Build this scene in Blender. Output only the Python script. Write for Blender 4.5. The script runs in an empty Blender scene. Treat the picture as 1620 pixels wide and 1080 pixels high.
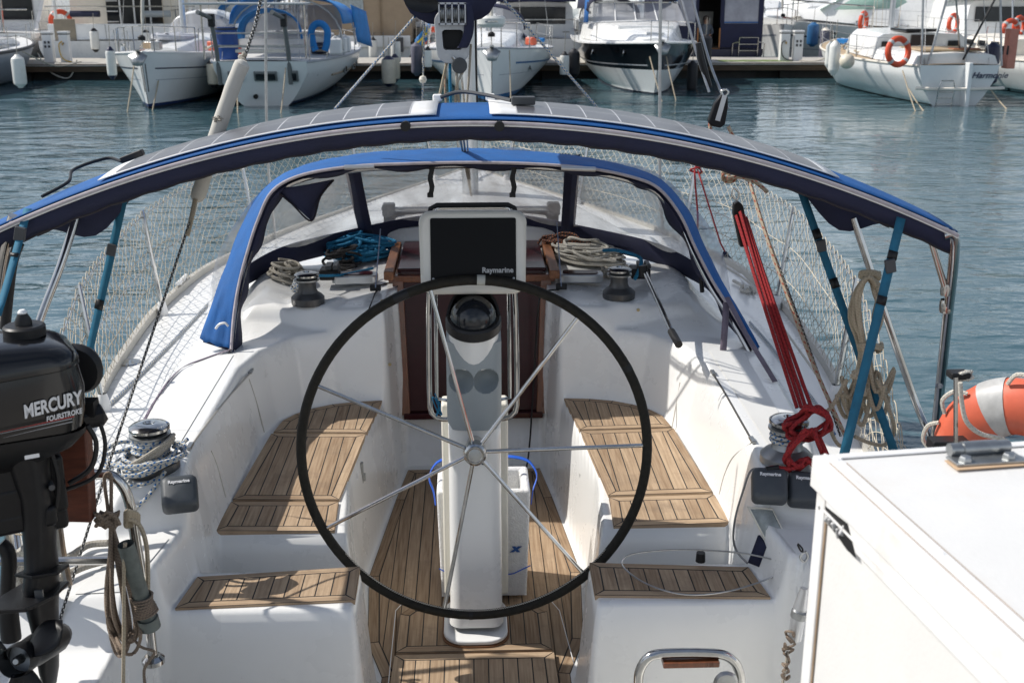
import bpy, bmesh, math, random
import numpy as np
from math import sin, cos, pi, radians, sqrt, atan2
from mathutils import Vector, Matrix
random.seed(7)
rng = random.Random(11)
V = Vector
scene = bpy.context.scene
COL = scene.collection

# ------------------------------------------------------------ camera
F = 1800.0; CZ = 2.713; PIT = radians(17.1); YAW = radians(2.07)
cam_d = bpy.data.cameras.new("camera"); cam = bpy.data.objects.new("camera", cam_d); COL.objects.link(cam)
cam.location = (0, 0, CZ); cam.rotation_euler = (pi/2-PIT, 0, -YAW)
cam_d.sensor_width = 36; cam_d.lens = F/1620*36; cam_d.clip_start = .05; cam_d.clip_end = 3000
cam_d.dof.use_dof = True; cam_d.dof.focus_distance = 3.9; cam_d.dof.aperture_fstop = 8.0
scene.camera = cam
FW = (sin(YAW)*cos(PIT), cos(YAW)*cos(PIT), -sin(PIT)); RT = (cos(YAW), -sin(YAW), 0); UP = (sin(YAW)*sin(PIT), cos(YAW)*sin(PIT), cos(PIT))
def U(px, py, x=None, y=None, z=None):
    """survey helper: the point of the place measured at (px,py) of the photograph, on a plane of known distance or height"""
    a = (px-810)/F; b = (540-py)/F
    d = [FW[i]+a*RT[i]+b*UP[i] for i in range(3)]
    t = x/d[0] if x is not None else y/d[1] if y is not None else (z-CZ)/d[2]
    return V((d[0]*t, d[1]*t, CZ+d[2]*t))
def UL(pts, **k): return [U(p[0], p[1], **k) for p in pts]

# ------------------------------------------------------------ mesh builder
class MB:
    def __init__(s): s.v = []; s.f = []; s.m = []; s.uv = {}; s.tone = {}
    def add(s, vs, fs, mi=0, uvs=None):
        o = len(s.v); s.v += [tuple(p) for p in vs]
        for k, f in enumerate(fs):
            if uvs: s.uv[len(s.f)] = uvs[k]
            s.f.append(tuple(i+o for i in f)); s.m.append(mi)
        return s
    def grid(s, rows, mi=0, close=False, mif=None):
        n = len(rows[0]); vs = [p for r in rows for p in r]; fs = []; ms = []
        for i in range(len(rows)-1):
            for j in range(n if close else n-1):
                k = (j+1) % n
                fs.append((i*n+j, i*n+k, (i+1)*n+k, (i+1)*n+j)); ms.append(mif(i, j) if mif else mi)
        o = len(s.m); s.add(vs, fs); s.m[o:] = ms
        return s
    def tube(s, pts, r=.01, n=8, closed=False, mi=0, caps=True, flat=None):
        pts = [V(p) for p in pts]; N = len(pts)
        if N < 2: return s
        rs = r if isinstance(r, (list, tuple)) else [r]*N
        T = []
        for i in range(N):
            a = pts[i-1] if (i > 0 or closed) else pts[i]; b = pts[(i+1) % N] if (i < N-1 or closed) else pts[i]
            t = b-a
            T.append(t.normalized() if t.length > 1e-9 else V((0, 0, 1)))
        up = V((0, 0, 1)) if abs(T[0].z) < .9 else V((1, 0, 0))
        nrm = (up-T[0]*up.dot(T[0])).normalized()
        vs = []; L = [0]
        for i in range(N):
            if i:
                nrm = nrm-T[i]*nrm.dot(T[i])
                nrm = nrm.normalized() if nrm.length > 1e-6 else T[i].orthogonal().normalized()
                L.append(L[-1]+(pts[i]-pts[i-1]).length)
            bn = T[i].cross(nrm)
            for k in range(n):
                a = 2*pi*k/n; vs.append(pts[i]+(nrm*cos(a)+bn*sin(a))*rs[i])
        fs = []; uvs = []
        for i in range(N if closed else N-1):
            j = (i+1) % N; l1 = L[j] if j else L[-1]+.02
            for k in range(n):
                q = (k+1) % n
                fs.append((i*n+k, i*n+q, j*n+q, j*n+k)); uvs.append(((k/n, L[i]), ((k+1)/n, L[i]), ((k+1)/n, l1), (k/n, l1)))
        if caps and not closed:
            fs.append(tuple(range(n))[::-1]); uvs.append([(0, 0)]*n)
            fs.append(tuple((N-1)*n+k for k in range(n))); uvs.append([(0, 0)]*n)
        return s.add(vs, fs, mi, uvs)
    def box(s, c, d, M=None, mi=0):
        x, y, z = d[0]/2, d[1]/2, d[2]/2; c = V(c)
        vs = [V((a*x, b*y, e*z)) for e in (-1, 1) for b in (-1, 1) for a in (-1, 1)]
        if M is not None: vs = [M @ p for p in vs]
        return s.add([c+p for p in vs], [(0, 2, 3, 1), (4, 5, 7, 6), (0, 1, 5, 4), (2, 6, 7, 3), (0, 4, 6, 2), (1, 3, 7, 5)], mi)
    def lathe(s, prof, c=(0, 0, 0), M=None, n=24, mi=0, mif=None):
        rows = []; c = V(c)
        for r, z in prof:
            row = []
            for k in range(n):
                p = V((r*cos(2*pi*k/n), r*sin(2*pi*k/n), z))
                row.append(c+(M @ p if M is not None else p))
            rows.append(row)
        return s.grid(rows, mi, True, mif)
    def prism(s, poly, z0, z1, mi=0, fn=None):
        """poly of (x,y); fn maps (x,y,z) to a point"""
        fn = fn or (lambda x, y, z: V((x, y, z)))
        n = len(poly); vs = [fn(p[0], p[1], z0) for p in poly]+[fn(p[0], p[1], z1) for p in poly]
        fs = [tuple(range(n))[::-1], tuple(range(n, 2*n))]+[(i, (i+1) % n, n+(i+1) % n, n+i) for i in range(n)]
        return s.add(vs, fs, mi)
    def build(s, name, mats, parent=None, ang=35, bevel=0, seg=2, flip=False, solid=0, sub=0, recalc=True, local=False):
        mats = mats if isinstance(mats, (list, tuple)) else [mats]
        off = V((0, 0, 0)); p = parent
        if not local:
            while p is not None: off += p.location; p = p.parent
        me = bpy.data.meshes.new(name)
        me.from_pydata([(a[0]-off.x, a[1]-off.y, a[2]-off.z) for a in s.v], [], s.f)
        for m in mats: me.materials.append(m)
        me.polygons.foreach_set('material_index', s.m)
        if s.uv:
            uvl = me.uv_layers.new(name='uv')
            for fi, us in s.uv.items():
                ls = me.polygons[fi].loop_start
                for k, u in enumerate(us): uvl.data[ls+k].uv = u
        if recalc:
            bm = bmesh.new(); bm.from_mesh(me); bmesh.ops.recalc_face_normals(bm, faces=bm.faces)
            if flip: bmesh.ops.reverse_faces(bm, faces=bm.faces)
            bm.to_mesh(me); bm.free()
        me.shade_smooth()
        if not bevel: me.set_sharp_from_angle(angle=radians(ang))
        o = bpy.data.objects.new(name, me); COL.objects.link(o)
        if parent is not None: o.parent = parent
        if solid:
            q = o.modifiers.new('solid', 'SOLIDIFY'); q.thickness = solid; q.offset = 0
        if bevel:
            q = o.modifiers.new('bevel', 'BEVEL'); q.width = bevel; q.segments = seg; q.limit_method = 'ANGLE'; q.angle_limit = radians(30); q.harden_normals = True
        if sub:
            q = o.modifiers.new('sub', 'SUBSURF'); q.levels = sub; q.render_levels = sub
        return o

def tag(o, label=None, cat=None, group=None, kind=None):
    if label: o['label'] = label
    if cat: o['category'] = cat
    if group: o['group'] = group
    if kind: o['kind'] = kind
    return o
def thing(name, label, cat, loc=(0, 0, 0), rz=0, group=None):
    o = bpy.data.objects.new(name, None); COL.objects.link(o); o.location = loc; o.rotation_euler = (0, 0, rz); o.empty_display_size = .1
    return tag(o, label, cat, group)
def spline(pts, n=8, closed=False):
    """Catmull-Rom through pts"""
    P = [V(p) for p in pts]; N = len(P); out = []
    for i in range(N if closed else N-1):
        p0 = P[i-1] if (i > 0 or closed) else P[0]; p1 = P[i]; p2 = P[(i+1) % N]; p3 = P[(i+2) % N] if (i+2 < N or closed) else P[-1]
        for k in range(n):
            t = k/n
            out.append(.5*((2*p1)+(p2-p0)*t+(2*p0-5*p1+4*p2-p3)*t*t+(3*p1-p0-3*p2+p3)*t**3))
    if not closed: out.append(P[-1])
    return out
def lerp(a, b, t): return a+(b-a)*t
def interp(x, xs, ys): return float(np.interp(x, xs, ys))
def rot(ax, deg): return Matrix.Rotation(radians(deg), 3, ax)
def arc(c, r, a0, a1, n, e1=V((1, 0, 0)), e2=V((0, 0, 1))):
    return [V(c)+e1*(r*cos(radians(lerp(a0, a1, i/n))))+e2*(r*sin(radians(lerp(a0, a1, i/n)))) for i in range(n+1)]
def text_mesh(txt, size, mat, name, parent, M, shear=0, bold=0, depth=.0006, local=False, spacing=1.0, xs=1.0):
    c = bpy.data.curves.new('t', 'FONT'); c.body = txt; c.size = size; c.shear = shear; c.offset = bold; c.extrude = depth; c.align_x = 'CENTER'; c.align_y = 'CENTER'; c.space_character = spacing
    c.resolution_u = 3
    o = bpy.data.objects.new('t', c); COL.objects.link(o)
    dg = bpy.context.evaluated_depsgraph_get(); me = bpy.data.meshes.new_from_object(o.evaluated_get(dg))
    bpy.data.objects.remove(o)
    off = V((0, 0, 0)); p = parent
    if not local:
        while p is not None: off += p.location; p = p.parent
    for v in me.vertices:
        q = M @ V((v.co.x*xs, v.co.y, v.co.z)); v.co = q-off
    me.materials.clear(); me.materials.append(mat); me.name = name
    ob = bpy.data.objects.new(name, me); COL.objects.link(ob); ob.parent = parent
    return ob
def frame(origin, ex, ey):
    """4x4 with text x along ex, text y along ey"""
    ex = V(ex).normalized(); ey = V(ey); ey = (ey-ex*ey.dot(ex)).normalized(); ez = ex.cross(ey)
    M = Matrix.Identity(4)
    for i in range(3):
        M[i][0] = ex[i]; M[i][1] = ey[i]; M[i][2] = ez[i]; M[i][3] = origin[i]
    return M
def rrect(w, h, r, n=4):
    pts = []
    for cx, cy, a in ((w/2-r, h/2-r, 0), (-w/2+r, h/2-r, 90), (-w/2+r, -h/2+r, 180), (w/2-r, -h/2+r, 270)):
        for k in range(n+1):
            t = radians(a+90*k/n); pts.append((cx+r*cos(t), cy+r*sin(t)))
    return pts

# ------------------------------------------------------------ materials
def nodes(name):
    m = bpy.data.materials.new(name); m.use_nodes = True; nt = m.node_tree; b = nt.nodes['Principled BSDF']
    return m, nt, b, nt.nodes.new, nt.links.new
def mat(name, col, rough=.5, metal=0, var=.12, scale=6, bump=0, bscale=60, coat=0, spec=.5, stretch=None, dirt=None, dscale=3, damt=.5, sheen=0, trans=0, alpha=1):
    m, nt, b, N, L = nodes(name)
    tc = N('ShaderNodeTexCoord'); src = tc.outputs['Object']
    if stretch:
        mp = N('ShaderNodeMapping'); mp.inputs['Scale'].default_value = stretch; L(src, mp.inputs[0]); src = mp.outputs[0]
    nz = N('ShaderNodeTexNoise'); nz.inputs['Scale'].default_value = scale; nz.inputs['Detail'].default_value = 5; nz.inputs['Roughness'].default_value = .65; L(src, nz.inputs['Vector'])
    mx = N('ShaderNodeMix'); mx.data_type = 'RGBA'
    c = list(col)
    mx.inputs[6].default_value = [max(0, x*(1-var)) for x in c]+[1]; mx.inputs[7].default_value = [min(1, x*(1+var)) for x in c]+[1]
    rp = N('ShaderNodeMapRange'); rp.inputs[1].default_value = .3; rp.inputs[2].default_value = .7; L(nz.outputs[0], rp.inputs[0]); L(rp.outputs[0], mx.inputs[0])
    out = mx.outputs[2]
    if dirt:
        n2 = N('ShaderNodeTexNoise'); n2.inputs['Scale'].default_value = dscale; n2.inputs['Detail'].default_value = 8; n2.inputs['Roughness'].default_value = .7; L(tc.outputs['Object'], n2.inputs['Vector'])
        r2 = N('ShaderNodeMapRange'); r2.inputs[1].default_value = .52; r2.inputs[2].default_value = .78; r2.inputs[4].default_value = damt; L(n2.outputs[0], r2.inputs[0])
        m2 = N('ShaderNodeMix'); m2.data_type = 'RGBA'; L(r2.outputs[0], m2.inputs[0]); L(out, m2.inputs[6]); m2.inputs[7].default_value = list(dirt)+[1]; out = m2.outputs[2]
    L(out, b.inputs['Base Color'])
    rr = N('ShaderNodeMapRange'); rr.inputs[3].default_value = max(0, rough-.08); rr.inputs[4].default_value = min(1, rough+.08); L(nz.outputs[0], rr.inputs[0]); L(rr.outputs[0], b.inputs['Roughness'])
    b.inputs['Metallic'].default_value = metal; b.inputs['Coat Weight'].default_value = coat; b.inputs['Coat Roughness'].default_value = .08; b.inputs['Specular IOR Level'].default_value = spec
    if sheen: b.inputs['Sheen Weight'].default_value = sheen
    if trans: b.inputs['Transmission Weight'].default_value = trans
    if alpha < 1: b.inputs['Alpha'].default_value = alpha
    if bump:
        n3 = N('ShaderNodeTexNoise'); n3.inputs['Scale'].default_value = bscale; n3.inputs['Detail'].default_value = 4; L(src, n3.inputs['Vector'])
        bp = N('ShaderNodeBump'); bp.inputs['Strength'].default_value = bump; bp.inputs['Distance'].default_value = .01; L(n3.outputs[0], bp.inputs['Height']); L(bp.outputs[0], b.inputs['Normal'])
    return m
def rope_mat(name, c1, c2, k=60, dens=.5, strands=2, rough=.85):
    """braided rope: helical stripe of c2 on c1, read from the tube's own UV"""
    m, nt, b, N, L = nodes(name)
    uv = N('ShaderNodeUVMap'); uv.uv_map = 'uv'; sp = N('ShaderNodeSeparateXYZ'); L(uv.outputs[0], sp.inputs[0])
    def math_(op, a, bb):
        q = N('ShaderNodeMath'); q.operation = op
        for i, x in enumerate((a, bb)):
            if isinstance(x, (int, float)): q.inputs[i].default_value = x
            else: L(x, q.inputs[i])
        return q.outputs[0]
    h = math_('FRACT', math_('ADD', math_('MULTIPLY', sp.outputs[0], strands), math_('MULTIPLY', sp.outputs[1], k)), 0)
    g = math_('FRACT', math_('SUBTRACT', math_('MULTIPLY', sp.outputs[0], strands), math_('MULTIPLY', sp.outputs[1], k*1.31)), 0)
    msk = math_('MULTIPLY', math_('LESS_THAN', h, dens), math_('LESS_THAN', g, .62))
    tc = N('ShaderNodeTexCoord'); nz = N('ShaderNodeTexNoise'); nz.inputs['Scale'].default_value = 14; L(tc.outputs['Object'], nz.inputs['Vector'])
    mx = N('ShaderNodeMix'); mx.data_type = 'RGBA'; L(msk, mx.inputs[0]); mx.inputs[6].default_value = list(c1)+[1]; mx.inputs[7].default_value = list(c2)+[1]
    hs = N('ShaderNodeMix'); hs.data_type = 'RGBA'; hs.blend_type = 'MULTIPLY'; rp = N('ShaderNodeMapRange'); rp.inputs[3].default_value = 0; rp.inputs[4].default_value = .8; L(nz.outputs[0], rp.inputs[0]); L(rp.outputs[0], hs.inputs[0]); L(mx.outputs[2], hs.inputs[6]); hs.inputs[7].default_value = (.62, .58, .52, 1)
    L(hs.outputs[2], b.inputs['Base Color']); b.inputs['Roughness'].default_value = rough
    bp = N('ShaderNodeBump'); bp.inputs['Strength'].default_value = .5; bp.inputs['Distance'].default_value = .003
    fr = math_('PINGPONG', math_('ADD', math_('MULTIPLY', sp.outputs[0], 4), math_('MULTIPLY', sp.outputs[1], k*2)), .5)
    L(fr, bp.inputs['Height']); L(bp.outputs[0], b.inputs['Normal'])
    return m

GEL = mat('white_gelcoat', (.80, .80, .78), .28, var=.025, scale=3, coat=.35, dirt=(.66, .62, .54), dscale=14, damt=.03)
GELB = mat('white_hull', (.76, .77, .76), .3, var=.04, scale=1.2, coat=.3, dirt=(.55, .50, .42), dscale=.7, damt=.3)
def nonslip():
    m = mat('white_nonslip', (.71, .71, .69), .6, var=.03, scale=3, dirt=(.6, .57, .5), dscale=5, damt=.22); return m
NONSLIP_ = 0
NONSLIP = nonslip()
CREAM = mat('cream_plastic', (.74, .71, .62), .4, var=.04)
GREYP = mat('grey_moulding', (.30, .33, .34), .42, var=.05, scale=4)
PODM = mat('pale_grey_plastic', (.74, .72, .66), .42, var=.03)
STEEL = mat('stainless_steel', (.50, .495, .48), .15, 1, var=.14, scale=18)
STEELD = mat('dull_steel', (.36, .37, .37), .38, .9, var=.25, scale=14)
ALU = mat('anodised_aluminium', (.55, .56, .57), .36, .85, var=.08)
BLACK = mat('black_plastic', (.014, .014, .015), .45, var=.3, spec=.3)
BLKGLOSS = mat('black_gloss_paint', (.005, .005, .006), .2, var=.2, coat=.35, scale=4, spec=.35)
BLKSAT = mat('black_satin_paint', (.009, .009, .010), .42, var=.3, scale=12, spec=.25)
SCREEN = mat('dark_screen', (.004, .004, .0045), .22, var=.1, spec=.10)
RIMM = mat('dark_leather', (.017, .015, .011), .65, var=.4, spec=.25, scale=40, bump=.3, bscale=220)
DKGREY = mat('charcoal_plastic', (.055, .058, .062), .5, var=.15)
INSTR = mat('slate_plastic', (.052, .060, .068), .5, var=.1)
CHARD = mat('grey_winch_drum', (.075, .077, .08), .38, .5, var=.2)
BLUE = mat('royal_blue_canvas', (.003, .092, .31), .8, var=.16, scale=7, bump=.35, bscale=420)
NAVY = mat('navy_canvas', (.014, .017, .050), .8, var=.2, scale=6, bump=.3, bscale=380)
PIPING = mat('grey_piping', (.42, .38, .40), .8, var=.15, scale=30)
BIND = mat('black_binding', (.020, .016, .022), .8, var=.3, scale=30)
STRAPB = mat('blue_webbing', (.012, .13, .22), .75, var=.18, scale=20, bump=.3, bscale=500)
STRAPP = mat('faded_purple_webbing', (.17, .14, .18), .8, var=.2, scale=20)
MAHOG = mat('varnished_mahogany', (.16, .052, .020), .3, var=.35, scale=9, stretch=(6, 6, 1), coat=.5)
PADWOOD = mat('red_brown_wood', (.10, .026, .012), .5, var=.4, scale=14, stretch=(1, 6, 6))
ACRYL = mat('smoked_red_acrylic', (.040, .010, .012), .16, var=.2, spec=.22)
WHITEP = mat('white_paint', (.78, .78, .77), .35, var=.03, dirt=(.55, .47, .36), dscale=5, damt=.25)
SPANEL = None
FOAM = mat('white_polystyrene', (.80, .80, .79), .85, var=.06, scale=50, bump=.6, bscale=160)
BLUEPL = mat('bright_blue_plastic', (.02, .12, .62), .45, var=.08)
ORANGE = mat('faded_orange_vinyl', (.62, .125, .065), .5, var=.15, scale=9, dirt=(.66, .26, .17), dscale=4, damt=.7)
REFL = mat('grey_reflective_tape', (.45, .45, .44), .4, var=.15, scale=30)
REDRING = mat('orange_red_foam', (.62, .075, .025), .5, var=.15)
NETM = mat('weathered_net_cord', (.50, .45, .36), .9, var=.18, scale=12)
R_GREY = rope_mat('grey_rope', (.46, .43, .37), (.36, .33, .28), 90)
R_BEIGE = rope_mat('beige_rope', (.50, .43, .32), (.40, .34, .25), 90)
R_BROWN = rope_mat('brown_grey_rope', (.27, .21, .16), (.17, .13, .10), 120)
R_BLUEF = rope_mat('blue_fleck_rope', (.62, .62, .58), (.03, .16, .42), 45, .45)
R_BLUE = rope_mat('turquoise_rope', (.015, .22, .42), (.01, .15, .32), 60)
R_BLACK = rope_mat('black_rope', (.022, .022, .024), (.05, .045, .045), 60)
R_RED = rope_mat('red_rope', (.36, .018, .022), (.24, .012, .016), 60)
R_ORBLK = rope_mat('orange_black_rope', (.035, .03, .03), (.42, .14, .06), 55, .5)
R_WHITE = rope_mat('white_rope', (.66, .64, .58), (.55, .52, .46), 70)
R_REDF = rope_mat('red_fleck_rope', (.48, .40, .30), (.40, .10, .06), 28, .3)
R_BW = rope_mat('black_white_rope', (.02, .02, .02), (.6, .6, .58), 60, .5)
WIRE = mat('rigging_wire', (.42, .42, .42), .38, .9, var=.15, scale=40)
def clearvinyl():
    m, nt, b, N, L = nodes('clear_vinyl')
    b.inputs['Base Color'].default_value = (.92, .92, .92, 1); b.inputs['Roughness'].default_value = .12; b.inputs['Specular IOR Level'].default_value = .5
    tr = N('ShaderNodeBsdfTransparent'); tr.inputs[0].default_value = (.93, .94, .95, 1)
    tc = N('ShaderNodeTexCoord'); nz = N('ShaderNodeTexNoise'); nz.inputs['Scale'].default_value = 3.2; nz.inputs['Detail'].default_value = 7; nz.inputs['Distortion'].default_value = 1.6; L(tc.outputs['Object'], nz.inputs['Vector'])
    rp = N('ShaderNodeMapRange'); rp.inputs[1].default_value = .35; rp.inputs[2].default_value = .8; rp.inputs[3].default_value = .34; rp.inputs[4].default_value = .80; L(nz.outputs[0], rp.inputs[0])  # patchy white veil mixed in as glare on the sheet
    n2 = N('ShaderNodeTexNoise'); n2.inputs['Scale'].default_value = 9; n2.inputs['Detail'].default_value = 2; n2.inputs['Distortion'].default_value = .8; L(tc.outputs['Object'], n2.inputs['Vector'])
    bp = N('ShaderNodeBump'); bp.inputs['Strength'].default_value = .6; bp.inputs['Distance'].default_value = .03; L(n2.outputs[0], bp.inputs['Height']); L(bp.outputs[0], b.inputs['Normal'])
    ms = N('ShaderNodeMixShader'); L(rp.outputs[0], ms.inputs[0]); L(tr.outputs[0], ms.inputs[1]); L(b.outputs[0], ms.inputs[2])
    L(ms.outputs[0], nt.nodes['Material Output'].inputs[0]); return m
VINYL = clearvinyl()
def glassmat(name, tint, mixf):
    m, nt, b, N, L = nodes(name)
    b.inputs['Base Color'].default_value = tint+(1,); b.inputs['Roughness'].default_value = .05
    tr = N('ShaderNodeBsdfTransparent'); ms = N('ShaderNodeMixShader'); ms.inputs[0].default_value = mixf
    L(tr.outputs[0], ms.inputs[1]); L(b.outputs[0], ms.inputs[2]); L(ms.outputs[0], nt.nodes['Material Output'].inputs[0]); return m
TINTGL = glassmat('pale_windscreen', (.35, .36, .38), .55)
GREENGL = glassmat('green_windscreen', (.30, .48, .42), .7)
DARKGL = mat('dark_window', (.015, .017, .02), .08, var=.2)
TINTP = mat('clouded_plastic', (.36, .40, .40), .15, var=.3, scale=12)
# weathered teak: one tone per plank kept in a face attribute, grain along the plank
def teak():
    m, nt, b, N, L = nodes('weathered_teak')
    at = N('ShaderNodeAttribute'); at.attribute_name = 'tone'
    uv = N('ShaderNodeUVMap'); uv.uv_map = 'uv'; mp = N('ShaderNodeMapping'); mp.inputs['Scale'].default_value = (110, 5, 1); L(uv.outputs[0], mp.inputs[0])
    nz = N('ShaderNodeTexNoise'); nz.inputs['Scale'].default_value = 1; nz.inputs['Detail'].default_value = 6; L(mp.outputs[0], nz.inputs['Vector'])
    cr = N('ShaderNodeValToRGB'); e = cr.color_ramp.elements; e[0].color = (.24, .158, .095, 1); e[0].position = .2; e[1].color = (.53, .395, .265, 1); e[1].position = .82
    ad = N('ShaderNodeMath'); ad.operation = 'ADD'; L(nz.outputs[0], ad.inputs[0]); L(at.outputs['Fac'], ad.inputs[1]); L(ad.outputs[0], cr.inputs[0])
    tc = N('ShaderNodeTexCoord'); n2 = N('ShaderNodeTexNoise'); n2.inputs['Scale'].default_value = 5; n2.inputs['Detail'].default_value = 8; n2.inputs['Roughness'].default_value = .75; L(tc.outputs['Object'], n2.inputs['Vector'])
    r2 = N('ShaderNodeMapRange'); r2.inputs[1].default_value = .5; r2.inputs[2].default_value = .72; r2.inputs[4].default_value = .7; L(n2.outputs[0], r2.inputs[0])
    mx = N('ShaderNodeMix'); mx.data_type = 'RGBA'; L(r2.outputs[0], mx.inputs[0]); L(cr.outputs[0], mx.inputs[6]); mx.inputs[7].default_value = (.20, .145, .10, 1)
    L(mx.outputs[2], b.inputs['Base Color']); b.inputs['Roughness'].default_value = .75; b.inputs['Specular IOR Level'].default_value = .25
    bp = N('ShaderNodeBump'); bp.inputs['Strength'].default_value = .4; bp.inputs['Distance'].default_value = .002; L(nz.outputs[0], bp.inputs['Height']); L(bp.outputs[0], b.inputs['Normal'])
    return m
TEAK = teak()
CAULK = mat('black_caulking', (.016, .015, .014), .7, var=.2)
def solar():
    m, nt, b, N, L = nodes('solar_cells')
    uv = N('ShaderNodeUVMap'); uv.uv_map = 'uv'; sp = N('ShaderNodeSeparateXYZ'); L(uv.outputs[0], sp.inputs[0])
    def line(src, n, w):
        a = N('ShaderNodeMath'); a.operation = 'MULTIPLY'; a.inputs[1].default_value = n; L(src, a.inputs[0])
        f = N('ShaderNodeMath'); f.operation = 'FRACT'; L(a.outputs[0], f.inputs[0])
        c = N('ShaderNodeMath'); c.operation = 'LESS_THAN'; c.inputs[1].default_value = w; L(f.outputs[0], c.inputs[0]); return c.outputs[0]
    mxm = N('ShaderNodeMath'); mxm.operation = 'MAXIMUM'; L(line(sp.outputs[0], 9, .035), mxm.inputs[0]); L(line(sp.outputs[1], 4, .015), mxm.inputs[1])
    mx = N('ShaderNodeMix'); mx.data_type = 'RGBA'; L(mxm.outputs[0], mx.inputs[0]); mx.inputs[6].default_value = (.080, .080, .090, 1); mx.inputs[7].default_value = (.55, .55, .56, 1)
    tc = N('ShaderNodeTexCoord'); nz = N('ShaderNodeTexNoise'); nz.inputs['Scale'].default_value = 7; nz.inputs['Detail'].default_value = 7; L(tc.outputs['Object'], nz.inputs['Vector'])
    m2 = N('ShaderNodeMix'); m2.data_type = 'RGBA'; rp = N('ShaderNodeMapRange'); rp.inputs[1].default_value = .45; rp.inputs[2].default_value = .85; rp.inputs[4].default_value = .5; L(nz.outputs[0], rp.inputs[0]); L(rp.outputs[0], m2.inputs[0]); L(mx.outputs[2], m2.inputs[6]); m2.inputs[7].default_value = (.20, .195, .19, 1)
    L(m2.outputs[2], b.inputs['Base Color']); b.inputs['Roughness'].default_value = .32; return m
SPANEL = solar()

# ------------------------------------------------------------ world, sun, water
SUN_EL = radians(45.5); SUN_AZ = radians(-75)     # azimuth from +y, towards -x: the sun stands off the port side, a little ahead
w = bpy.data.worlds.new("World"); scene.world = w; w.use_nodes = True
nt = w.node_tree; bg = nt.nodes['Background']; sky = nt.nodes.new('ShaderNodeTexSky'); sky.sky_type = 'NISHITA'; sky.sun_disc = False
sky.sun_elevation = SUN_EL; sky.sun_rotation = SUN_AZ; sky.air_density = 1.0; sky.dust_density = 1.2; sky.ozone_density = 1.0
N_ = nt.nodes.new; L_ = nt.links.new
tcw = N_('ShaderNodeTexCoord'); mpw = N_('ShaderNodeMapping'); mpw.inputs['Scale'].default_value = (1, 1, 2.6); L_(tcw.outputs['Generated'], mpw.inputs[0])
cn = N_('ShaderNodeTexNoise'); cn.inputs['Scale'].default_value = 2.3; cn.inputs['Detail'].default_value = 7; cn.inputs['Roughness'].default_value = .6; L_(mpw.outputs[0], cn.inputs['Vector'])
cr_ = N_('ShaderNodeMapRange'); cr_.inputs[1].default_value = .38; cr_.inputs[2].default_value = .62; cr_.inputs[4].default_value = .85; L_(cn.outputs[0], cr_.inputs[0])
cm = N_('ShaderNodeMix'); cm.data_type = 'RGBA'; sz = N_('ShaderNodeSeparateXYZ'); L_(tcw.outputs['Generated'], sz.inputs[0])
el = N_('ShaderNodeMapRange'); el.inputs[1].default_value = .15; el.inputs[2].default_value = .75; el.inputs[3].default_value = 1; el.inputs[4].default_value = .18; L_(sz.outputs[2], el.inputs[0])
ml = N_('ShaderNodeMath'); ml.operation = 'MULTIPLY'; L_(cr_.outputs[0], ml.inputs[0]); L_(el.outputs[0], ml.inputs[1]); L_(ml.outputs[0], cm.inputs[0]); L_(sky.outputs[0], cm.inputs[6]); cm.inputs[7].default_value = (12.0, 12.6, 13.6, 1)
L_(cm.outputs[2], bg.inputs[0]); bg.inputs[1].default_value = .094
sd = bpy.data.lights.new("sun", 'SUN'); sd.energy = 4.3; sd.angle = radians(.5); sd.color = (1, .955, .89)
sun = bpy.data.objects.new("sun", sd); COL.objects.link(sun)
sv = V((sin(SUN_AZ)*cos(SUN_EL), cos(SUN_AZ)*cos(SUN_EL), sin(SUN_EL)))
sun.rotation_euler = (-sv).to_track_quat('-Z', 'Y').to_euler(); sun.location = (-20, 0, 30)
scene.view_settings.view_transform = 'Standard'; scene.view_settings.look = 'None'; scene.view_settings.exposure = .15; scene.view_settings.gamma = 1
scene.cycles.max_bounces = 8; scene.cycles.transparent_max_bounces = 16; scene.cycles.caustics_reflective = False; scene.cycles.caustics_refractive = False
scene.cycles.use_denoising = True

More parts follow.
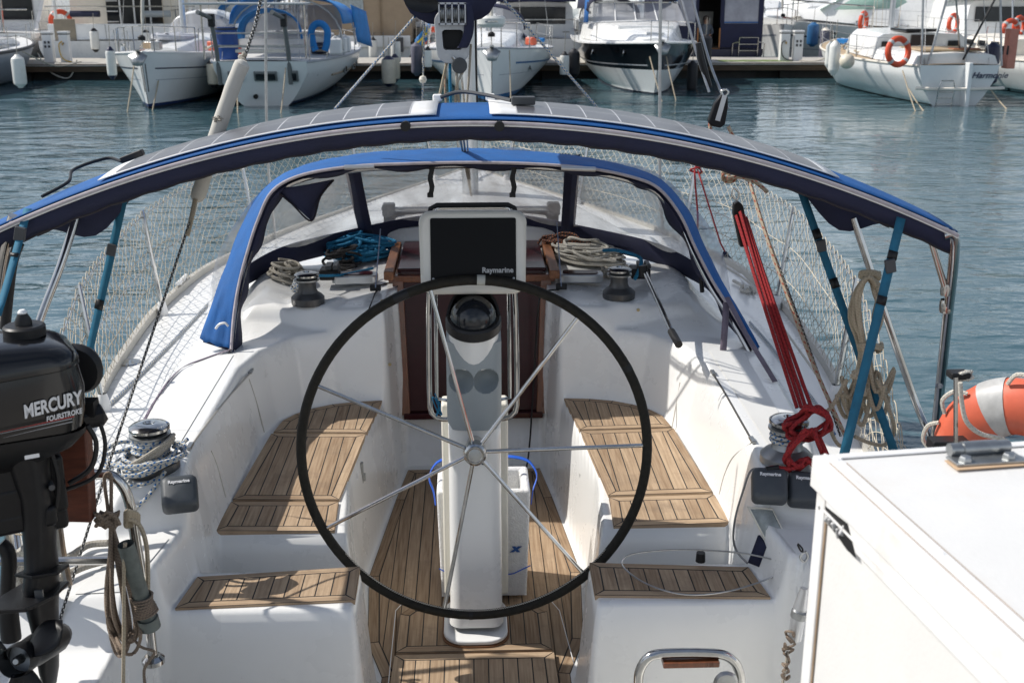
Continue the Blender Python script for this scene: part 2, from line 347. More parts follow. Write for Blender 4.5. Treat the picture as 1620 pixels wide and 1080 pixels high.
def water_mat():
    m, nt, b, N, L = nodes('harbour_water')
    b.inputs['Specular IOR Level'].default_value = .75; b.inputs['Roughness'].default_value = .04; b.inputs['IOR'].default_value = 1.333
    tc = N('ShaderNodeTexCoord')
    n0 = N('ShaderNodeTexNoise'); n0.inputs['Scale'].default_value = .12; n0.inputs['Detail'].default_value = 3; L(tc.outputs['Object'], n0.inputs['Vector'])
    mx = N('ShaderNodeMix'); mx.data_type = 'RGBA'; mx.inputs[6].default_value = (.038, .086, .104, 1); mx.inputs[7].default_value = (.052, .112, .134, 1); L(n0.outputs[0], mx.inputs[0]); L(mx.outputs[2], b.inputs['Base Color'])
    def noise(sc, st, det, dist=0):
        mp = N('ShaderNodeMapping'); mp.inputs['Scale'].default_value = st; mp.inputs['Rotation'].default_value = (0, 0, radians(12)); L(tc.outputs['Object'], mp.inputs[0])
        n = N('ShaderNodeTexNoise'); n.inputs['Scale'].default_value = sc; n.inputs['Detail'].default_value = det; n.inputs['Distortion'].default_value = dist; L(mp.outputs[0], n.inputs['Vector']); return n.outputs[0]
    a = noise(1.5, (.55, 1.0, 1), 3, .4); c = noise(5.5, (.6, 1.0, 1), 4, .3)
    am = N('ShaderNodeMath'); am.operation = 'MULTIPLY'; am.inputs[1].default_value = .24; L(c, am.inputs[0])
    ad = N('ShaderNodeMath'); ad.operation = 'ADD'; L(a, ad.inputs[0]); L(am.outputs[0], ad.inputs[1])
    bp = N('ShaderNodeBump'); bp.inputs['Strength'].default_value = 1; bp.inputs['Distance'].default_value = .115; L(ad.outputs[0], bp.inputs['Height'])
    pz = noise(.22, (.6, 1.0, 1), 3, .8); pr = N('ShaderNodeMapRange'); pr.inputs[1].default_value = .36; pr.inputs[2].default_value = .62; pr.inputs[3].default_value = .25; pr.inputs[4].default_value = 1.0; L(pz, pr.inputs[0]); L(pr.outputs[0], bp.inputs['Strength']); L(bp.outputs[0], b.inputs['Normal'])
    return m
WATER = water_mat()
tag(MB().add([(-1500, -300, 0), (1500, -300, 0), (1500, 1500, 0), (-1500, 1500, 0)], [(0, 1, 2, 3)]).build('water', WATER), kind='structure')
# ============================================================ THE YACHT
yacht = thing('sailing_yacht', 'white sailing yacht with an open teak cockpit, big black wheel and blue canvas hoods', 'yacht')
HBY = [2.0, 2.5, 2.9, 3.77, 4.6, 5.5, 6.4, 7.4, 8.4, 9.2, 9.75]
HBX = [1.24, 1.29, 1.33, 1.44, 1.56, 1.62, 1.56, 1.24, .74, .28, .02]
def hb(y): return interp(y, HBY, HBX)
_hy = np.linspace(2.0, 9.75, 200); _hx = np.interp(_hy, HBY, HBX)
for _ in range(40): _hx[1:-1] = (_hx[:-2]+2*_hx[1:-1]+_hx[2:])/4
def hbs(y): return float(np.interp(y, _hy, _hx))
def sheer(y): return interp(y, [2.3, 3, 4, 6, 8, 9.8], [1.07, 1.09, 1.13, 1.17, 1.20, 1.26])

def sdf_poly(X, Y, P):
    d = np.full(X.shape, 1e9); s = np.ones(X.shape); n = len(P)
    for i in range(n):
        ax, ay = P[i]; bx, by = P[i-1]; ex, ey = bx-ax, by-ay; wx, wy = X-ax, Y-ay
        t = np.clip((wx*ex+wy*ey)/(ex*ex+ey*ey), 0, 1); d = np.minimum(d, (wx-ex*t)**2+(wy-ey*t)**2)
        c1 = Y >= ay; c2 = Y < by; c3 = ex*wy > ey*wx
        s = np.where((c1 & c2 & c3) | (~c1 & ~c2 & ~c3), -s, s)
    return s*np.sqrt(d)
def sst(d, w):
    t = np.clip(.5-d/w, 0, 1); return t*t*(3-2*t)
SOLE = .54; SEAT = .98; HELM = .97
def mirror(P): return P+[(-x, y) for x, y in P[::-1]]
def deck_height(X, Y):
    A = np.abs(X)
    sh = np.interp(Y, [2.3, 3, 4, 6, 8, 9.8], [1.07, 1.09, 1.13, 1.17, 1.20, 1.26])
    Z = sh+.035*(1-(A/1.6)**2)
    # quarter deck falls away aft
    Z = Z-.10*np.clip((2.86-Y)/.12, 0, 1)**1.0
    # coachroof
    cr = 1.395+.035*(Y-4.9)+np.where(Y > 6.3, -.055*(Y-6.3), 0)+.05*(1-(A/.95)**2)-.05
    P = mirror([(1.02, 4.80), (1.02, 5.4), (.95, 6.4), (.66, 7.5), (.38, 8.1), (.2, 8.15)])
    a = sst(sdf_poly(A, Y, P), .14); Z = np.maximum(Z, Z*(1-a)+cr*a)
    # shoulder moulding round the coachroof corner
    sd_ = np.sqrt(((A-.93)/.20)**2+((Y-5.0)/.42)**2)-1
    # coamings
    P = [(.74, 3.32), (1.12, 3.22), (1.20, 3.7), (1.25, 4.5), (1.22, 5.05), (.6, 5.1), (.6, 4.2)]
    a = sst(sdf_poly(A, Y, P), .09); cz = 1.275+.02*(Y-4)+np.clip((A-.95), 0, 1)*-.12
    Z = np.maximum(Z, Z*(1-a)+cz*a)
    # coachroof corner block that carries the dodger
    P = [(.84, 4.86), (1.04, 4.84), (1.12, 5.2), (1.10, 6.2), (.86, 6.2), (.80, 5.2)]
    a = sst(sdf_poly(A, Y, P), .34); Z = np.maximum(Z, Z*(1-a)+(1.42+.02*(Y-5))*a)
    # cockpit well to the seats
    P = mirror([(.86, 3.30), (.885, 3.5), (.885, 4.33), (.84, 4.53), (.74, 4.68), (.60, 4.76), (.41, 4.805)])
    a = sst(sdf_poly(X, Y, P)-.012, .085); Z = Z*(1-a)+np.minimum(Z, SEAT-.012)*a
    # walk-through and helm seats
    P = mirror([(.90, 3.02), (.88, 3.31)]); P = [(-.93, 2.95), (.93, 2.95), (.875, 3.34), (-.875, 3.34)]
    a = sst(sdf_poly(X, Y, P), .04); Z = Z*(1-a)+np.minimum(Z, HELM-.012)*a
    # cockpit sole
    P = mirror([(.315, 2.2), (.318, 3.30), (.385, 3.50), (.425, 4.0), (.36, 4.7), (.325, 5.05)])
    a = sst(sdf_poly(X, Y, P)-.028, .048); Z = Z*(1-a)+np.minimum(Z, SOLE-.014)*a
    P = [(-.86, 3.275), (.86, 3.275), (.86, 3.475), (-.86, 3.475)]
    a = sst(sdf_poly(X, Y, P), .035); Z = Z*(1-a)+np.minimum(Z, SOLE-.014)*a
    # aft faces of the helm seats, bathing platform
    P = [(-.95, 1.0), (.95, 1.0), (.95, 2.985), (-.95, 2.985)]
    a = sst(sdf_poly(X, Y, P), .062)*np.where(A > .30, 1, 0); Z = Z*(1-a)+np.minimum(Z, .36)*a
    # companionway recess
    P = [(-.335, 5.0), (.335, 5.0), (.335, 5.75), (-.335, 5.75)]
    a = sst(sdf_poly(X, Y, P), .03); h = np.where(Y < 5.09, SOLE-.014, .79); Z = Z*(1-a)+np.minimum(Z, h)*a
    # raised beds for the coachroof winch beds
    Z = Z+.018*sst(np.sqrt((A-.70)**2+(Y-4.97)**2)-.12, .05)
    # speaker-like rounded pads pressed into the coaming tops
    return Z
ys = np.concatenate([np.arange(2.36, 5.42, .0105), np.arange(5.42, 6.4, .03), np.arange(6.4, 9.75, .1), [9.75]])
us = np.linspace(-1, 1, 311)
Yg = np.repeat(ys[:, None], len(us), 1); Xg = np.array([[u*hbs(y) for u in us] for y in ys])
Zg = deck_height(Xg, Yg)
def deck_z(x, y): return float(deck_height(np.array([[x]]), np.array([[y]]))[0, 0])
def on_deck(px, py, off=.006):
    """where the sight line through (px,py) meets the moulding, lifted by off"""
    a = (px-810)/F; b = (540-py)/F; d = np.array([FW[i]+a*RT[i]+b*UP[i] for i in range(3)])
    yy = np.arange(2.4, 9.6, .004); X = yy/d[1]*d[0]; Zr = CZ+yy/d[1]*d[2]
    Zd = deck_height(X[None, :], yy[None, :])[0]; k = int(np.argmax(Zr <= Zd))
    return V((X[k], yy[k], Zd[k]+off)) if Zr[k] <= Zd[k] else U(px, py, z=1.2)
n = len(us)
mb = MB(); mb.v = [(float(Xg[i, j]), float(Yg[i, j]), float(Zg[i, j])) for i in range(len(ys)) for j in range(n)]
mb.f = [(i*n+j, i*n+j+1, (i+1)*n+j+1, (i+1)*n+j) for i in range(len(ys)-1) for j in range(n-1)]; mb.m = [0]*len(mb.f)
mb.build('deck', GEL, yacht, ang=180, recalc=False)
# hull
rows = []
for y in list(np.linspace(2.36, 9.75, 60)):
    s = sheer(y); h = hbs(y); r = []
    for k in range(13):
        t = k/12; z = lerp(s+.004, -.35, t); f = 1-.12*t-.55*max(0, (t-.62)/.38)**2
        yy = y-(.5*t*max(0, (y-8.2)/1.55))
        r.append(V((h*f, yy, z)))
    rows.append([V((-p.x, p.y, p.z)) for p in r]+r[::-1])
mb = MB(); mb.grid(rows)
e = len(rows[0]); mb.add(rows[0], [tuple(range(e))])
mb.build('hull', GELB, yacht, ang=40)
# toe rails (perforated aluminium strips along both edges)
for sgn in (-1, 1):
    rows = []
    for y in np.linspace(2.9, 9.65, 90):
        x = sgn*(hbs(y)-.022); z = sheer(y)+.004
        rows.append([V((x-.016, y, z)), V((x-.013, y, z+.035)), V((x+.013, y, z+.035)), V((x+.016, y, z))])
    MB().grid(rows).build('toe_rail', mat('toe_rail_alloy', (.50, .48, .43), .5, .3, var=.1) if sgn < 0 else bpy.data.materials['toe_rail_alloy'], yacht)
# non-slip deck panels let into the side decks and coaming tops
def patch(name, quad, off, m, nx=10, ny=24, parent=yacht, z=None):
    a, b, c, d = [V((p[0], p[1], 0)) for p in quad]; rows = []
    for i in range(ny+1):
        t = i/ny; r = []
        for j in range(nx+1):
            s = j/nx; p = (a*(1-s)+b*s)*(1-t)+(d*(1-s)+c*s)*t
            r.append(V((p.x, p.y, deck_z(p.x, p.y)+off)))
        rows.append(r)
    return MB().grid(rows).build(name, m, parent, ang=180)
for s in (-1, 1):
    patch('nonslip_panel', [(s*.985, 3.42), (s*1.085, 3.40), (s*1.14, 4.55), (s*.985, 4.50)], .003, NONSLIP)
    patch('nonslip_panel', [(s*.98, 2.87), (s*1.12, 2.87), (s*1.05, 3.17), (s*.93, 3.17)], .003, NONSLIP, 8, 8)

# ---------------------------------------------------- teak
def inset(P, d):
    n = len(P); out = []
    for i in range(n):
        a = V(P[i-1]); b = V(P[i]); c = V(P[(i+1) % n])
        n1 = (b-a).normalized(); n2 = (c-b).normalized(); n1 = V((-n1.y, n1.x)); n2 = V((-n2.y, n2.x))
        k = 1+n1.dot(n2); out.append(tuple(b+(n1+n2)*(d/max(.3, k))))
    return out
def clip(P, nx, ny, c):
    out = []
    for i in range(len(P)):
        a = P[i]; b = P[(i+1) % len(P)]; da = nx*a[0]+ny*a[1]-c; db = nx*b[0]+ny*b[1]-c
        if da >= 0: out.append(a)
        if da*db < 0:
            t = da/(da-db); out.append((a[0]+(b[0]-a[0])*t, a[1]+(b[1]-a[1])*t))
    return out
def area(P): return .5*sum(P[i-1][0]*P[i][1]-P[i][0]*P[i-1][1] for i in range(len(P)))
def teak_panel(name, P, z, bw=.045, pitch=.047, ang=0, parent=yacht, zf=None, border=True, dull=0):
    if area(P) < 0: P = P[::-1]
    P = [tuple(p) for p in P]
    polys = []; Q = inset(P, bw) if border else P
    if border:
        n = len(P)
        # neighbouring border pieces that run nearly straight on are one strip
        for i in range(n):
            d = V(P[(i+1) % n])-V(P[i]); polys.append(([P[i], P[(i+1) % n], Q[(i+1) % n], Q[i]], atan2(d.y, d.x)))
    ca, sa = cos(radians(ang)), sin(radians(ang))      # plank direction (ca,sa) measured from +y
    nx, ny = ca, -sa
    lo = min(nx*p[0]+ny*p[1] for p in Q); hi = max(nx*p[0]+ny*p[1] for p in Q); k = max(1, round((hi-lo)/pitch)); st = (hi-lo)/k
    for i in range(k):
        R = clip(clip(Q, nx, ny, lo+i*st), -nx, -ny, -(lo+(i+1)*st))
        if len(R) >= 3 and abs(area(R)) > 1e-5: polys.append((R, atan2(ca, sa)))
    bm = bmesh.new(); cache = {}
    def vert(p):
        key = (round(p[0], 4), round(p[1], 4))
        if key not in cache: cache[key] = bm.verts.new((p[0], p[1], zf(*p) if zf else z))
        return cache[key]
    tl = bm.faces.layers.float.new('tone'); al = bm.faces.layers.float.new('ang'); fs = []
    for R, a in polys:
        vs = []
        for p in R:
            v = vert(p)
            if v not in vs: vs.append(v)
        if len(vs) < 3: continue
        try: f = bm.faces.new(vs)
        except ValueError: continue
        f[tl] = rng.uniform(-.13, .13)-dull; f[al] = a; fs.append(f)
    bmesh.ops.recalc_face_normals(bm, faces=bm.faces)
    if sum(f.normal.z for f in bm.faces) < 0: bmesh.ops.reverse_faces(bm, faces=bm.faces)
    r = bmesh.ops.inset_individual(bm, faces=fs, thickness=.0029, depth=0.0012)
    for f in r['faces']: f.material_index = 1
    # edge of the slab
    be = [e for e in bm.edges if e.is_boundary]
    ex = bmesh.ops.extrude_edge_only(bm, edges=be)
    for g in ex['geom']:
        if isinstance(g, bmesh.types.BMVert): g.co.z -= .016
        if isinstance(g, bmesh.types.BMFace): g.material_index = 0
    uvl = bm.loops.layers.uv.new('uv')
    for f in bm.faces:
        a = f[al]; o = rng.uniform(0, 9)
        for l in f.loops:
            x, y = l.vert.co.x, l.vert.co.y; l[uvl].uv = (-x*sin(a)+y*cos(a)+o, x*cos(a)+y*sin(a)+o)
    off = V((0, 0, 0)); p = parent
    while p is not None: off += p.location; p = p.parent
    for v in bm.verts: v.co -= off
    me = bpy.data.meshes.new(name); bm.to_mesh(me); bm.free(); me.materials.append(TEAK); me.materials.append(CAULK)
    o = bpy.data.objects.new(name, me); COL.objects.link(o); o.parent = parent; return o
ZT = SEAT-.004
for s in (-1, 1):
    def m_(P): return [(s*abs(x), y) for x, y in P]
    tilt = (lambda x, y: ZT+.02*max(0, abs(x)-.45))
    teak_panel('teak_seat', m_([(.472, 3.495), (.872, 3.495), (.862, 3.722), (.483, 3.725)]), ZT, zf=tilt, bw=.034)
    teak_panel('teak_seat', m_([(.483, 3.742), (.860, 3.742), (.828, 4.372), (.443, 4.372)]), ZT, zf=tilt, bw=.034)
    teak_panel('teak_seat', m_([(.440, 4.389), (.822, 4.389), (.805, 4.52), (.765, 4.598), (.70, 4.668), (.62, 4.722), (.52, 4.757), (.405, 4.772)]), ZT, zf=tilt, bw=.034)
    teak_panel('teak_helm_seat', m_([(.362, 3.056), (.890, 3.026), (.868, 3.214), (.366, 3.262)]), HELM-.004, bw=.030, dull=.02)
# cockpit sole: long planks, and the framed hatch the pedestal stands on
sole = teak_panel('cockpit_sole', [(-.312, 2.75), (.312, 2.75), (.315, 3.31), (.380, 3.52), (.415, 4.0), (.352, 4.7), (.315, 5.03), (-.315, 5.03), (-.352, 4.7), (-.415, 4.0), (-.380, 3.52), (-.315, 3.31)], SOLE-.012, bw=.04, pitch=.05, dull=.07)
hat = teak_panel('sole_hatch', [(-.275, 3.43), (.262, 3.43), (.262, 3.68), (.22, 3.735), (-.235, 3.735), (-.275, 3.68)], SOLE+.006, bw=.036, pitch=.049, dull=.10)
grt = teak_panel('sole_hatch', [(-.29, 2.78), (.275, 2.78), (.268, 3.415), (-.28, 3.415)], SOLE+.006, bw=.036, pitch=.05, dull=-.03)
for q_ in ([(614, 1085), (626, 965), (640, 950)], [(918, 1085), (885, 965), (872, 950)]): MB().tube(UL(q_, z=SOLE+.008), .0016, 6).build('hatch_seal', WHITEP, hat)

# locker lids let into the inner coaming, with their hinges
def lidpanel(s):
    px = [(1128, 592), (1147, 623), (1168, 660), (1190, 698)] if s > 0 else [(397, 590), (365, 625), (333, 664), (301, 708)]
    o = MB().tube(spline([on_deck(x, y, .001) for x, y in px], 5), .0038, 5).build('locker_gap', mat('gap_shade_strip', (.06, .058, .055), .8) if s > 0 else mat('pale_gap_strip', (.42, .40, .36), .8), yacht)  # strip laid on the moulding; the dark one stands for the gap's shade
    for px2 in ([[(1076, 606), (1070, 640), (1062, 682)], [(1188, 702), (1160, 724), (1146, 752), (1138, 782)]] if s > 0 else [[(394, 602), (406, 640), (418, 684)], [(334, 714), (344, 740), (357, 788)]]):
        MB().tube(spline([on_deck(x, y, .0005) for x, y in px2], 6), .0026, 5).build('locker_seam', bpy.data.materials['pale_gap_strip'] if 'pale_gap_strip' in bpy.data.materials else mat('pale_gap_strip', (.42, .40, .36), .8), o)
    for x, y in (px[0], px[-1]):
        MB().box(on_deck(x, y, .006), (.016, .05, .010)).build('hinge', STEELD, o, bevel=.002)
for s in (-1, 1): lidpanel(s)
# steel latches and small fittings in the cockpit sides
for px, py in ((573, 747), (922, 747)):
    p = U(px, py, x=-.445 if px < 800 else .445)
    l = MB().box(p, (.010, .02, .085)).box(p+V((0.006 if px < 800 else -.006, 0, -.02)), (.014, .016, .03)).build('seat_latch', STEELD, yacht, bevel=.002)
for px, py in ((487, 583), (617, 575), (605, 475), (880, 475), (1009, 489), (1000, 578)):
    p = U(px, py, y=4.80)
    MB().lathe([(0, .006), (.007, .005), (.008, 0)], p-V((0, .012, 0)), rot('X', 90), 10).build('snap_stud', mat('brass_stud', (.35, .29, .16), .4, .6) if 'brass_stud' not in bpy.data.materials else bpy.data.materials['brass_stud'], yacht)

# ---------------------------------------------------- companionway
b0 = V((-.30, 5.085, .79)); 
board = MB()
board.prism([(-.318, 0), (.318, 0), (.335, .66), (-.335, .66)], 0, .02, fn=lambda x, y, z: V((x, 5.10+y*.16+z, .80+y)))
wb = board.build('washboard', ACRYL, yacht, bevel=.003)
for s in (-1, 1):
    MB().prism([(s*.300, -.01), (s*.345, -.01), (s*.372, .62), (s*.322, .62)], -.012, .03, fn=lambda x, y, z: V((x, 5.085+y*.16+z, .80+y))).build('door_post', MAHOG, yacht, bevel=.004)
MB().box((0, 5.09, .785), (.66, .05, .03)).build('door_sill', ACRYL, yacht, bevel=.004)
hz = 1.425
sl = MB().box((0, 5.52, hz+.035), (.70, .62, .022)).build('sliding_hatch', ACRYL, yacht, bevel=.006)
for s in (-1, 1):
    MB().box((s*.385, 5.46, hz+.03), (.046, .66, .042)).build('hatch_runner', mat('worn_mahogany', (.24, .10, .045), .45, var=.4, scale=12, stretch=(6, 1, 6)) if s < 0 else bpy.data.materials['worn_mahogany'], sl, bevel=.006)
MB().box((0, 5.19, hz+.004), (.78, .035, .034)).build('hatch_beam', MAHOG, sl, bevel=.006)
# garage of the sliding hatch, forward
mb = MB(); rows = []
for y, w_, h_ in ((5.88, .44, .0), (5.88, .44, .075), (5.90, .43, .10), (6.6, .40, .10), (6.68, .38, .06), (6.70, .38, -.03)):
    rows.append([V((w_*(k/8), y, 1.435+h_-.02*abs(k/8)**3)) for k in range(-8, 9)])
mb.grid(rows).build('hatch_garage', GEL, yacht, ang=50)

# coachroof port lights (framed acrylic) either side of the companionway
def portlight(px, py, rz):
    c = U(px, py, z=1.425); P = rrect(.215, .10, .035)
    M_ = Matrix.Rotation(radians(rz), 3, 'Z')
    f = lambda x, y, z: c+M_ @ V((x, y, z))
    o = MB().prism(P, -.02, .022, fn=f).build('coachroof_hatch', ALU, yacht, bevel=.008)
    MB().prism(rrect(.165, .066, .022), .0225, .0265, fn=f).build('pane', ACRYL, o)
portlight(562, 440, 4); portlight(918, 438, -5)

# ---------------------------------------------------- winches
def winch(name, p, sc, dark, parent=yacht):
    prof = [(.0, 0), (.078, 0), (.080, .012), (.080, .034), (.066, .048), (.050, .058), (.043, .075), (.042, .10), (.046, .128), (.056, .134)]
    o = MB().lathe([(r*sc, z*sc) for r, z in prof], p, n=28).build(name, CHARD if dark else mat('silver_drum', (.30, .31, .32), .35, .7) if 'silver_drum' not in bpy.data.materials else bpy.data.materials['silver_drum'], parent, ang=30)
    prof = [(.056, .134), (.060, .138), (.060, .146), (.052, .152), (.030, .158), (.018, .158), (.014, .150), (0, .150)]
    MB().lathe([(r*sc, z*sc) for r, z in prof], p, n=28).build('drum_top', STEEL, o, ang=30)
    # self-tailing jaws
    MB().lathe([(r*sc, z*sc) for r, z in [(.050, .112), (.061, .118), (.061, .124), (.050, .127)]], p, n=36).build('jaw_ring', STEELD, o)
    return o
wa = U(487, 470, z=1.415); wb_ = U(979, 462, z=1.415)
winch('winch', V((wa.x, wa.y, deck_z(wa.x, wa.y)-.004)), .92, True); winch('winch', V((wb_.x, wb_.y, deck_z(wb_.x, wb_.y)-.004)), .92, True)
wl = U(243, 745, z=1.25); wr = U(1243, 735, z=1.25)
winch('sheet_winch', V((wl.x, wl.y, deck_z(wl.x, wl.y)-.004)), 1.05, True); winch('sheet_winch', V((wr.x, wr.y, deck_z(wr.x, wr.y)-.004)), 1.05, False)
# rope clutches beside the coachroof winches
for px, py in ((522, 432), (1012, 430)):
    p = U(px, py, z=1.45)
    o = MB().box(p, (.09, .10, .05)).build('rope_clutch', BLACK, yacht, bevel=.008)
    MB().box(p+V((0, -.02, .04)), (.03, .09, .02)).box(p+V((.032, -.02, .04)), (.022, .09, .02)).build('clutch_lever', DKGREY, o, bevel=.004)
# compass repeaters: charcoal instrument covers with lettering
def cover(px, py, z, w_, tilt, rz, txt=True):
    c = U(px, py, z=z); M_ = Matrix.Rotation(radians(rz), 3, 'Z') @ Matrix.Rotation(radians(tilt), 3, 'X')
    f = lambda x, y, zz: c+M_ @ V((x, y, zz))
    mb = MB(); rows = []
    for ins, zz in ((.0, -.035), (.0, .0), (.004, .012), (.014, .018), (.05, .020)):
        rows.append([f(x, y, zz) for x, y in rrect(w_-2*ins, w_-2*ins, max(.004, .018-ins*.3))])
    mb.grid(rows, close=True); n = len(rows[-1]); mb.add(rows[-1], [tuple(range(n))])
    o = mb.build('instrument_cover', INSTR, yacht, ang=50)
    if txt: text_mesh('Raymarine', .0150, TXTW, 'lettering', o, frame(f(0, w_*.24, .0205), M_ @ V((1, 0, 0)), M_ @ V((0, 1, 0))), bold=.0006)
TXTW = mat('white_lettering', (.72, .72, .72), .5, var=.05)
cover(284, 778, 1.26, .108, 38, 14); cover(1218, 766, 1.26, .108, 45, -9); cover(1275, 772, 1.245, .108, 45, -12)

# ---------------------------------------------------- steering pedestal
ped = MB(); rows = []
def sect(z, y0, w_, d_, r=.045): return [V((.003+x, y0+y, z)) for x, y in rrect(w_, d_, r, 5)]
for z, y0, w_, d_ in ((.59, 3.60, .190, .19), (.64, 3.60, .182, .18), (1.0, 3.595, .178, .175), (1.30, 3.59, .176, .175), (1.335, 3.59, .175, .175), (1.36, 3.63, .172, .10), (1.60, 3.63, .168, .10), (1.68, 3.63, .16, .10)):
    rows.append(sect(z, y0, w_, d_))
ped.grid(rows, close=True); ped.add(rows[-1], [tuple(range(len(rows[-1])))])
pd = ped.build('steering_pedestal', GEL, yacht, ang=60)
mb = MB().prism([(x, y+3.60) for x, y in rrect(.225, .30, .075, 6)], SOLE+.014, SOLE+.030, fn=lambda x, y, z: V((x, y, z)))
mb.build('base_flange', WHITEP, pd, bevel=.006)
MB().prism([(x, y+3.60) for x, y in rrect(.235, .31, .08, 6)], SOLE+.004, SOLE+.013).build('base_gasket', mat('brown_sealant', (.20, .09, .04), .7), pd)
# grey binnacle face with two cup recesses
def panel_y(x, z):
    y = 3.498+.05*max(0, (z-1.50))-.012
    y += .03*(abs(x-.003)/.088)**4
    for cx in (-.038, .042):
        d = sqrt((x-cx)**2+(z-1.505)**2); y += 1.7*sqrt(max(0, .040**2-d*d))
    return y
rows = []
for i in range(61):
    z = lerp(1.335, 1.63, i/60); hw = .0875*min(1, .82+(z-1.335)*9) if z < 1.36 else .0895
    rows.append([V((.003+hw*(j/40), panel_y(.003+hw*(j/40), z), z)) for j in range(-40, 41)])
bp_ = MB().grid(rows)
for e, k in ((0, -1), (-1, 1)):
    bp_.grid([[r[e], V((r[e].x, 3.66, r[e].z))] for r in rows])
bp_.grid([rows[-1], [V((p.x, 3.66, p.z+.02)) for p in rows[-1]]])
bp_.build('binnacle_panel', GREYP, pd, ang=60)
# white collar and compass
cc = V((.003, 3.560, 1.605))
Mt = rot('X', 18)
MB().lathe([(0, -.045), (.081, -.045), (.081, .07), (.076, .075)], cc, Mt, 32).build('compass_collar', GEL, pd)
cp = MB().lathe([(.086, .070), (.090, .075), (.090, .105), (.084, .112), (.075, .112)], cc, Mt, 36).build('compass', BLACK, pd)
MB().lathe([(.075, .108)]+[(.076*cos(radians(a)), .108+.074*sin(radians(a))) for a in range(0, 91, 8)], cc, Mt, 32).build('compass_dome', DARKGL, cp)
hd = MB(); rows = []
for a in range(0, 181, 12):
    d = V((cos(radians(a)), sin(radians(a)), 0)); rows.append([cc+Mt @ (d*.082+V((0, 0, .10))), cc+Mt @ (d*.080+V((0, 0, .10+.075*sin(radians(a))))), cc+Mt @ (d*.088+V((0, 0, .10+.080*sin(radians(a))))), cc+Mt @ (d*.090+V((0, 0, .10)))])
hd.grid(rows).build('compass_hood', BLACK, cp)
# guard rails that carry the plotter pod
for s, px in ((-1, 682), (1, 820)):
    xo = s*.143
    pts = [V((xo*.95, 3.60, 1.85)), V((xo, 3.60, 1.70)), V((xo*1.02, 3.59, 1.50)), V((xo*1.02, 3.585, 1.385))]+[V((xo*1.02-s*.045*(1-cos(radians(a))), 3.58, 1.385-.045*sin(radians(a)))) for a in (30, 60, 90)]+[V((s*.085, 3.58, 1.34))]
    MB().tube(pts, .0085, 10).build('guard_rail', STEEL, pd)
    MB().tube([V((xo*.84, 3.635, 1.84)), V((xo*.86, 3.63, 1.44)), V((xo*.86, 3.62, 1.40)), V((s*.085, 3.60, 1.40))], .006, 8).build('guard_rail', STEEL, pd)
MB().tube(spline(UL([(688, 622), (694, 640), (690, 658), (697, 640), (684, 628), (692, 650), (699, 655), (688, 630)], y=3.575), 6), .0022, 5).build('blue_lashing', R_BLUE, pd)
# plotter pod
pc = V((.004, 3.55, 1.918)); Mp = rot('X', -12); fp = lambda x, y, z: pc+Mp @ V((x, z, y))
mb = MB(); rows = []
for ins, dz in ((.012, .085), (.0, .07), (.0, .006), (.006, -.004), (.014, -.006)):
    rows.append([fp(x*(1-.035*(.5-y/.26)), y, dz) for x, y in rrect(.345-2*ins, .266-2*ins, .04, 6)])
mb.grid(rows, close=True); mb.add(rows[-1], [tuple(range(len(rows[-1])))]); mb.add(rows[0], [tuple(range(len(rows[0])))])
pod = mb.build('plotter_pod', PODM, pd, ang=50)
MB().prism(rrect(.272, .202, .006), -.0105, -.0055, fn=lambda x, y, z: fp(x+.001, y+.008, z)).build('plotter_screen', SCREEN, pod, bevel=.002)
text_mesh('Raymarine', .0235, mat('pale_lettering', (.45, .45, .45), .4), 'plotter_lettering', pod, frame(fp(.078, -.057, -.0115), (1, 0, 0), Mp @ V((0, 0, 1))), bold=.0007)
for x, y in ((-.127, -.083), (.129, -.083)): MB().lathe([(0, .001), (.004, .0005), (.004, 0)], fp(x, y, -.0105), Mp @ rot('X', 90), 8).build('screw', STEELD, pod)
MB().tube([fp(x, y, .06) for x, y in [(-.145, .10), (-.135, .142), (-.115, .152), (.115, .152), (.135, .142), (.145, .10)]], .008, 10).build('pod_rail', BLACK, pod)
MB().tube([fp(x, y, .09) for x, y in [(-.13, .10), (-.12, .140), (-.10, .147), (.10, .147), (.12, .140), (.13, .10)]], .007, 10).build('pod_rail', STEEL, pod)
# cream side cheeks behind the column, boat-builder's mark on the front
MB().box((.004, 3.745, .98), (.232, .10, .74)).build('table_post', CREAM, pd, bevel=.01)
mk = MB(); lg = lambda x, y: V((.016+x, 3.5005, 1.222+y))
mk.prism([(-.012, -.018), (-.016, .006), (-.007, .018), (-.008, .0), (-.003, -.017)], 0, .002, fn=lambda x, y, z: lg(x, y)+V((0, -z, 0)))
mk.prism([(-.005, .018), (.004, .020), (.012, .006), (.028, -.016), (.010, -.013), (.002, .002), (-.001, .014)], 0, .002, fn=lambda x, y, z: lg(x, y)+V((0, -z, 0)))
mk.build('maker_mark', mat('dark_teal_mark', (.02, .045, .07), .5), pd)

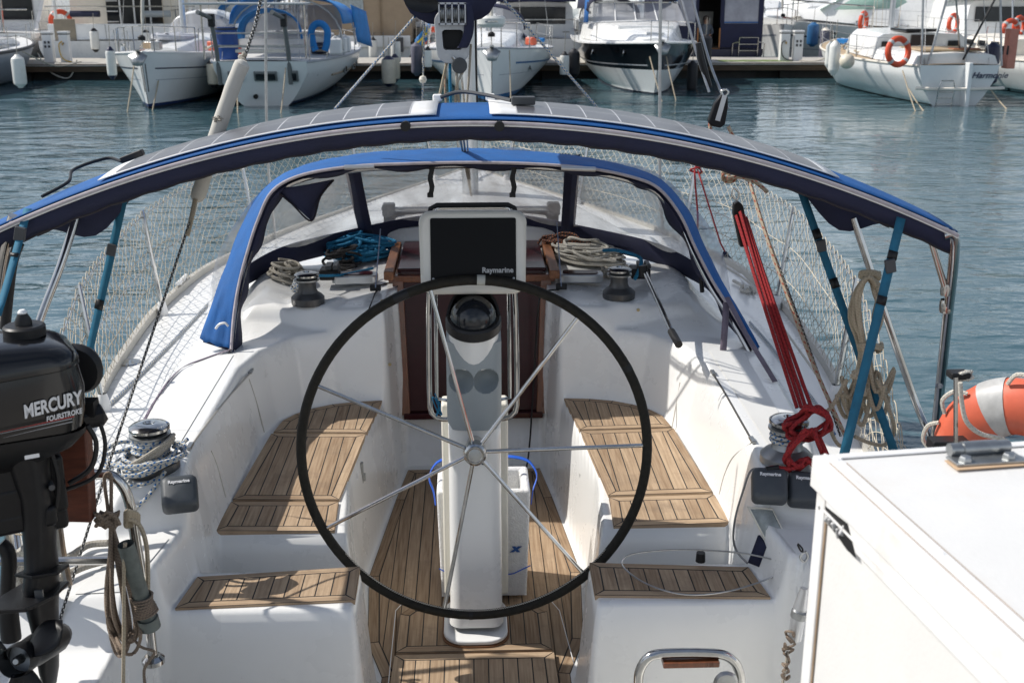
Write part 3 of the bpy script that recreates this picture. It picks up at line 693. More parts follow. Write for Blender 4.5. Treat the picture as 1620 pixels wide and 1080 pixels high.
# ---------------------------------------------------- wheel
HUB = V((.004, 3.40, 1.296)); WR = .557; Mw = rot('X', -6.6)
wp = lambda r, a, d=0: HUB+Mw @ V((r*cos(radians(a)), d, r*sin(radians(a))))
wh = MB().tube([wp(WR, a) for a in range(0, 360, 4)], .0160, 14, closed=True).build('steering_wheel', RIMM, yacht)
for k in range(7):
    a = 1.5+k*360/7
    MB().tube([wp(.03, a), wp(WR-.012, a)], .0068, 10).build('spoke', STEEL, wh)
MB().lathe([(0, -.042), (.022, -.042), (.026, -.036), (.030, -.040), (.036, -.036), (.038, -.028), (.038, .012), (.030, .02), (.026, .16)], HUB, Mw @ rot('X', -90), 28).build('hub', STEEL, wh, ang=25)
MB().lathe([(.0, -.0435), (.018, -.0435), (.021, -.0425)], HUB, Mw @ rot('X', -90), 20).build('hub_cap', STEELD, wh)
for a0, w_ in ((114, 5), (29, 2.2), (268, 1.2)):
    MB().tube([wp(WR, a0+w_*(t-.5)) for t in np.linspace(0, 1, 5)], .0169, 14).build('tape_band', BLACK, wh)
MB().tube([wp(WR, 86.2+t*2.6) for t in np.linspace(0, 1, 4)], .0172, 14).build('king_spoke_mark', mat('grey_cord', (.42, .42, .38), .8), wh)
st = MB()
sp_ = []
for i in range(0, 520):
    a = 218+i*.2; k = i % 4
    sp_.append(wp(WR-.0165, a, -.006+(.004 if k in (0, 1) else -.003)))
st.tube(sp_, .0013, 4).build('stitching', R_WHITE, wh)
# ---------------------------------------------------- canvas: spray hood
def ribbon(pts, w_, side, name, m, parent, th=.002):
    pts = [V(p) for p in pts]; rows = []
    for i, p in enumerate(pts):
        s = V(side[i]) if isinstance(side, list) else V(side)
        s = s.normalized(); rows.append([p-s*(w_/2), p+s*(w_/2)])
    return MB().grid(rows).build(name, m, parent, solid=th)
def strap_between(a, b, w_, name, m, parent, sag=0, n=8, face=(0, -1, .25), twist=0):
    a = V(a); b = V(b); d = (b-a).normalized(); rows = []
    for i in range(n+1):
        t = i/n; p = a.lerp(b, t)+V((0, 0, -sag*4*t*(1-t)))
        s = d.cross(V(face)).normalized()
        if twist: s = Matrix.Rotation(radians(twist*t), 3, d) @ s
        rows.append(s)
    return ribbon([a.lerp(b, i/n)+V((0, 0, -sag*4*(i/n)*(1-i/n))) for i in range(n+1)], w_, rows, name, m, parent)
YA = 4.80
A_px = [(366, 552), (370, 500), (378, 450), (391, 400), (408, 348), (432, 301), (480, 276), (560, 263), (640, 259), (740, 257), (840, 259), (930, 266), (1000, 280), (1042, 298), (1076, 340), (1100, 392), (1128, 446), (1160, 496), (1192, 552)]
B_px = [(316, 536), (336, 478), (356, 424), (376, 372), (400, 322), (434, 287), (482, 263), (560, 246), (640, 239), (740, 236), (840, 241), (930, 251), (1000, 267), (1046, 286), (1088, 332), (1114, 388), (1140, 442), (1170, 494), (1200, 548)]
BY = [4.60, 4.72, 4.86, 4.98, 5.10, 5.22, 5.34, 5.42, 5.46, 5.48, 5.46, 5.42, 5.34, 5.22, 5.10, 4.98, 4.86, 4.72, 4.60]
Ar = spline([U(p[0], p[1], y=interp(abs(i-9), [0, 5, 7, 8, 9], [4.8, 4.78, 4.70, 4.63, 4.54])) for i, p in enumerate(A_px)], 5)
Br = spline([U(p[0], p[1], y=BY[i]) for i, p in enumerate(B_px)], 5)
dod = MB(); rows = []
N_ = len(Ar)
for k in range(9):
    t = k/8; r = []
    for i in range(N_):
        p = Ar[i].lerp(Br[i], t)
        c = abs(i/(N_-1)-.5)*2
        p = p+V((0, 0, .02*sin(pi*t)*(1-c)))+V(((-1 if i < N_/2 else 1)*.012*sin(pi*t)*c, 0, 0))
        p += V((0, 0, .004*sin(i*.9+k*1.7)))+V((0, -.016*sin(k*2.4+i*.15)*sin(pi*t)*max(0, c-.45), 0))
        r.append(p)
    rows.append(r)
dodger = dod.grid(rows).build('spray_hood', BLUE, yacht, ang=80, solid=.004)
MB().tube([p+V((0, -.004, 0)) for p in Ar], .0065, 8).build('piping', PIPING, dodger)
# navy lining that hangs under the hood, seen from the cockpit
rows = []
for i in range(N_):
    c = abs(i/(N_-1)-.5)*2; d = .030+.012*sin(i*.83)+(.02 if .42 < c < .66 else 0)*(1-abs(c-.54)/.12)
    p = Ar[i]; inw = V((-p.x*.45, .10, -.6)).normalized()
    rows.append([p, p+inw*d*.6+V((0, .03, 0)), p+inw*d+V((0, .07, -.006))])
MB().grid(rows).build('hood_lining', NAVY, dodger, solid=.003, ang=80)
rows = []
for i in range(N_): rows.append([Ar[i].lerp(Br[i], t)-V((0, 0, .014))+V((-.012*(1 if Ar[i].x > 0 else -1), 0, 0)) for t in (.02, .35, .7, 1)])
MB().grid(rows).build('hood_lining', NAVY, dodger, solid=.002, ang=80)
MB().tube([p.lerp(q, .12)-V((p.x*.012, 0, .022)) for p, q in zip(Ar, Br)], .012, 8).build('hood_frame', STEEL, dodger)
# exposed hand-holds where the canvas is cut away
for x0, x1 in ((545, 592), (888, 942)):
    MB().tube([U(lerp(x0, x1, t), 262+2*t+(4 if x0 > 800 else 3*(1-t)), y=YA-.03) for t in (0, .5, 1)], .0105, 10).build('hand_hold', ALU, dodger)
# windows
sy = lambda P: P+[V((-p.x, p.y, p.z)) for p in P[::-1][1:]]
Tt = spline(sy([V((-1.165, 4.86, 1.36)), V((-1.11, 4.95, 1.62)), V((-.98, 5.08, 1.82)), V((-.80, 5.22, 1.925)), V((-.48, 5.40, 1.975)), V((-.2, 5.46, 1.99)), V((0, 5.47, 1.995))]), 8)
Dd = spline(sy([V((-1.135, 4.84, 1.33)), V((-1.10, 5.04, 1.435)), V((-1.03, 5.28, 1.455)), V((-.90, 5.52, 1.475)), V((-.62, 5.80, 1.49)), V((-.3, 5.95, 1.53)), V((0, 5.99, 1.54))]), 8)
NW = len(Tt)
rows = []
for k in range(13):
    t = k/12; rows.append([Tt[i].lerp(Dd[i], t)+V((.012*sin(i*.5)*sin(pi*t), -.02*sin(pi*t), .010*sin(i*.37+2*t))) for i in range(NW)])
MB().grid(rows).build('window', VINYL, dodger, ang=180)
low = []
for i in range(NW): low.append([Tt[i].lerp(Dd[i], .87)+V((0, -.006, 0)), Dd[i]+V((0, -.012, -.01)), Dd[i]+V((0, -.02, -.05))])
MB().grid(low).build('window_skirt', NAVY, dodger, solid=.004, ang=80)
for px0, px1 in ((562, 583), (907, 904)):
    # the two stitched posts between the panes
    i0 = min(range(NW), key=lambda i: abs(Tt[i].x-U(px0, 285, y=5.4).x)); i1 = min(range(NW), key=lambda i: abs(Dd[i].x-U(px1, 350, y=5.75).x))
    a, b = Tt[i0]+V((0, -.03, 0)), Dd[i1]+V((0, -.03, 0)); rows = []
    for k in range(9):
        p = a.lerp(b, k/8)+V((0, -.02*sin(pi*k/8), 0)); rows.append([p+V((-.036, .01, 0)), p+V((0, -.012, 0)), p+V((.036, .01, 0))])
    MB().grid(rows).build('window_post', NAVY, dodger, solid=.003)
for px in (682, 812):
    pts = [U(px+1.5*sin(k*1.3), 259+6.2*k, y=4.84-.004*(k % 2)) for k in range(9)]
    o = ribbon(pts, .022, (1, 0, .12), 'roll_up_strap', BLACK, dodger, .003)
    MB().box(pts[-1], (.026, .012, .02)).build('buckle', BLACK, o, bevel=.002)
# loose corner of the rolled side curtain
q = UL([(434, 300), (460, 322), (480, 338), (493, 348), (497, 332), (507, 312), (526, 287), (480, 280)], y=4.84)
mb = MB(); rows = []
for k in range(9):
    t = k/8; a = V(spline(UL([(434, 299), (462, 322), (493, 349)], y=4.83), 8)[min(16, 2*k)]); b = V(spline(UL([(528, 284), (507, 310), (495, 349)], y=4.90), 8)[min(16, 2*k)])
    rows.append([a.lerp(b, s)+V((0, -.03*sin(pi*s)*(1-t), 0)) for s in np.linspace(0, 1, 6)])
fl = mb.grid(rows).build('curtain_corner', NAVY, dodger, solid=.004)
MB().tube(spline([p+V((0, -.006, 0)) for p in UL([(434, 299), (462, 322), (493, 349)], y=4.83)]+[V(p) for p in UL([(507, 311), (528, 285)], y=4.89)], 6), .004, 6).build('curtain_binding', BIND, fl)
# white fairlead on the blue side wing, straps that hold the hood down
MB().tube(spline(UL([(341, 520), (347, 513), (356, 511), (361, 516)], y=4.56), 5), .005, 6).build('hood_clip', WHITEP, dodger)
pts = spline([U(366, 552, y=4.54)]+[on_deck(*p) for p in [(350, 560), (322, 570), (290, 583), (268, 604), (255, 622), (242, 642), (230, 664), (219, 684)]], 4)
ribbon(pts, .026, (.35, .85, .1), 'hold_down_strap', STRAPP, dodger)
pts = [U(1149, 478, y=4.62), U(1147, 515, y=4.58), on_deck(1144, 556)]
ribbon(pts, .028, (1, 0, 0), 'hold_down_strap', STRAPP, dodger)
pts = [U(1150, 470, y=4.62), U(1180, 528, y=4.5), on_deck(1226, 606)]
ribbon(pts, .024, (1, .4, 0), 'hold_down_strap', STRAPP, dodger)
MB().tube(UL([(1098, 380), (1108, 425), (1111, 462)], y=4.86), .010, 8).build('hood_stay', BLACK, dodger)

# ---------------------------------------------------- bimini with solar panels
BX0, BX1, BYA, BYF = -1.43, 1.41, 3.20, 3.76
bz = lambda x: 2.374-.165*x*x
bys = lambda x: .55+.06*cos(x)
def bp3(x, t, dz=0): return V((x, lerp(BYA, BYF, t)+.0*x, bz(x)+.018*sin(pi*t)-.010*t+dz))
rows = [[bp3(x, t) for t in np.linspace(0, 1, 9)] for x in np.linspace(BX0, BX1, 70)]
bim = MB().grid(rows).build('bimini', BLUE, yacht, ang=80, solid=.003)
MB().grid([[bp3(x, t, -.010) for t in np.linspace(.0, 1, 7)] for x in np.linspace(BX0+.005, BX1-.005, 70)]).build('bimini_lining', NAVY, bim, ang=80, solid=.002)
MB().tube([bp3(x, 0, -.010)+V((0, -.006, 0)) for x in np.linspace(BX0, BX1, 80)], .0055, 8).build('bimini_piping', PIPING, bim)
MB().tube([bp3(x, 0, -.016)+V((0, -.004, 0)) for x in np.linspace(BX0, BX1, 80)], .0035, 6).build('bimini_piping', WHITEP, bim)
def valance(t0, name, dy, dep, y_in):
    rows = []; xs = np.linspace(BX0, BX1, 160)
    for i, x in enumerate(xs):
        d = dep(x)+.004*abs(sin(i*.55)); p = bp3(x, t0, -.016)
        rows.append([p, p+V((0, dy*.5, -d*.55)), p+V((0, dy, -d))])
    o = MB().grid(rows).build(name, NAVY, bim, ang=80, solid=.003)
    MB().tube([r[-1] for r in rows], .0042, 6).build('valance_binding', BIND, o)
valance(0, 'valance', .03, lambda x: .040+.012*min(1, abs(x)/1.2), 0)
valance(1, 'valance', -.02, lambda x: .045+.05*max(0, abs(x)-1.0), 0)
# lining gathered at the far corner posts
for s in (-1, 1):
    rows = []
    for k in range(14):
        t = k/13; x = s*lerp(.90, 1.395, t); dip = .120*math.exp(-((x-s*1.24)/.13)**2)+.02
        rows.append([bp3(x, .95, -.02), bp3(x, .97, -.02-dip*.5), bp3(x, .98, -.03-dip)])
    MB().grid(rows).build('corner_gusset', NAVY, bim, ang=80, solid=.003)
def panel(x0, x1):
    rows = [[bp3(x, t, .009) for t in np.linspace(.06, .985, 7)] for x in np.linspace(x0, x1, 28)]
    o = MB().grid(rows).build('solar_panel', WHITEP, bim, ang=80, solid=.003)
    e0 = x0+.075*(1 if x1 > x0 else -1); e1 = x1-.045*(1 if x1 > x0 else -1)
    nx = 36; mb = MB(); vs = []; fs = []; uvs = []
    for i in range(nx+1):
        for j in range(8): vs.append(bp3(lerp(e0, e1, i/nx), lerp(.085, .965, j/7), .0115))
    for i in range(nx):
        for j in range(7):
            fs.append((i*8+j, i*8+j+1, i*8+9+j, i*8+8+j)); uvs.append([(i/nx, j/7), (i/nx, (j+1)/7), ((i+1)/nx, (j+1)/7), ((i+1)/nx, j/7)])
    mb.add(vs, fs, 0, uvs); c = mb.build('solar_cells', SPANEL, o, ang=80)
    jb = bp3(x0+.01*(1 if x1 > x0 else -1), .95, .02)
    MB().box(jb, (.03, .035, .022)).build('junction_box', WHITEP, o, bevel=.005)
    return o
panel(-.095, -1.05); panel(.055, 1.06)
MB().tube(spline([bp3(-.09, .62, .02), bp3(-.03, .60, .035), bp3(.04, .50, .03), bp3(.12, .36, .022)], 8), .006, 8).build('solar_cable', DKGREY, bim)
MB().box(bp3(.155, .33, .025), (.07, .035, .024)).build('cable_box', DKGREY, bim, bevel=.004)
MB().tube(spline([bp3(-1.09, .72, .02), bp3(-1.15, .8, .05), bp3(-1.22, .62, .05), bp3(-1.20, .4, .02), bp3(-1.25, .25, .015)], 8), .005, 8).build('solar_cable', BLACK, bim)
MB().box(bp3(-1.06, .75, .025), (.075, .03, .02), rot('Y', -20)).build('cable_box', BLACK, bim, bevel=.004)
for px, py in ((642, 199), (790, 199)):
    MB().lathe([(0, 0), (.014, 0), (.014, .02), (0, .02)], U(px, py, y=3.19), rot('X', 90), 12).build('snap_button', BLACK, bim)
# poles
def pole(pts, r, m, name='bimini_pole'): return MB().tube(spline(pts, 5) if len(pts) > 2 else pts, r, 12).build(name, m, bim)
STEELX = mat('brown_reflecting_steel', (.50, .49, .48), .14, 1, var=.2, scale=9)
pole([bp3(1.375, .02, -.03), U(1510, 385, y=3.22), U(1496, 530, y=3.35), U(1478, 702, y=3.52)], .0155, STEELX)
pole([U(1350, 345, y=3.75), U(1408, 520, y=3.70), U(1450, 640, y=3.68), U(1472, 690, y=3.60)], .0125, STEEL)
pole([U(1462, 342, y=3.26), U(1497, 462, y=3.28)], .010, STEEL, 'pole_strut')
MB().lathe([(.019, -.02), (.021, -.012), (.021, .012), (.019, .02)], U(1497, 484, y=3.315), None, 14).build('pole_clamp', STEEL, bim); MB().lathe([(.014, -.018), (.016, 0), (.014, .018)], U(1496, 458, y=3.28), None, 14).build('pole_clamp', STEEL, bim)
pole([U(122, 338, y=3.74), U(96, 420, y=3.66), U(62, 510, y=3.58), U(44, 580, y=3.5), V((-(hbs(3.3)-.03), 3.3, sheer(3.3)))], .0135, STEEL)
pole([U(22, 342, y=3.22), U(6, 400, y=3.24), U(-6, 500, y=3.28), U(-8, 600, y=3.25), V((-(hbs(3.0)-.03), 3.0, sheer(3.0)))], .0155, STEELX)
pole([U(30, 385, y=3.2), U(18, 425, y=3.2), U(8, 520, y=3.2)], .015, BLACK, 'pole_sleeve')
# blue webbing stays
for a, b, w_ in ((U(1262, 286, y=3.74), U(1418, 722, y=3.35), .026), (U(1430, 326, y=3.22), U(1334, 724, y=2.95), .027),
                 (U(202, 285, y=3.74), U(105, 712, z=1.15), .027), (U(44, 330, y=3.22), U(-4, 500, y=3.0), .022)):
    o = strap_between(a, b, w_, 'webbing_stay', STRAPB, bim, sag=.004, twist=14)
    d = (b-a)
    for t in (.18, .36) if a.x > 0 else (.42,):
        strap_between(a+d*t+V((0, -.004, 0)), a+d*(t+.035)+V((0, -.004, 0)), w_*1.05, 'webbing_keeper', BLACK, o, n=2, twist=0)
    MB().box(a+d*.24+V((0, -.006, 0)), (.03, .014, .04), rot('Y', -12 if a.x > 0 else 15)).build('strap_buckle', DKGREY, o, bevel=.003)

# ---------------------------------------------------- guard rails, netting, pulpit, pushpit
def deckedge(y, s): return V((s*(hbs(y)-.03), y, sheer(y)+.01))
NY = [3.2, 3.75, 4.25, 5.55, 6.95, 8.2, 9.2, 9.7]; NH = [.05, .36, .45, .475, .49, .47, .45, .44]
def nettop(y, s):
    e = deckedge(y, s); h = interp(y, NY, NH); return e+V((s*.05, .10*min(1, h/.5), h))
caps = []
for s in (-1, 1):
    for y in (4.25, 5.55, 6.95, 8.2, 9.1):
        a = deckedge(y, s)+V((-s*.03, 0, 0)); b = nettop(y, s)+V((0, 0, .03))
        o = MB().tube([a, a.lerp(b, .5), b], .0125, 10).build('stanchion', STEEL, yacht)
        MB().lathe([(.026, 0), (.026, .03), (.020, .06), (.0155, .075)], a-V((0, 0, .01)), None, 12).build('stanchion_socket', WHITEP, o)
        if y > 6: MB().lathe([(.0, -.012), (.034, -.012), (.042, 0), (.034, .012), (0, .012)], b+V((0, 0, -.012)), rot('Y', 80), 16).build('stanchion_cap', WHITEP, o)
    for f in (1.0, .52):
        ys_ = np.linspace(3.75, 9.6, 60)
        MB().tube([deckedge(y, s).lerp(nettop(y, s), f) for y in ys_], .0028, 5).build('lifeline', WIRE, yacht)
    # diamond netting
    ysamp = np.linspace(3.25, 9.5, 500); pl = [deckedge(y, s) for y in ysamp]; cum = [0]
    for i in range(1, len(pl)): cum.append(cum[-1]+(pl[i]-pl[i-1]).length)
    LEN = cum[-1]
    def at_s(q): return float(np.interp(q, cum, ysamp))
    net = MB(); d = .078; adv = .52; k = 0
    q = -adv
    r2 = random.Random(3)
    while q < LEN:
        for dr in (1, -1):
            pts = []
            for j in range(14):
                t = j/13; ss = q+adv*t if dr > 0 else q+adv-adv*t
                if ss < 0 or ss > LEN:
                    if pts: break
                    continue
                y = at_s(ss); e = deckedge(y, s)+V((0, 0, .03)); tp = nettop(y, s)
                p = e.lerp(tp, t); p += V((r2.uniform(-.006, .006), r2.uniform(-.003, .003), r2.uniform(-.004, .004)+.012*sin(pi*t)*sin(ss*2.1)))
                pts.append(p)
            if len(pts) > 1: net.tube(pts, 0.0019 if s < 0 else .0016, 3, caps=False)
        q += d
    # scalloped head rope
    hp = []
    q = 0
    while q < LEN:
        for f in (0, .25, .5, .75):
            y = at_s(min(LEN, q+d*f)); hp.append(nettop(y, s)+V((0, 0, .028*sin(pi*f))))
        q += d
    net.tube(hp, .0022, 4)
    for h in (.28, .62): net.tube([deckedge(y, s).lerp(nettop(y, s), h)+V((0, 0, .01*sin(y*5))) for y in np.linspace(3.5, 9.5, 90)], .0024, 4)
    net.build('guard_netting', NETM, yacht)
# pulpit at the bow
for s in (-1, 1):
    pts = [V((s*.52, 8.7, 1.64)), V((s*.36, 9.1, 1.66)), V((s*.18, 9.5, 1.68)), V((0, 9.65, 1.69))]
    MB().tube(spline(pts, 6), .0135, 8).build('pulpit_rail', STEEL, yacht)
    MB().tube([V((s*.36, 9.1, 1.66)), V((s*.28, 9.15, 1.25))], .0125, 8).build('pulpit_leg', STEEL, yacht)
    MB().tube([V((s*.13, 9.55, 1.68)), V((s*.07, 9.5, 1.26))], .0125, 8).build('pulpit_leg', STEEL, yacht)
# pushpit, port quarter
YP = 2.68
pp = MB().tube(spline(UL([(-60, 753), (20, 752), (90, 751), (150, 750), (176, 752), (194, 768), (206, 800), (214, 850), (226, 920), (236, 985), (243, 1045)], y=YP), 5), .0135, 12).build('pushpit', STEEL, yacht)
MB().tube(UL([(-60, 888), (60, 887), (172, 886)], y=YP), .0115, 10).build('pushpit_rail', STEEL, pp)
MB().tube(UL([(88, 800), (97, 870), (108, 925)], y=YP+.12), .0125, 10).build('pushpit_leg', STEEL, pp)
MB().tube(UL([(4, 700), (12, 820), (26, 1000)], y=YP+.2), .0125, 10).build('pushpit_leg', STEEL, pp)
MB().lathe([(.030, 0), (.030, .012), (.02, .022)], U(243, 1047, y=YP), None, 16).build('pushpit_foot', STEEL, pp)
# wooden pad the outboard hangs on
a = U(112, 740, y=2.60)
MB().box(a, (.10, .05, .27), rot('Y', 3)).build('motor_pad', PADWOOD, pp, bevel=.006)
# starboard pushpit stub that holds the bimini feet, lifebuoy holder
MB().tube(spline([U(1486, 610, y=3.3), U(1478, 705, y=3.4), U(1474, 760, y=3.45), on_deck(1470, 735, 0)], 4), .0125, 10).build('pushpit', STEEL, yacht)

# ---------------------------------------------------- mast, boom, standing rigging
MY = 7.6
mast = MB().prism([(x, y) for x, y in [(.055*cos(a)*1.0, .085*sin(a)) for a in np.linspace(0, 2*pi, 24)[:-1]]], 1.30, 15.0, fn=lambda x, y, z: V((x-.005, MY+y, z))).build('mast', ALU, yacht, ang=60)
MB().lathe([(.12, 0), (.12, .03), (.09, .06), (.075, .06)], (-.005, MY, 1.34), None, 20).build('mast_collar', NAVY, mast)
BE = U(716, 58, y=4.2)
bm_ = MB(); rows = []
for y in (4.26, 7.5):
    c = V((lerp(BE.x, 0, (y-4.2)/4), y, lerp(BE.z+.01, 2.62, (y-4.2)/4))); rows.append([c+V((x, 0, z)) for x, z in rrect(.105, .165, .04, 4)])
bm_.grid(rows, close=True)
boom = bm_.build('boom', ALU, yacht, ang=50)
# cast end fitting, a frame round a dark opening, sheave cage above
P = rrect(.118, .19, .045, 6); Pi = rrect(.069, .07, .012, 6)
ef = MB(); o_ = [(x, z) for x, z in P]
fz = lambda x, z, y: V((BE.x+x*(1+.10*(z > 0)), y, BE.z+z))
hole = [(x, z-.012) for x, z in Pi]
ef.grid([[fz(x, z, 4.27) for x, z in o_], [fz(x, z, 4.215) for x, z in o_], [fz(x*.96, z*.97, 4.205) for x, z in o_], [fz(x, z, 4.205) for x, z in hole], [fz(x*.95, z*.98, 4.26) for x, z in hole]], close=True)
endf = ef.build('boom_end_fitting', mat('cast_alloy', (.46, .47, .48), .45, .6, var=.1, scale=30), boom, ang=40)
MB().add([fz(x*1.1, z*1.1, 4.262) for x, z in hole], [tuple(range(len(hole)))]).build('opening', BLACK, endf)  # black sheet stands for the shade inside the boom end
cage = MB()
for k in range(5): cage.box((BE.x-.046+.023*k, 4.19, BE.z+.078), (.005, .04, .075))
cage.box((BE.x, 4.19, BE.z+.113), (.098, .04, .006)).box((BE.x, 4.19, BE.z+.043), (.098, .04, .006))
cage.build('sheave_cage', bpy.data.materials['cast_alloy'], endf)
for k in range(4): MB().lathe([(.0, -.006), (.028, -.006), (.022, 0), (.028, .006), (0, .006)], (BE.x-.0345+.023*k, 4.192, BE.z+.078), rot('Y', 90), 18).build('sheave', STEELD, endf)
# stowed sail under its navy cover
rows = []
for i, y in enumerate(np.linspace(4.275, 7.4, 22)):
    c = V((lerp(BE.x-.01, 0, (y-4.2)/4), y, lerp(2.715, 2.86, (y-4.2)/4))); r = []
    for k in range(28):
        a = 2*pi*k/28; rr = 1+.06*sin(3*a+i*.8)+.03*sin(7*a+i)
        hw = lerp(.185, .13, i/21)*rr; hh = lerp(.13, .22, i/21)*rr
        z = hh*sin(a); z = max(z, -.115+.02*cos(a)) if i < 3 else z
        r.append(c+V((hw*cos(a), 0, z)))
    rows.append(r)
sc_ = MB().grid([[p.lerp(V((BE.x-.01, 4.272, 2.72)), .97) for p in rows[0]], [p+V((0, -.01, 0)) for p in rows[0]]]+rows, close=True).build('sail_cover', NAVY, boom, ang=180, solid=.004)
rows = []
for y, f in ((4.258, .70), (4.252, .74), (4.256, .66), (4.262, .2), (4.263, 0.02)):
    rows.append([V((BE.x-.108+.085*f*cos(2*pi*k/20), y, 2.672+.045*f*sin(2*pi*k/20)-.01*cos(2*pi*k/20)*f)) for k in range(20)])
MB().grid(rows, close=True).build('cover_hollow_shade', BLACK, sc_, ang=180)  # black disc stands for the shade inside the rolled cover
fp_ = spline(UL([(737, 5), (742, 30), (741, 52), (735, 70), (731, 76)], y=4.18), 4)
ribbon(fp_, .035, (1, .2, 0), 'cover_flap', NAVY, sc_, .006)
# mainsheet block below the boom end and the lines at the mast
bk = MB().lathe([(0, -.014), (.026, -.014), (.028, -.008), (.028, .008), (.026, .014), (0, .014)], U(727, 104, y=4.2), rot('X', 90), 24).build('mainsheet_block', DKGREY, boom)
MB().tube(UL([(716, 90), (722, 97)], y=4.2), .006, 8).build('shackle', STEEL, bk)
def rope(name, pts, r, m, parent=None, n=6, sm=6, label=None, cat=None, group=None):
    o = MB().tube(spline(pts, sm) if len(pts) > 2 else pts, r, n).build(name, m, parent)
    if label: tag(o, label, cat or 'rope', group)
    return o
tr_ = V((0, 6.25, 1.60))
for px, px2, m, r in ((722, 727, R_GREY, .005), (733, 721, R_GREY, .005), (729, 735, R_WHITE, .004)):
    rope('mainsheet_line', [U(px, 112, y=4.2), U(px2, 170, y=4.4), V((.0, 6.1, 1.66))], r, m, boom)
rope('reefing_line', UL([(712, 94), (712, 130), (713, 165)], y=4.23), .0055, R_BLUE, boom)
rope('reefing_line', UL([(708, 94), (700, 130), (692, 168)], y=4.25), .005, R_BEIGE, boom)
rope('reefing_line', UL([(752, 10), (753, 90), (755, 170)], y=4.5), .004, R_BLACK, boom)
rope('reefing_line', UL([(745, 70), (742, 120), (738, 170)], y=4.4), .0045, R_GREY, boom)
rope('reefing_line', UL([(706, 96), (704, 135), (706, 168)], y=4.27), .004, R_REDF, boom)
for px, py, px2, py2 in ((656, 27, 530, 172), (797, 0, 950, 176)):
    rope('lazy_jack_line', [U(px, py, y=4.6), U(px2, py2, y=5.0)], .006, R_BLUEF, boom)
rope('topping_line', [U(671, 29, y=4.6), U(670, 90, y=4.7), U(668, 168, y=4.8)], .004, R_BLUEF, boom)
MB().lathe([(0, -.016), (.012, -.012), (.016, 0), (.012, .012), (0, .016)], U(669, 126, y=4.72), None, 12).build('rope_bead', CREAM, boom)
# mainsheet traveller, forward of the spray hood
tv = MB().box((-.0, 6.32, 1.50), (.98, .07, .07)).build('mainsheet_traveller', BLACK, yacht, bevel=.01)
MB().tube([V((-.5, 6.30, 1.555)), V((.5, 6.30, 1.555))], .010, 8).build('traveller_track', STEELD, tv)
for x in (-.46, .46): MB().box((x, 6.30, 1.55), (.07, .08, .07)).build('traveller_end', DKGREY, tv, bevel=.01)
# shrouds, jackstay, split backstay
rope('shroud', [U(1045, -30, y=7.2), U(1044, 290, y=7.2), V((hbs(7.2)*1.0-.05, 7.2, sheer(7.2)))], .010, WIRE, yacht, sm=4)
rope('shroud', [U(420, -30, y=7.2), U(423, 240, y=7.2), V((-hbs(7.2)+.05, 7.2, sheer(7.2)))], .009, WIRE, yacht, sm=4)
bs0 = U(93, 985, y=2.80)
rope('backstay', [U(404, 40, y=3.90), U(384, 100, y=3.80)], .0055, R_BW, yacht); rope('backstay', [U(425, -60, y=4.0), U(404, 40, y=3.9)], .0055, R_BW, yacht)
slv = spline(UL([(386, 96), (372, 128), (350, 190), (330, 252), (318, 296), (309, 318)], y=3.72), 4)
NS = len(slv)
MB().tube(slv, [.011]+[.0245*(1+.03*sin(i*2.1)) for i in range(NS-3)]+[.020, .012], 12).build('backstay_sleeve', mat('dirty_white_cover', (.52, .50, .45), .8, var=.1, dirt=(.34, .30, .25), dscale=6, damt=.6), yacht)
MB().tube(spline([U(384+6*sin(k*2.2), 84+k*3.2, y=3.76-.006*cos(k*2.2)) for k in range(9)], 4), .005, 6).build('sleeve_lashing', R_GREY, yacht)
MB().tube(spline([U(345+9*sin(k*2.6), 184+k*1.2, y=3.70-.012*cos(k*2.6)) for k in range(8)], 4), .003, 5).build('sleeve_lashing', R_GREY, yacht)
rope('backstay', [U(309, 316, y=3.70), U(303, 345, y=3.66), U(296, 372, y=3.62)], .008, R_BEIGE, yacht)
rope('backstay', [U(300, 352, y=3.64), U(230, 560, y=3.40), U(170, 740, y=3.10), bs0], .0042, R_BW, yacht, sm=4)
rope('backstay', [U(1088, -30, y=4.3), U(1122, 96, y=4.15), U(1152, 172, y=4.05)], .0048, WIRE, yacht)
rope('backstay', [U(1070, -30, y=4.3), U(1100, 78, y=4.15), U(1122, 146, y=4.08)], .0048, WIRE, yacht)
MB().tube(UL([(1105, 68), (1109, 92), (1117, 120), (1123, 138)], y=4.11), [.010, .014, .012, .009], 8).build('backstay_sleeve', BLACK, yacht)
bc = U(1138, 175, y=4.06); Mb = rot('Y', 14)
fb = lambda x, y, z: bc+Mb @ V((x, z, y))
blk = MB().prism([(-.030, -.045), (-.018, -.058), (.018, -.058), (.032, -.042), (.024, .02), (.012, .055), (-.012, .055), (-.026, .02)], -.016, .016, fn=fb).build('backstay_block', BLKSAT, yacht, bevel=.006)
MB().prism([(-.009, -.035), (.009, -.035), (.007, .055), (-.009, .055)], -.0195, -.0165, fn=fb).build('block_strap', ALU, blk)
MB().tube(spline([fb(0, .075, 0), fb(.012, .066, 0), fb(0, .05, 0), fb(-.012, .064, 0)], 5, True), .005, 6).build('block_shackle', STEEL, blk)
rope('backstay_line', [U(1128, 178, y=4.06), U(1124, 205, y=4.06), U(1143, 246, y=4.02), U(1149, 268, y=4.0), U(1155, 283, y=3.98)], .0075, R_REDF, yacht)
rope('backstay_line', [U(1152, 200, y=4.06), U(1174, 250, y=4.02), U(1215, 380, y=3.8), U(1280, 560, y=3.55), U(1342, 700, y=3.35)], .0068, R_REDF, yacht)
rope('backstay_line', [U(1213, 372, y=3.83), U(1262, 500, y=3.66), U(1330, 690, y=3.4)], .004, R_BW, yacht)
kn = []
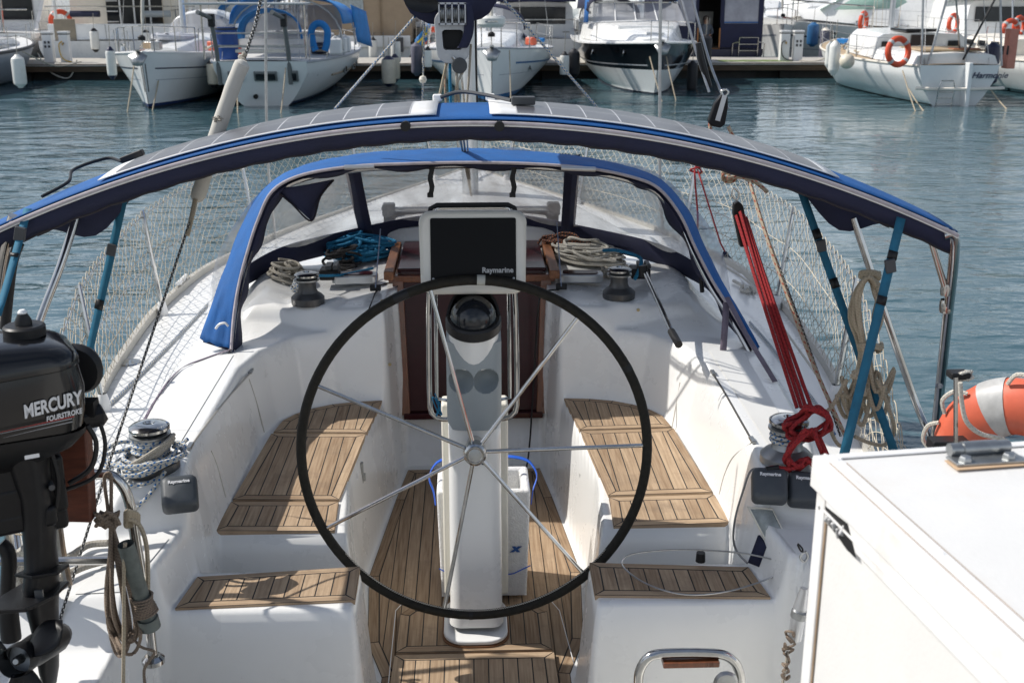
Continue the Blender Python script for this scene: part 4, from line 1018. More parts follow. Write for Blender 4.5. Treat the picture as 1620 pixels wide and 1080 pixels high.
for k in range(26):
    t = k/25; kn.append(U(1154+11*cos(t*12.5), 278+9*sin(t*12.5)+8*(t-.5), y=3.98-.012*sin(t*25)))
MB().tube(spline(kn, 3), .0065, 7).tube(spline(UL([(1150, 282), (1172, 280), (1196, 289), (1214, 304)], y=3.96), 5), [.0075]*16, 7).build('bowline_knot', R_REDF, yacht)
# red cascade tackle with its black cam block
cb = U(1171, 352, y=3.9); Mc = rot('Y', -13)
fc = lambda x, y, z: cb+Mc @ V((x, z, y))
tk = MB().prism([(-.016, -.085), (.014, -.088), (.020, -.02), (.018, .06), (.006, .078), (-.012, .075), (-.020, .04)], -.016, .016, fn=fc).build('tackle_block', BLKSAT, yacht, bevel=.005)
MB().tube(spline([fc(-.004, .125, 0), fc(.012, .105, 0), fc(.004, .082, 0), fc(-.012, .10, 0)], 5, True), .0035, 6).build('tackle_shackle', STEEL, tk)
for dx, dx2 in ((-6, -5), (0, 2), (5, 9), (9, 18)):
    rope('tackle_line', [U(1171+dx, 335+abs(dx), y=3.88), U(1208+dx*1.1, 460, y=3.65), U(1266+dx2, 645, y=3.36)], .0062, R_RED, yacht, sm=5)
# ============================================================ LOOSE THINGS ON AND AROUND THE COCKPIT
def loose(name, label, cat, build, loc, group=None):
    t = thing(name, label, cat, loc, 0, group); build(t); return t
def one(o, label, cat, group=None): return tag(o, label, cat, group)
# ---- rope heaps
def heap(c, ex, ey, n, r, seed, rz=0, lift=.010, loopr=(.35, .9)):
    R = random.Random(seed); pts = []; ca, sa = cos(rz), sin(rz)
    for k in range(n):
        rad = R.uniform(*loopr); ox, oy = R.uniform(-1, 1)*(1-rad)*1.0, R.uniform(-1, 1)*(1-rad); ph = R.uniform(0, 6.28); m = 7
        for j in range(m):
            a = ph+2*pi*j/m*(1 if k % 3 else -1)
            x = (ox+rad*cos(a)*R.uniform(.8, 1.1))*ex; y = (oy+rad*sin(a)*R.uniform(.8, 1.1))*ey
            xx = c[0]+x*ca-y*sa; yy = c[1]+x*sa+y*ca
            fall = 1-.5*min(1, (x/ex)**2+(y/ey)**2)
            pts.append(V((xx, yy, deck_z(xx, yy)+r+lift*(k*.55)*fall+R.uniform(0, r*1.5))))
    return pts
def heap_rope(name, px, py, ex, ey, n, r, m, seed, label, rz=0, z=1.45, lift=.010, loopr=(.35, .9)):
    c = U(px, py, z=z); o = MB().tube(spline(heap(c, ex, ey, n, r, seed, rz, lift, loopr), 4), r, 6).build(name, m)
    return one(o, label, 'rope')
heap_rope('rope_heap', 566, 396, .19, .14, 22, .0074, R_BLUE, 5, 'turquoise rope piled in loose loops on the coachroof by the hatch', lift=.011)
heap_rope('rope_heap', 545, 391, .12, .10, 8, .0070, R_BLACK, 9, 'short black rope lying on top of the turquoise rope heap', lift=.026, z=1.50)
heap_rope('rope_heap', 453, 430, .085, .11, 12, .0068, R_GREY, 12, 'small grey rope tangle behind the coachroof winch under the blue side of the hood', lift=.014)
heap_rope('rope_heap', 472, 440, .035, .06, 5, .0055, R_BLUEF, 15, 'white blue-flecked rope end tucked between winch and grey tangle', lift=.016)
heap_rope('rope_heap', 928, 402, .22, .11, 22, .0068, R_WHITE, 21, 'long off-white rope flaked out beside the starboard coachroof winch', rz=-.35, lift=.010)
heap_rope('rope_heap', 897, 381, .16, .06, 13, .0072, R_ORBLK, 23, 'black and orange flecked rope coil lying over the off-white rope', rz=-.55, lift=.020, z=1.5)
heap_rope('rope_heap', 962, 404, .035, .04, 5, .006, R_GREY, 27, 'tight grey rope bight standing against the starboard rope clutch', lift=.026, z=1.5)
one(MB().tube(spline([U(955, 396, z=1.54), U(975, 396, z=1.56), U(1000, 402, z=1.56), U(1014, 410, z=1.55), U(1012, 425, z=1.52), U(1004, 442, z=1.47)], 6), .0085, 8).build('tail_rope', R_BLUE), 'thick turquoise rope tail led through the starboard clutch', 'rope')
one(MB().tube(spline([U(895, 407, z=1.44), U(880, 398, z=1.44), U(868, 375, z=1.46), U(864, 355, z=1.5)], 6), .0062, 7).build('tail_rope', R_WHITE), 'off-white rope end climbing beside the wooden hatch runner', 'rope')
rp_ = U(505, 433, z=1.47)
one(MB().tube(spline([U(503, 436, z=1.47), U(522, 436, z=1.46), U(545, 434, z=1.45), U(575, 428, z=1.45), U(590, 424, z=1.45)], 5), .0065, 7).build('tail_rope', R_BLUE), 'turquoise rope led from the port clutch past the framed hatch', 'rope')
# shock cords and their deck clips
for px, py0, py1, px2 in ((602, 362, 455, 594), (881, 352, 453, 888)):
    t = thing('shock_cord', 'thin grey cord with black clip hanging '+('beside the turquoise rope heap' if px < 700 else 'in front of the off-white rope heap'), 'cord', U(px2, py1, z=1.40))
    MB().tube([U(px, py0, y=5.2), U(px2, py1, z=1.42)], .0028, 6).build('cord', mat('grey_blue_cord', (.20, .24, .34), .7) if px < 700 else bpy.data.materials['grey_blue_cord'], t)
    MB().box(U(px2, py1, z=1.415), (.05, .025, .028)).build('clip', BLACK, t, bevel=.004)
    if px < 700: MB().tube(spline([U(594, 455, z=1.40), U(612, 448, z=1.40), U(630, 450, z=1.40), U(618, 460, z=1.39), U(598, 458, z=1.39), U(588, 478, y=4.80), U(582, 494, y=4.79)], 6), .0032, 6).build('cord_tail', BLACK, t)
one(MB().tube(spline([U(885, 458, z=1.405), U(862, 461, z=1.40), U(853, 475, y=4.84), U(848, 540, y=4.92), U(842, 640, y=5.0), U(838, 700, y=5.03), U(833, 738, y=4.98), U(824, 752, z=.60), U(812, 748, z=.60)], 6), .0042, 7).build('power_cable', BLACK), 'black cable running down beside the companionway to the cockpit floor', 'cable')
# winch handle left in the starboard clutch
t = thing('winch_crank', 'long steel lever with black grip lying over the starboard coachroof corner', 'winch handle', U(1016, 426, z=1.5))
MB().tube([U(1017, 424, z=1.53), U(1030, 452, z=1.50), U(1064, 528, z=1.40)], .0105, 10).build('lever', STEEL, t)
MB().tube([U(1062, 524, z=1.404), U(1074, 545, z=1.385)], .0155, 12).build('grip', BLACK, t)
MB().tube([U(1017, 420, z=1.55), U(1019, 438, z=1.50)], .022, 12).build('socket', BLACK, t)
# ---- blue flecked sheet on the port winch
wz = V((wl.x, wl.y, deck_z(wl.x, wl.y)))
t = thing('winch_sheet', 'white blue-flecked sheet wound round the port cockpit winch with loose coils hanging over it', 'rope', wz)
pts = []
for k in range(44):
    a = k*2*pi/9; pts.append(wz+V(((.054+.004*(k > 22))*cos(a), (.054+.004*(k > 22))*sin(a), .070+.055*(k % 22)/22)))
MB().tube(spline(pts, 4), .0062, 7).build('wraps', R_BLUEF, t)
R = random.Random(31); pts = []
for k in range(8):
    rad = R.uniform(.062, .118); ox, oy = R.uniform(-.045, .012), R.uniform(-.06, -.005); ph = R.uniform(0, 6.3); tl = R.uniform(.0, .055); rx = R.uniform(.75, 1.15)
    for j in range(9):
        a = 2*pi*j/9+k*.25; x = wz.x+ox+rad*rx*cos(a)*R.uniform(.93, 1.07); y = wz.y+oy+rad*.8*sin(a)*R.uniform(.93, 1.07)
        q = sqrt((x-wz.x)**2+(y-wz.y)**2)
        if q < .052: x = wz.x+(x-wz.x)*.052/max(q, .01); y = wz.y+(y-wz.y)*.052/max(q, .01)
        pts.append(V((x, y, max(deck_z(x, y)+.008, wz.z+.015+.006*k+tl*sin(a+ph)+.02*R.random()))))
MB().tube(spline(pts, 4), .0064, 7).build('coils', R_BLUEF, t)
R = random.Random(35); pts = []
for k in range(4):
    rad = R.uniform(.066, .085)
    for j in range(8):
        a = 2*pi*j/8+k*.3; pts.append(wz+V((rad*cos(a)-.005, rad*.85*sin(a)-.015, .05+.008*k+.05*sin(a+1.6))))
MB().tube(spline(pts, 4), .0066, 7).build('coils', R_GREY, t)
MB().tube(spline([wz+V((-.09, -.06, .03)), on_deck(200, 800, .012), on_deck(212, 826, .012), on_deck(200, 838, .01), on_deck(214, 812, .012), on_deck(238, 790, .012), wz+V((.06, -.08, .03))], 6), .0065, 7).build('tail', R_BLUEF, t)
MB().tube(spline([wz+V((.09, .02, .06)), U(287, 704, z=1.31), U(297, 694, z=1.33)], 6), .0065, 7).build('tail', R_BLUEF, t)
wzr = V((wr.x, wr.y, deck_z(wr.x, wr.y)))
pts = [wzr+V((.053*cos(k*2*pi/9), .053*sin(k*2*pi/9), .075+.052*k/30)) for k in range(31)]
one(MB().tube(spline(pts, 4), .0062, 7).build('winch_sheet', R_BLUEF), 'blue-flecked sheet in a few neat turns on the silver starboard cockpit winch', 'rope')
# ---- blue flecked line along the port side deck, white line on the starboard one
one(MB().tube(spline([on_deck(*p, .008) for p in [(150, 662), (180, 636), (215, 602), (260, 556), (300, 514), (330, 482)]], 5), .0062, 7).build('deck_line', R_BLUEF), 'blue-flecked line stretched along the sunlit port side deck', 'rope')
one(MB().tube(spline([on_deck(*p, .008) for p in [(1186, 512), (1215, 545), (1250, 590), (1290, 640), (1320, 690)]], 5), .0055, 7).build('deck_line', R_BLUEF), 'thin flecked line along the shaded starboard side deck', 'rope')
one(MB().tube(spline([U(1122, 405, z=1.32), U(1150, 424, z=1.30), U(1190, 452, z=1.25), U(1240, 520, z=1.22), U(1290, 590, z=1.2)], 5), .0055, 7).build('deck_line', R_WHITE), 'white jackline along the starboard toe rail', 'rope')
one(MB().tube(spline([on_deck(*p, .014) for p in [(1160, 448), (1175, 456), (1186, 466), (1172, 462), (1182, 452), (1194, 468)]], 5), .009, 7).build('deck_cleat_line', R_WHITE), 'white line belayed on the starboard deck cleat', 'rope')
def cleat(px, py):
    c = on_deck(px, py, 0)
    t = thing('mooring_cleat', 'white painted deck cleat on the '+('port toe rail' if px < 800 else 'starboard toe rail'), 'cleat', c)
    for d in (-.035, .035): MB().lathe([(.018, 0), (.014, .02), (.012, .045)], c+V((0, d, 0)), None, 10).build('leg', WHITEP, t)
    MB().tube([c+V((0, -.11, .055)), c+V((0, -.05, .048)), c+V((0, .05, .048)), c+V((0, .11, .055))], [.008, .013, .013, .008], 8).build('horn_bar', WHITEP, t)
cleat(288, 458); cleat(1178, 458)
MB().lathe([(0, .006), (.045, .006), (.05, 0)], on_deck(206, 574, 0), None, 24).build('deck_filler_cap', STEEL, yacht)
# ---- rope hanks
def hank(name, label, top, bot, w_, n, r, m, seed, y, depth=.05, knots=True):
    """loops of rope hung from one point: top, bot and half-width are measured in photo pixels at distance y"""
    R = random.Random(seed); t = thing(name, label, 'rope', U(top[0], top[1], y=y)); pts = []
    for k in range(n):
        b = (bot[0]+R.uniform(-1, 1)*w_*.35, bot[1]-R.uniform(0, .22)*(bot[1]-top[1])); ww = w_*R.uniform(.45, 1)
        for fx, fy in ((.06, 0), (.35, .25), (.8, .6), (.9, .85), (.3, 1.0), (-.4, .99), (-.95, .82), (-.75, .55), (-.3, .25), (-.06, .02)):
            x = lerp(top[0], b[0], fy)+fx*ww*R.uniform(.85, 1.1); yy = lerp(top[1], b[1], fy)
            pts.append(U(x, yy, y=y+R.uniform(-depth, depth)*min(1, fy*2+.2)))
    MB().tube(spline(pts, 4), r, 6).build('coils', m, t)
    return t
hk = hank('rope_hank', 'brown-grey thin rope hank hanging from the stern rail beside the grey tube', (176, 832), (196, 1042), 30, 9, .0048, R_BROWN, 41, 2.62)
pts = [U(170+20*cos(k*1.9)*(1 if k % 2 else .7), 822+13*sin(k*2.3), y=2.60+.012*sin(k)) for k in range(26)]
MB().tube(spline(pts, 3), .005, 6).build('knot', R_BROWN, hk)
MB().tube(spline(UL([(172, 828), (170, 800), (166, 770), (166, 752), (174, 748), (176, 765), (176, 800), (178, 826)], y=2.645), 4), .0048, 6).build('hanger', R_BROWN, hk)
MB().tube(spline(UL([(198, 858), (196, 900), (196, 980), (195, 1085)], y=2.56), 4), .0048, 6).build('tail', R_BEIGE, hk)
MB().tube(spline(UL([(205, 1000), (222, 1022), (244, 1030), (236, 1045), (228, 1060), (230, 1090)], y=2.60), 4), .004, 6).build('tail', R_BROWN, hk)
t = thing('rail_lashing', 'beige rope knotted round the bend of the stern rail above the grey tube', 'rope', U(205, 815, y=YP))
pts = [U(207+12*cos(k*2.1), 812+k*.9+7*sin(k*2.1), y=YP-.02+.022*sin(k*2.1+1)) for k in range(18)]
MB().tube(spline(pts+[U(220, 830, y=2.66), U(231, 860, y=2.66), U(234, 910, y=2.66), U(233, 990, y=2.66)], 4), .006, 7).build('knot', R_BEIGE, t)
t = thing('hose_line', 'thick grey rope lying on the port quarter deck behind the outboard', 'rope', on_deck(130, 880, .02))
MB().tube(spline([on_deck(60, 905, .02), on_deck(110, 890, .02), on_deck(140, 872, .02), on_deck(172, 868, .02)], 5), .011, 8).build('rope', R_GREY, t)
MB().tube(spline([on_deck(85, 930, .02), on_deck(125, 910, .02), on_deck(150, 902, .02), on_deck(175, 896, .02)], 5), .011, 8).build('rope', R_GREY, t)
# ---- galvanised rod tube lashed to the pushpit
a, b = U(199, 860, y=2.57), U(238, 992, y=2.60)
t = thing('rod_holder', 'dark grey metal tube lashed upright to the stern rail', 'rod holder', b)
d = (b-a).normalized()
mb = MB().tube([a, b], .0205, 20, caps=False).tube([b, a], .0185, 20, caps=False)
zq = mat('dull_zinc', (.14, .16, .15), .55, .5, var=.3, scale=20)
mb.build('tube', zq, t, recalc=False)
MB().tube([a.lerp(b, .12), a.lerp(b, .13)], .0182, 20).build('tube_inner_shade', BLACK, t)  # black disc below the mouth stands for the dark inside the tube
MB().tube([a.lerp(b, .88), a.lerp(b, 1.0)], .0265, 18).build('collar', zq, t)
pts = []
for k in range(60):
    q_ = a.lerp(b, .60+.24*(k/60)); s1 = d.orthogonal().normalized(); s2 = d.cross(s1); an = k*.9
    pts.append(q_+(s1*cos(an)+s2*sin(an))*(.026+.004*sin(k*1.7)))
MB().tube(spline(pts, 2), .0032, 6).build('lashing', R_BROWN, t)
# ---- beige hank on the starboard side
def hank_right():
    y = 3.45; t = thing('rope_hank', 'big beige rope hank tied to the bimini pole on the starboard side', 'rope', U(1375, 430, y=y))
    R = random.Random(52); pts = []
    for k in range(9):
        a = (k-4)/4; bx = 1366+a*34+R.uniform(-5, 5); by = 705-abs(a)*45-R.uniform(0, 45); dy = R.uniform(-.04, .04)
        L_ = [(1374, 438), (1356+R.uniform(-9, 9), 465), (1350+R.uniform(-7, 12), 502), (1362+R.uniform(-6, 6), 540), (1364+a*6, 580), (lerp(1360, bx, .55)-6, 625), (bx-13, by-32), (bx-4, by-3), (bx+5, by-1), (bx+14, by-36), (lerp(1368, bx, .5)+9, 620), (1372+a*6, 578), (1378+R.uniform(-6, 6), 540), (1392+R.uniform(-12, 7), 502), (1392+R.uniform(-11, 6), 465)]
        for x, yy in L_: pts.append(U(x, yy, y=y+dy+R.uniform(-.012, .012)))
    MB().tube(spline(pts, 4), .0070, 7).build('coils', R_BEIGE, t)
    pts = [U(1376+16*cos(k*1.3), 431+k*.8+5*sin(k*1.3), y=3.60+.02*sin(k*1.3)) for k in range(12)]
    MB().tube(spline(pts, 4), .0068, 7).build('hanger', R_BEIGE, t)
    pts = [U(1377+19*cos(k*1.5), 545+k*1.0+3*sin(k*1.5), y=y-.01+.03*sin(k*1.5)) for k in range(10)]
    MB().tube(spline(pts, 4), .0068, 7).build('wrap', R_BEIGE, t)
    pts = [U(1355+7*cos(k*2.2), 592+7*sin(k*1.9), y=y-.06+.01*sin(k)) for k in range(14)]
    MB().tube(spline(pts, 3), .006, 7).build('knot', R_BEIGE, t)
    MB().tube(spline(UL([(1340, 600), (1318, 640), (1308, 655), (1318, 690), (1330, 705), (1345, 695), (1350, 640)], y=y-.03), 5), .0065, 7).build('loop', R_BEIGE, t)
    MB().tube(spline(UL([(1388, 600), (1404, 640), (1415, 680), (1400, 703), (1375, 700), (1352, 690)], y=y-.04), 5), .0065, 7).build('loop', R_BEIGE, t)
    return t
hank_right()
# ---- red tackle tail
y = 3.30; R = random.Random(61)
t = thing('tackle_tail', 'red rope tail bunched in a knot at the foot of the red tackle', 'rope', U(1275, 690, y=y))
pts = []
for k in range(7):
    for x, yy in ((1268, 655), (1248, 672), (1254, 690), (1280, 692), (1308, 676), (1306, 655), (1284, 648)):
        pts.append(U(x+R.uniform(-9, 9), yy+R.uniform(-7, 7), y=y+R.uniform(-.05, .04)))
MB().tube(spline(pts, 4), .0068, 7).build('knot', R_RED, t)
pts = []
for k in range(4):
    for x, yy in ((1280, 680), (1255, 700), (1246, 722), (1258, 744), (1280, 730), (1296, 748), (1305, 720), (1292, 692)):
        pts.append(U(x+R.uniform(-6, 6), yy+R.uniform(-8, 8), y=y-.05+R.uniform(-.04, .04)))
MB().tube(spline(pts, 4), .0068, 7).build('coils', R_RED, t)
MB().tube(spline(UL([(1272, 735), (1248, 741), (1226, 739), (1214, 741)], y=3.22), 4), .0075, 7).build('tail', R_RED, t)
MB().tube(UL([(1232, 739), (1212, 742)], y=3.218), .009, 8).build('whipping', BLACK, t)
# red lashing and navy flag on the starboard stanchion
s_ = nettop(6.95, 1)
t = thing('flag_halyard', 'thin red line tied at the starboard stanchion cap, holding a small furled flag', 'rope', s_)
MB().tube(spline([s_+V((.02, -.05, -.01)), s_+V((-.05, -.05, -.03)), s_+V((.03, -.05, -.05)), s_+V((-.02, -.05, -.02)), U(1104, 345, y=6.75), U(1101, 380, y=6.7)], 5), .006, 6).build('line', R_RED, t)
MB().tube([s_+V((0, -.05, -.03)), U(1140, 385, y=6.5), U(1147, 398, y=6.5)], .005, 6).build('line', R_RED, t)
rows = [[U(1147+dx+s*w_, 398+k*9, y=6.5+.03*sin(k+s)) for s in np.linspace(-.5, .5, 6)] for k, (w_, dx) in enumerate(((6, 0), (14, 2), (22, 6), (26, 10), (24, 16), (12, 26)))]
one(MB().grid(rows).build('small_flag', NAVY, None, solid=.004), 'small navy flag hanging furled outside the starboard guard rail', 'flag')

# ---- polystyrene box behind the pedestal
def foam(t):
    x0, x1, y0, y1, z0, z1 = -.138, .205, 3.80, 4.03, SOLE+.004, .975; w_ = .03
    mb = MB(); A = [(x0+.012, y0+.006), (x1-.012, y0+.006), (x1-.012, y1), (x0+.012, y1)]; B = [(x0, y0), (x1, y0), (x1, y1), (x0, y1)]; Cc = [(x0+w_, y0+w_), (x1-w_, y0+w_), (x1-w_, y1-w_), (x0+w_, y1-w_)]
    mb.grid([[V((x, y, z0)) for x, y in A], [V((x, y, z1)) for x, y in B], [V((x, y, z1)) for x, y in Cc], [V((x, y, z0+.05)) for x, y in Cc]], close=True)
    mb.add([V((x, y, z0)) for x, y in A], [(0, 1, 2, 3)]); mb.add([V((x, y, z0+.05)) for x, y in Cc], [(0, 1, 2, 3)])
    mb.build('tub', FOAM, t, bevel=.012, seg=3)
    for s in (-1, 1):
        e = x1 if s > 0 else x0
        pts = spline([V((e+s*.004, y0+.02, z1-.06)), V((e+s*.012, y0+.05, z1-.02)), V((e+s*.028, y0+.09, z1+.022)), V((e-s*.0, y0+.14, z1+.055)), V((e-s*.06, y0+.16, z1+.066)), V((e-s*.12, y0+.17, z1+.062))], 6)
        ribbon(pts, .017, (.1, 1, .2), 'carry_strap', BLUEPL, t, .003)
    MB().tube([V((x0+.005, y0-.002, .665)), V((x0+.06, y0-.001, .632)), V((x1-.10, y0-.001, .632)), V((x1-.06, y0-.001, .640)), V((x1+.001, y0-.002, .672))], .0022, 5).build('blue_tape', BLUEPL, t)
    c = U(815, 867, y=3.798)
    text_mesh('x', .042, mat('blue_print', (.02, .09, .30), .6), 'print', t, frame(V((c.x, 3.7975, c.z)), (1, 0, 0), (0, 0, 1)), shear=.25, bold=.0025, xs=1.25)
loose('foam_box', 'open white polystyrene tub with blue carry straps behind the wheel pedestal', 'box', foam, (.03, 3.9, SOLE))

# ---- steel strop on the starboard helm seat
one(MB().tube(spline([U(1272, 872, z=1.12), U(1258, 890, z=1.08), U(1215, 915, z=1.0), U(1150, 935, z=.985), U(1085, 940, z=.985), U(1030, 926, z=.985), U(995, 905, z=1.0), U(984, 888, z=1.03), U(1005, 875, z=1.05), U(1080, 869, z=1.04), U(1170, 874, z=1.04), U(1230, 886, z=1.05), U(1262, 890, z=1.07)], 8), .0028, 6).build('wire_strop', WIRE), 'thin grey wire strop looped over the starboard helm seat', 'wire')
t = thing('snap_hook', 'dark snap hook and ring at the end of the wire strop', 'hook', U(1270, 872, y=2.9))
MB().tube(spline(UL([(1262, 860), (1266, 863), (1270, 869), (1268, 872), (1264, 866)], y=2.9), 5, True), .0026, 6).build('hook', BLACK, t)
MB().tube(spline(UL([(1274, 872), (1278, 880), (1272, 888), (1266, 880)], y=2.9), 5, True), .004, 6).build('ring', STEELD, t)
one(MB().tube(spline([U(1205, 742, z=1.26), U(1188, 744, z=1.26), U(1176, 775, y=3.3), U(1164, 815, y=3.32), U(1160, 850, y=3.33), U(1166, 872, y=3.33), U(1182, 890, z=.99)], 6), .0038, 6).build('instrument_cable', mat('grey_cable', (.22, .22, .22), .5)), 'grey cable hanging from the two dark instrument covers', 'cable')
# engine panel behind a clear flap at the starboard helm
pn = [U(1186, 805, z=1.14), U(1222, 808, z=1.15), U(1248, 862, z=1.08), U(1216, 862, z=1.06)]
ep = MB().add([p+V((-.004, -.012, .006)) for p in pn], [(0, 1, 2, 3)]).build('engine_panel', TINTP, yacht, solid=.006)
ctr = sum(pn, V((0, 0, 0)))/4
MB().grid([[ctr+(p-ctr)*1.13+V((-.004, -.012, .008)) for p in pn], [ctr+(p-ctr)*.98+V((-.004, -.012, .011)) for p in pn]], close=True).build('panel_frame', CREAM, ep, solid=.004)
pn = [U(1204, 845, z=1.08), U(1217, 864, z=1.06), U(1206, 895, z=.985), U(1188, 888, z=.985)]
MB().add([p+V((-.01, -.012, .004)) for p in pn], [(0, 1, 2, 3)]).build('panel_recess', NAVY, ep, solid=.01)
MB().lathe([(0, .03), (.014, .03), (.016, 0)], U(1108, 887, z=.985), None, 12).build('drain_plug', BLACK, yacht)

# ---- boarding ladder on the transom
y = 2.70; zs = 1.0
lad = MB().tube(spline(UL([(1010, 1130), (1010, 1078), (1013, 1058), (1024, 1041), (1042, 1034), (1090, 1032), (1138, 1034), (1158, 1043), (1168, 1058), (1172, 1080), (1172, 1130)], y=y), 5), .0135, 12).build('boarding_ladder', STEEL, yacht)
MB().box(U(1092, 1045, y=y), (.155, .045, .018)).build('ladder_tread', MAHOG, lad, bevel=.004)
MB().lathe([(0, -.01), (.028, -.01), (.034, 0), (.028, .01), (0, .01)], U(1148, 1078, y=y-.02), rot('X', 90), 18).build('ladder_roller', STEELD, lad)
# backstay adjuster and its lashings by the box
adj = MB().tube(UL([(1272, 930), (1264, 968), (1256, 1010)], y=2.62), [.010, .019, .019], 14).build('stay_adjuster', ALU, yacht)
MB().tube(UL([(1266, 966), (1263, 976)], y=2.615), .022, 14).build('adjuster_collar', STEELD, adj)
R = random.Random(71)
pts = [U(1250+R.uniform(-10, 8)*(1 if k % 2 else -1)-k*.3, 1000+k*2.6+R.uniform(-9, 9), y=2.6+R.uniform(-.02, .02)) for k in range(30)]
MB().tube(spline(pts, 4), .0035, 6).build('adjuster_lashing', R_BROWN, adj)
MB().tube(spline(UL([(1246, 1030), (1242, 1060), (1234, 1100)], y=2.6), 4), .004, 6).build('adjuster_lashing', R_GREY, adj)

# ---- outboard motor on the port quarter
OC = V((-1.058, 2.40, .030)); ra = radians(28); ex = V((cos(ra), sin(ra), 0)); ey = V((-sin(ra), cos(ra), 0))
om = thing('outboard_motor', 'black outboard motor clamped to the stern rail with silver lettering on its cowl', 'outboard', (OC.x, OC.y, .9))
def L3(x, y, z): return OC+ex*(x*.88)+ey*(y*.88)+V((0, 0, 1.965-(1.965-z)*.71))
zt, zm, zb = 1.955, 1.845, 1.655
mb = MB(); rows = []
def osec(z, w_, d_, r, dx=0, dy=0, tl=0):
    return [L3(x+dx, y+dy, z+tl*x) for x, y in rrect(w_, d_, r, 5)]
for z, w_, d_, r, dx, tl in ((1.868, .412, .268, .07, -.002, .05), (1.885, .412, .268, .07, -.002, .04), (1.915, .398, .255, .07, -.004, 0), (1.945, .37, .225, .07, -.010, -.06), (1.957, .32, .17, .06, -.014, -.07), (1.960, .20, .08, .03, -.014, -.07)):
    rows.append(osec(z, w_, d_, r, dx, tl=tl))
mb.grid(rows, close=True); mb.add(rows[-1], [tuple(range(len(rows[-1])))])
cowl_top = mb.build('cowl', BLKGLOSS, om, ang=50)
mb = MB(); rows = []
for z, w_, d_, r, dx, tl in ((1.865, .405, .262, .07, -.002, .05), (1.80, .418, .276, .07, .0, .03), (1.72, .41, .27, .07, .0, .0), (1.675, .39, .255, .06, .0, -.02)):
    rows.append(osec(z, w_, d_, r, dx, tl=tl))
mb.grid(rows, close=True).build('cowl', BLKGLOSS, om, ang=50)
mb = MB(); rows = []
for z, w_, d_, r, dx, tl in ((1.672, .40, .262, .06, 0, -.02), (1.655, .40, .262, .06, 0, -.02), (1.61, .36, .235, .06, -.01, -.0), (1.575, .26, .19, .06, -.02, 0), (1.545, .15, .14, .05, .0, 0)):
    rows.append(osec(z, w_, d_, r, dx, tl=tl))
mb.grid(rows, close=True); mb.add(rows[-1], [tuple(range(len(rows[-1])))])
mb.build('lower_pan', BLKSAT, om, ang=50)
cz = 1.772
yl = -.1395
TXTG = mat('silver_lettering', (.62, .62, .62), .4, var=.05)
text_mesh('MERCURY', .0415, TXTG, 'cowl_lettering', cowl_top, frame(L3(.118, yl-.004, cz+.004), ex+V((0, 0, .11)), V((0, 0, 1))), shear=.22, bold=.0013, xs=.64)
text_mesh('FOURSTROKE', .0165, TXTG, 'cowl_lettering', cowl_top, frame(L3(.142, yl-.004, cz-.034), ex+V((0, 0, .09)), V((0, 0, 1))), shear=.25, bold=.0004, xs=.72)
for dz, x0, x1, m in ((-.050, -.06, .165, mat('red_decal', (.35, .02, .02), .4)), (-.056, -.09, .16, mat('grey_decal', (.28, .28, .29), .4)), (-.066, .0, .16, bpy.data.materials['grey_decal'])):
    MB().add([L3(x0, yl-.005, cz+dz-.006), L3(x1, yl-.005, cz+dz+.006), L3(x1, yl-.005, cz+dz+.009), L3(x0, yl-.005, cz+dz-.0055)], [(0, 1, 2, 3)]).build('cowl_stripe', m, cowl_top)
MB().box(L3(.06, -.118, 1.628), (.03, .004, .03), Matrix.Rotation(ra, 3, 'Z')).build('sticker', TXTW, om)
MB().lathe([(.045, 0), (.045, .02), (.040, .024), (.0, .024)], L3(.095, .02, 1.950), None, 20).lathe([(.018, .02), (.018, .034), (.010, .05), (0, .05)], L3(.095, .02, 1.950), None, 14).build('filler_cap', BLACK, om)
MB().lathe([(.010, .046), (.010, .053), (.006, .058), (0, .058)], L3(.095, .02, 1.950), None, 12).build('vent_screw', WHITEP, om)
MB().lathe([(0, -.02), (.055, -.02), (.062, 0), (.055, .02), (0, .02)], L3(.212, .06, 1.80), rot('X', 90), 20).build('starter_grip', BLACK, om)
MB().tube([L3(.17, .0, 1.655), L3(.25, .01, 1.655), L3(.262, .01, 1.66)], [.03, .03, .02], 10).box(L3(.215, .0, 1.69), (.05, .04, .035)).build('shift_lever', BLKSAT, om)
mb = MB()
mech = [(.0, .0, 1.50, .13, .14, .12), (-.03, -.02, 1.43, .12, .11, .10), (.02, -.05, 1.38, .15, .06, .05), (.09, .02, 1.46, .09, .10, .14), (.10, .03, 1.36, .07, .08, .10), (-.10, .03, 1.47, .05, .09, .12), (.03, .06, 1.33, .20, .05, .06)]
for x, y, z, a, b, c in mech: mb.box(L3(x, y, z), (a, b, c), Matrix.Rotation(ra, 3, 'Z'))
mb.build('clamp_bracket', BLKSAT, om, bevel=.012, seg=3)
for x, z in ((.06, 1.40), (.065, 1.335), (-.06, 1.44), (.10, 1.48)):
    MB().tube([L3(x, -.04, z), L3(x, -.085, z)], .007, 8).build('bolt', DKGREY, om)
MB().tube(spline([L3(.21, -.03, 1.64), L3(.225, -.04, 1.58), L3(.205, -.04, 1.50), L3(.15, -.02, 1.45)], 6), .006, 8).build('cable', BLACK, om)
MB().tube(spline([L3(.24, -.01, 1.66), L3(.25, -.02, 1.56), L3(.22, -.02, 1.46), L3(.14, -.0, 1.42)], 6), .005, 8).build('cable', BLACK, om)
MB().tube(spline([L3(.10, -.05, 1.66), L3(.12, -.06, 1.5), L3(.10, -.05, 1.36)], 6), .0055, 8).build('cable', BLACK, om)
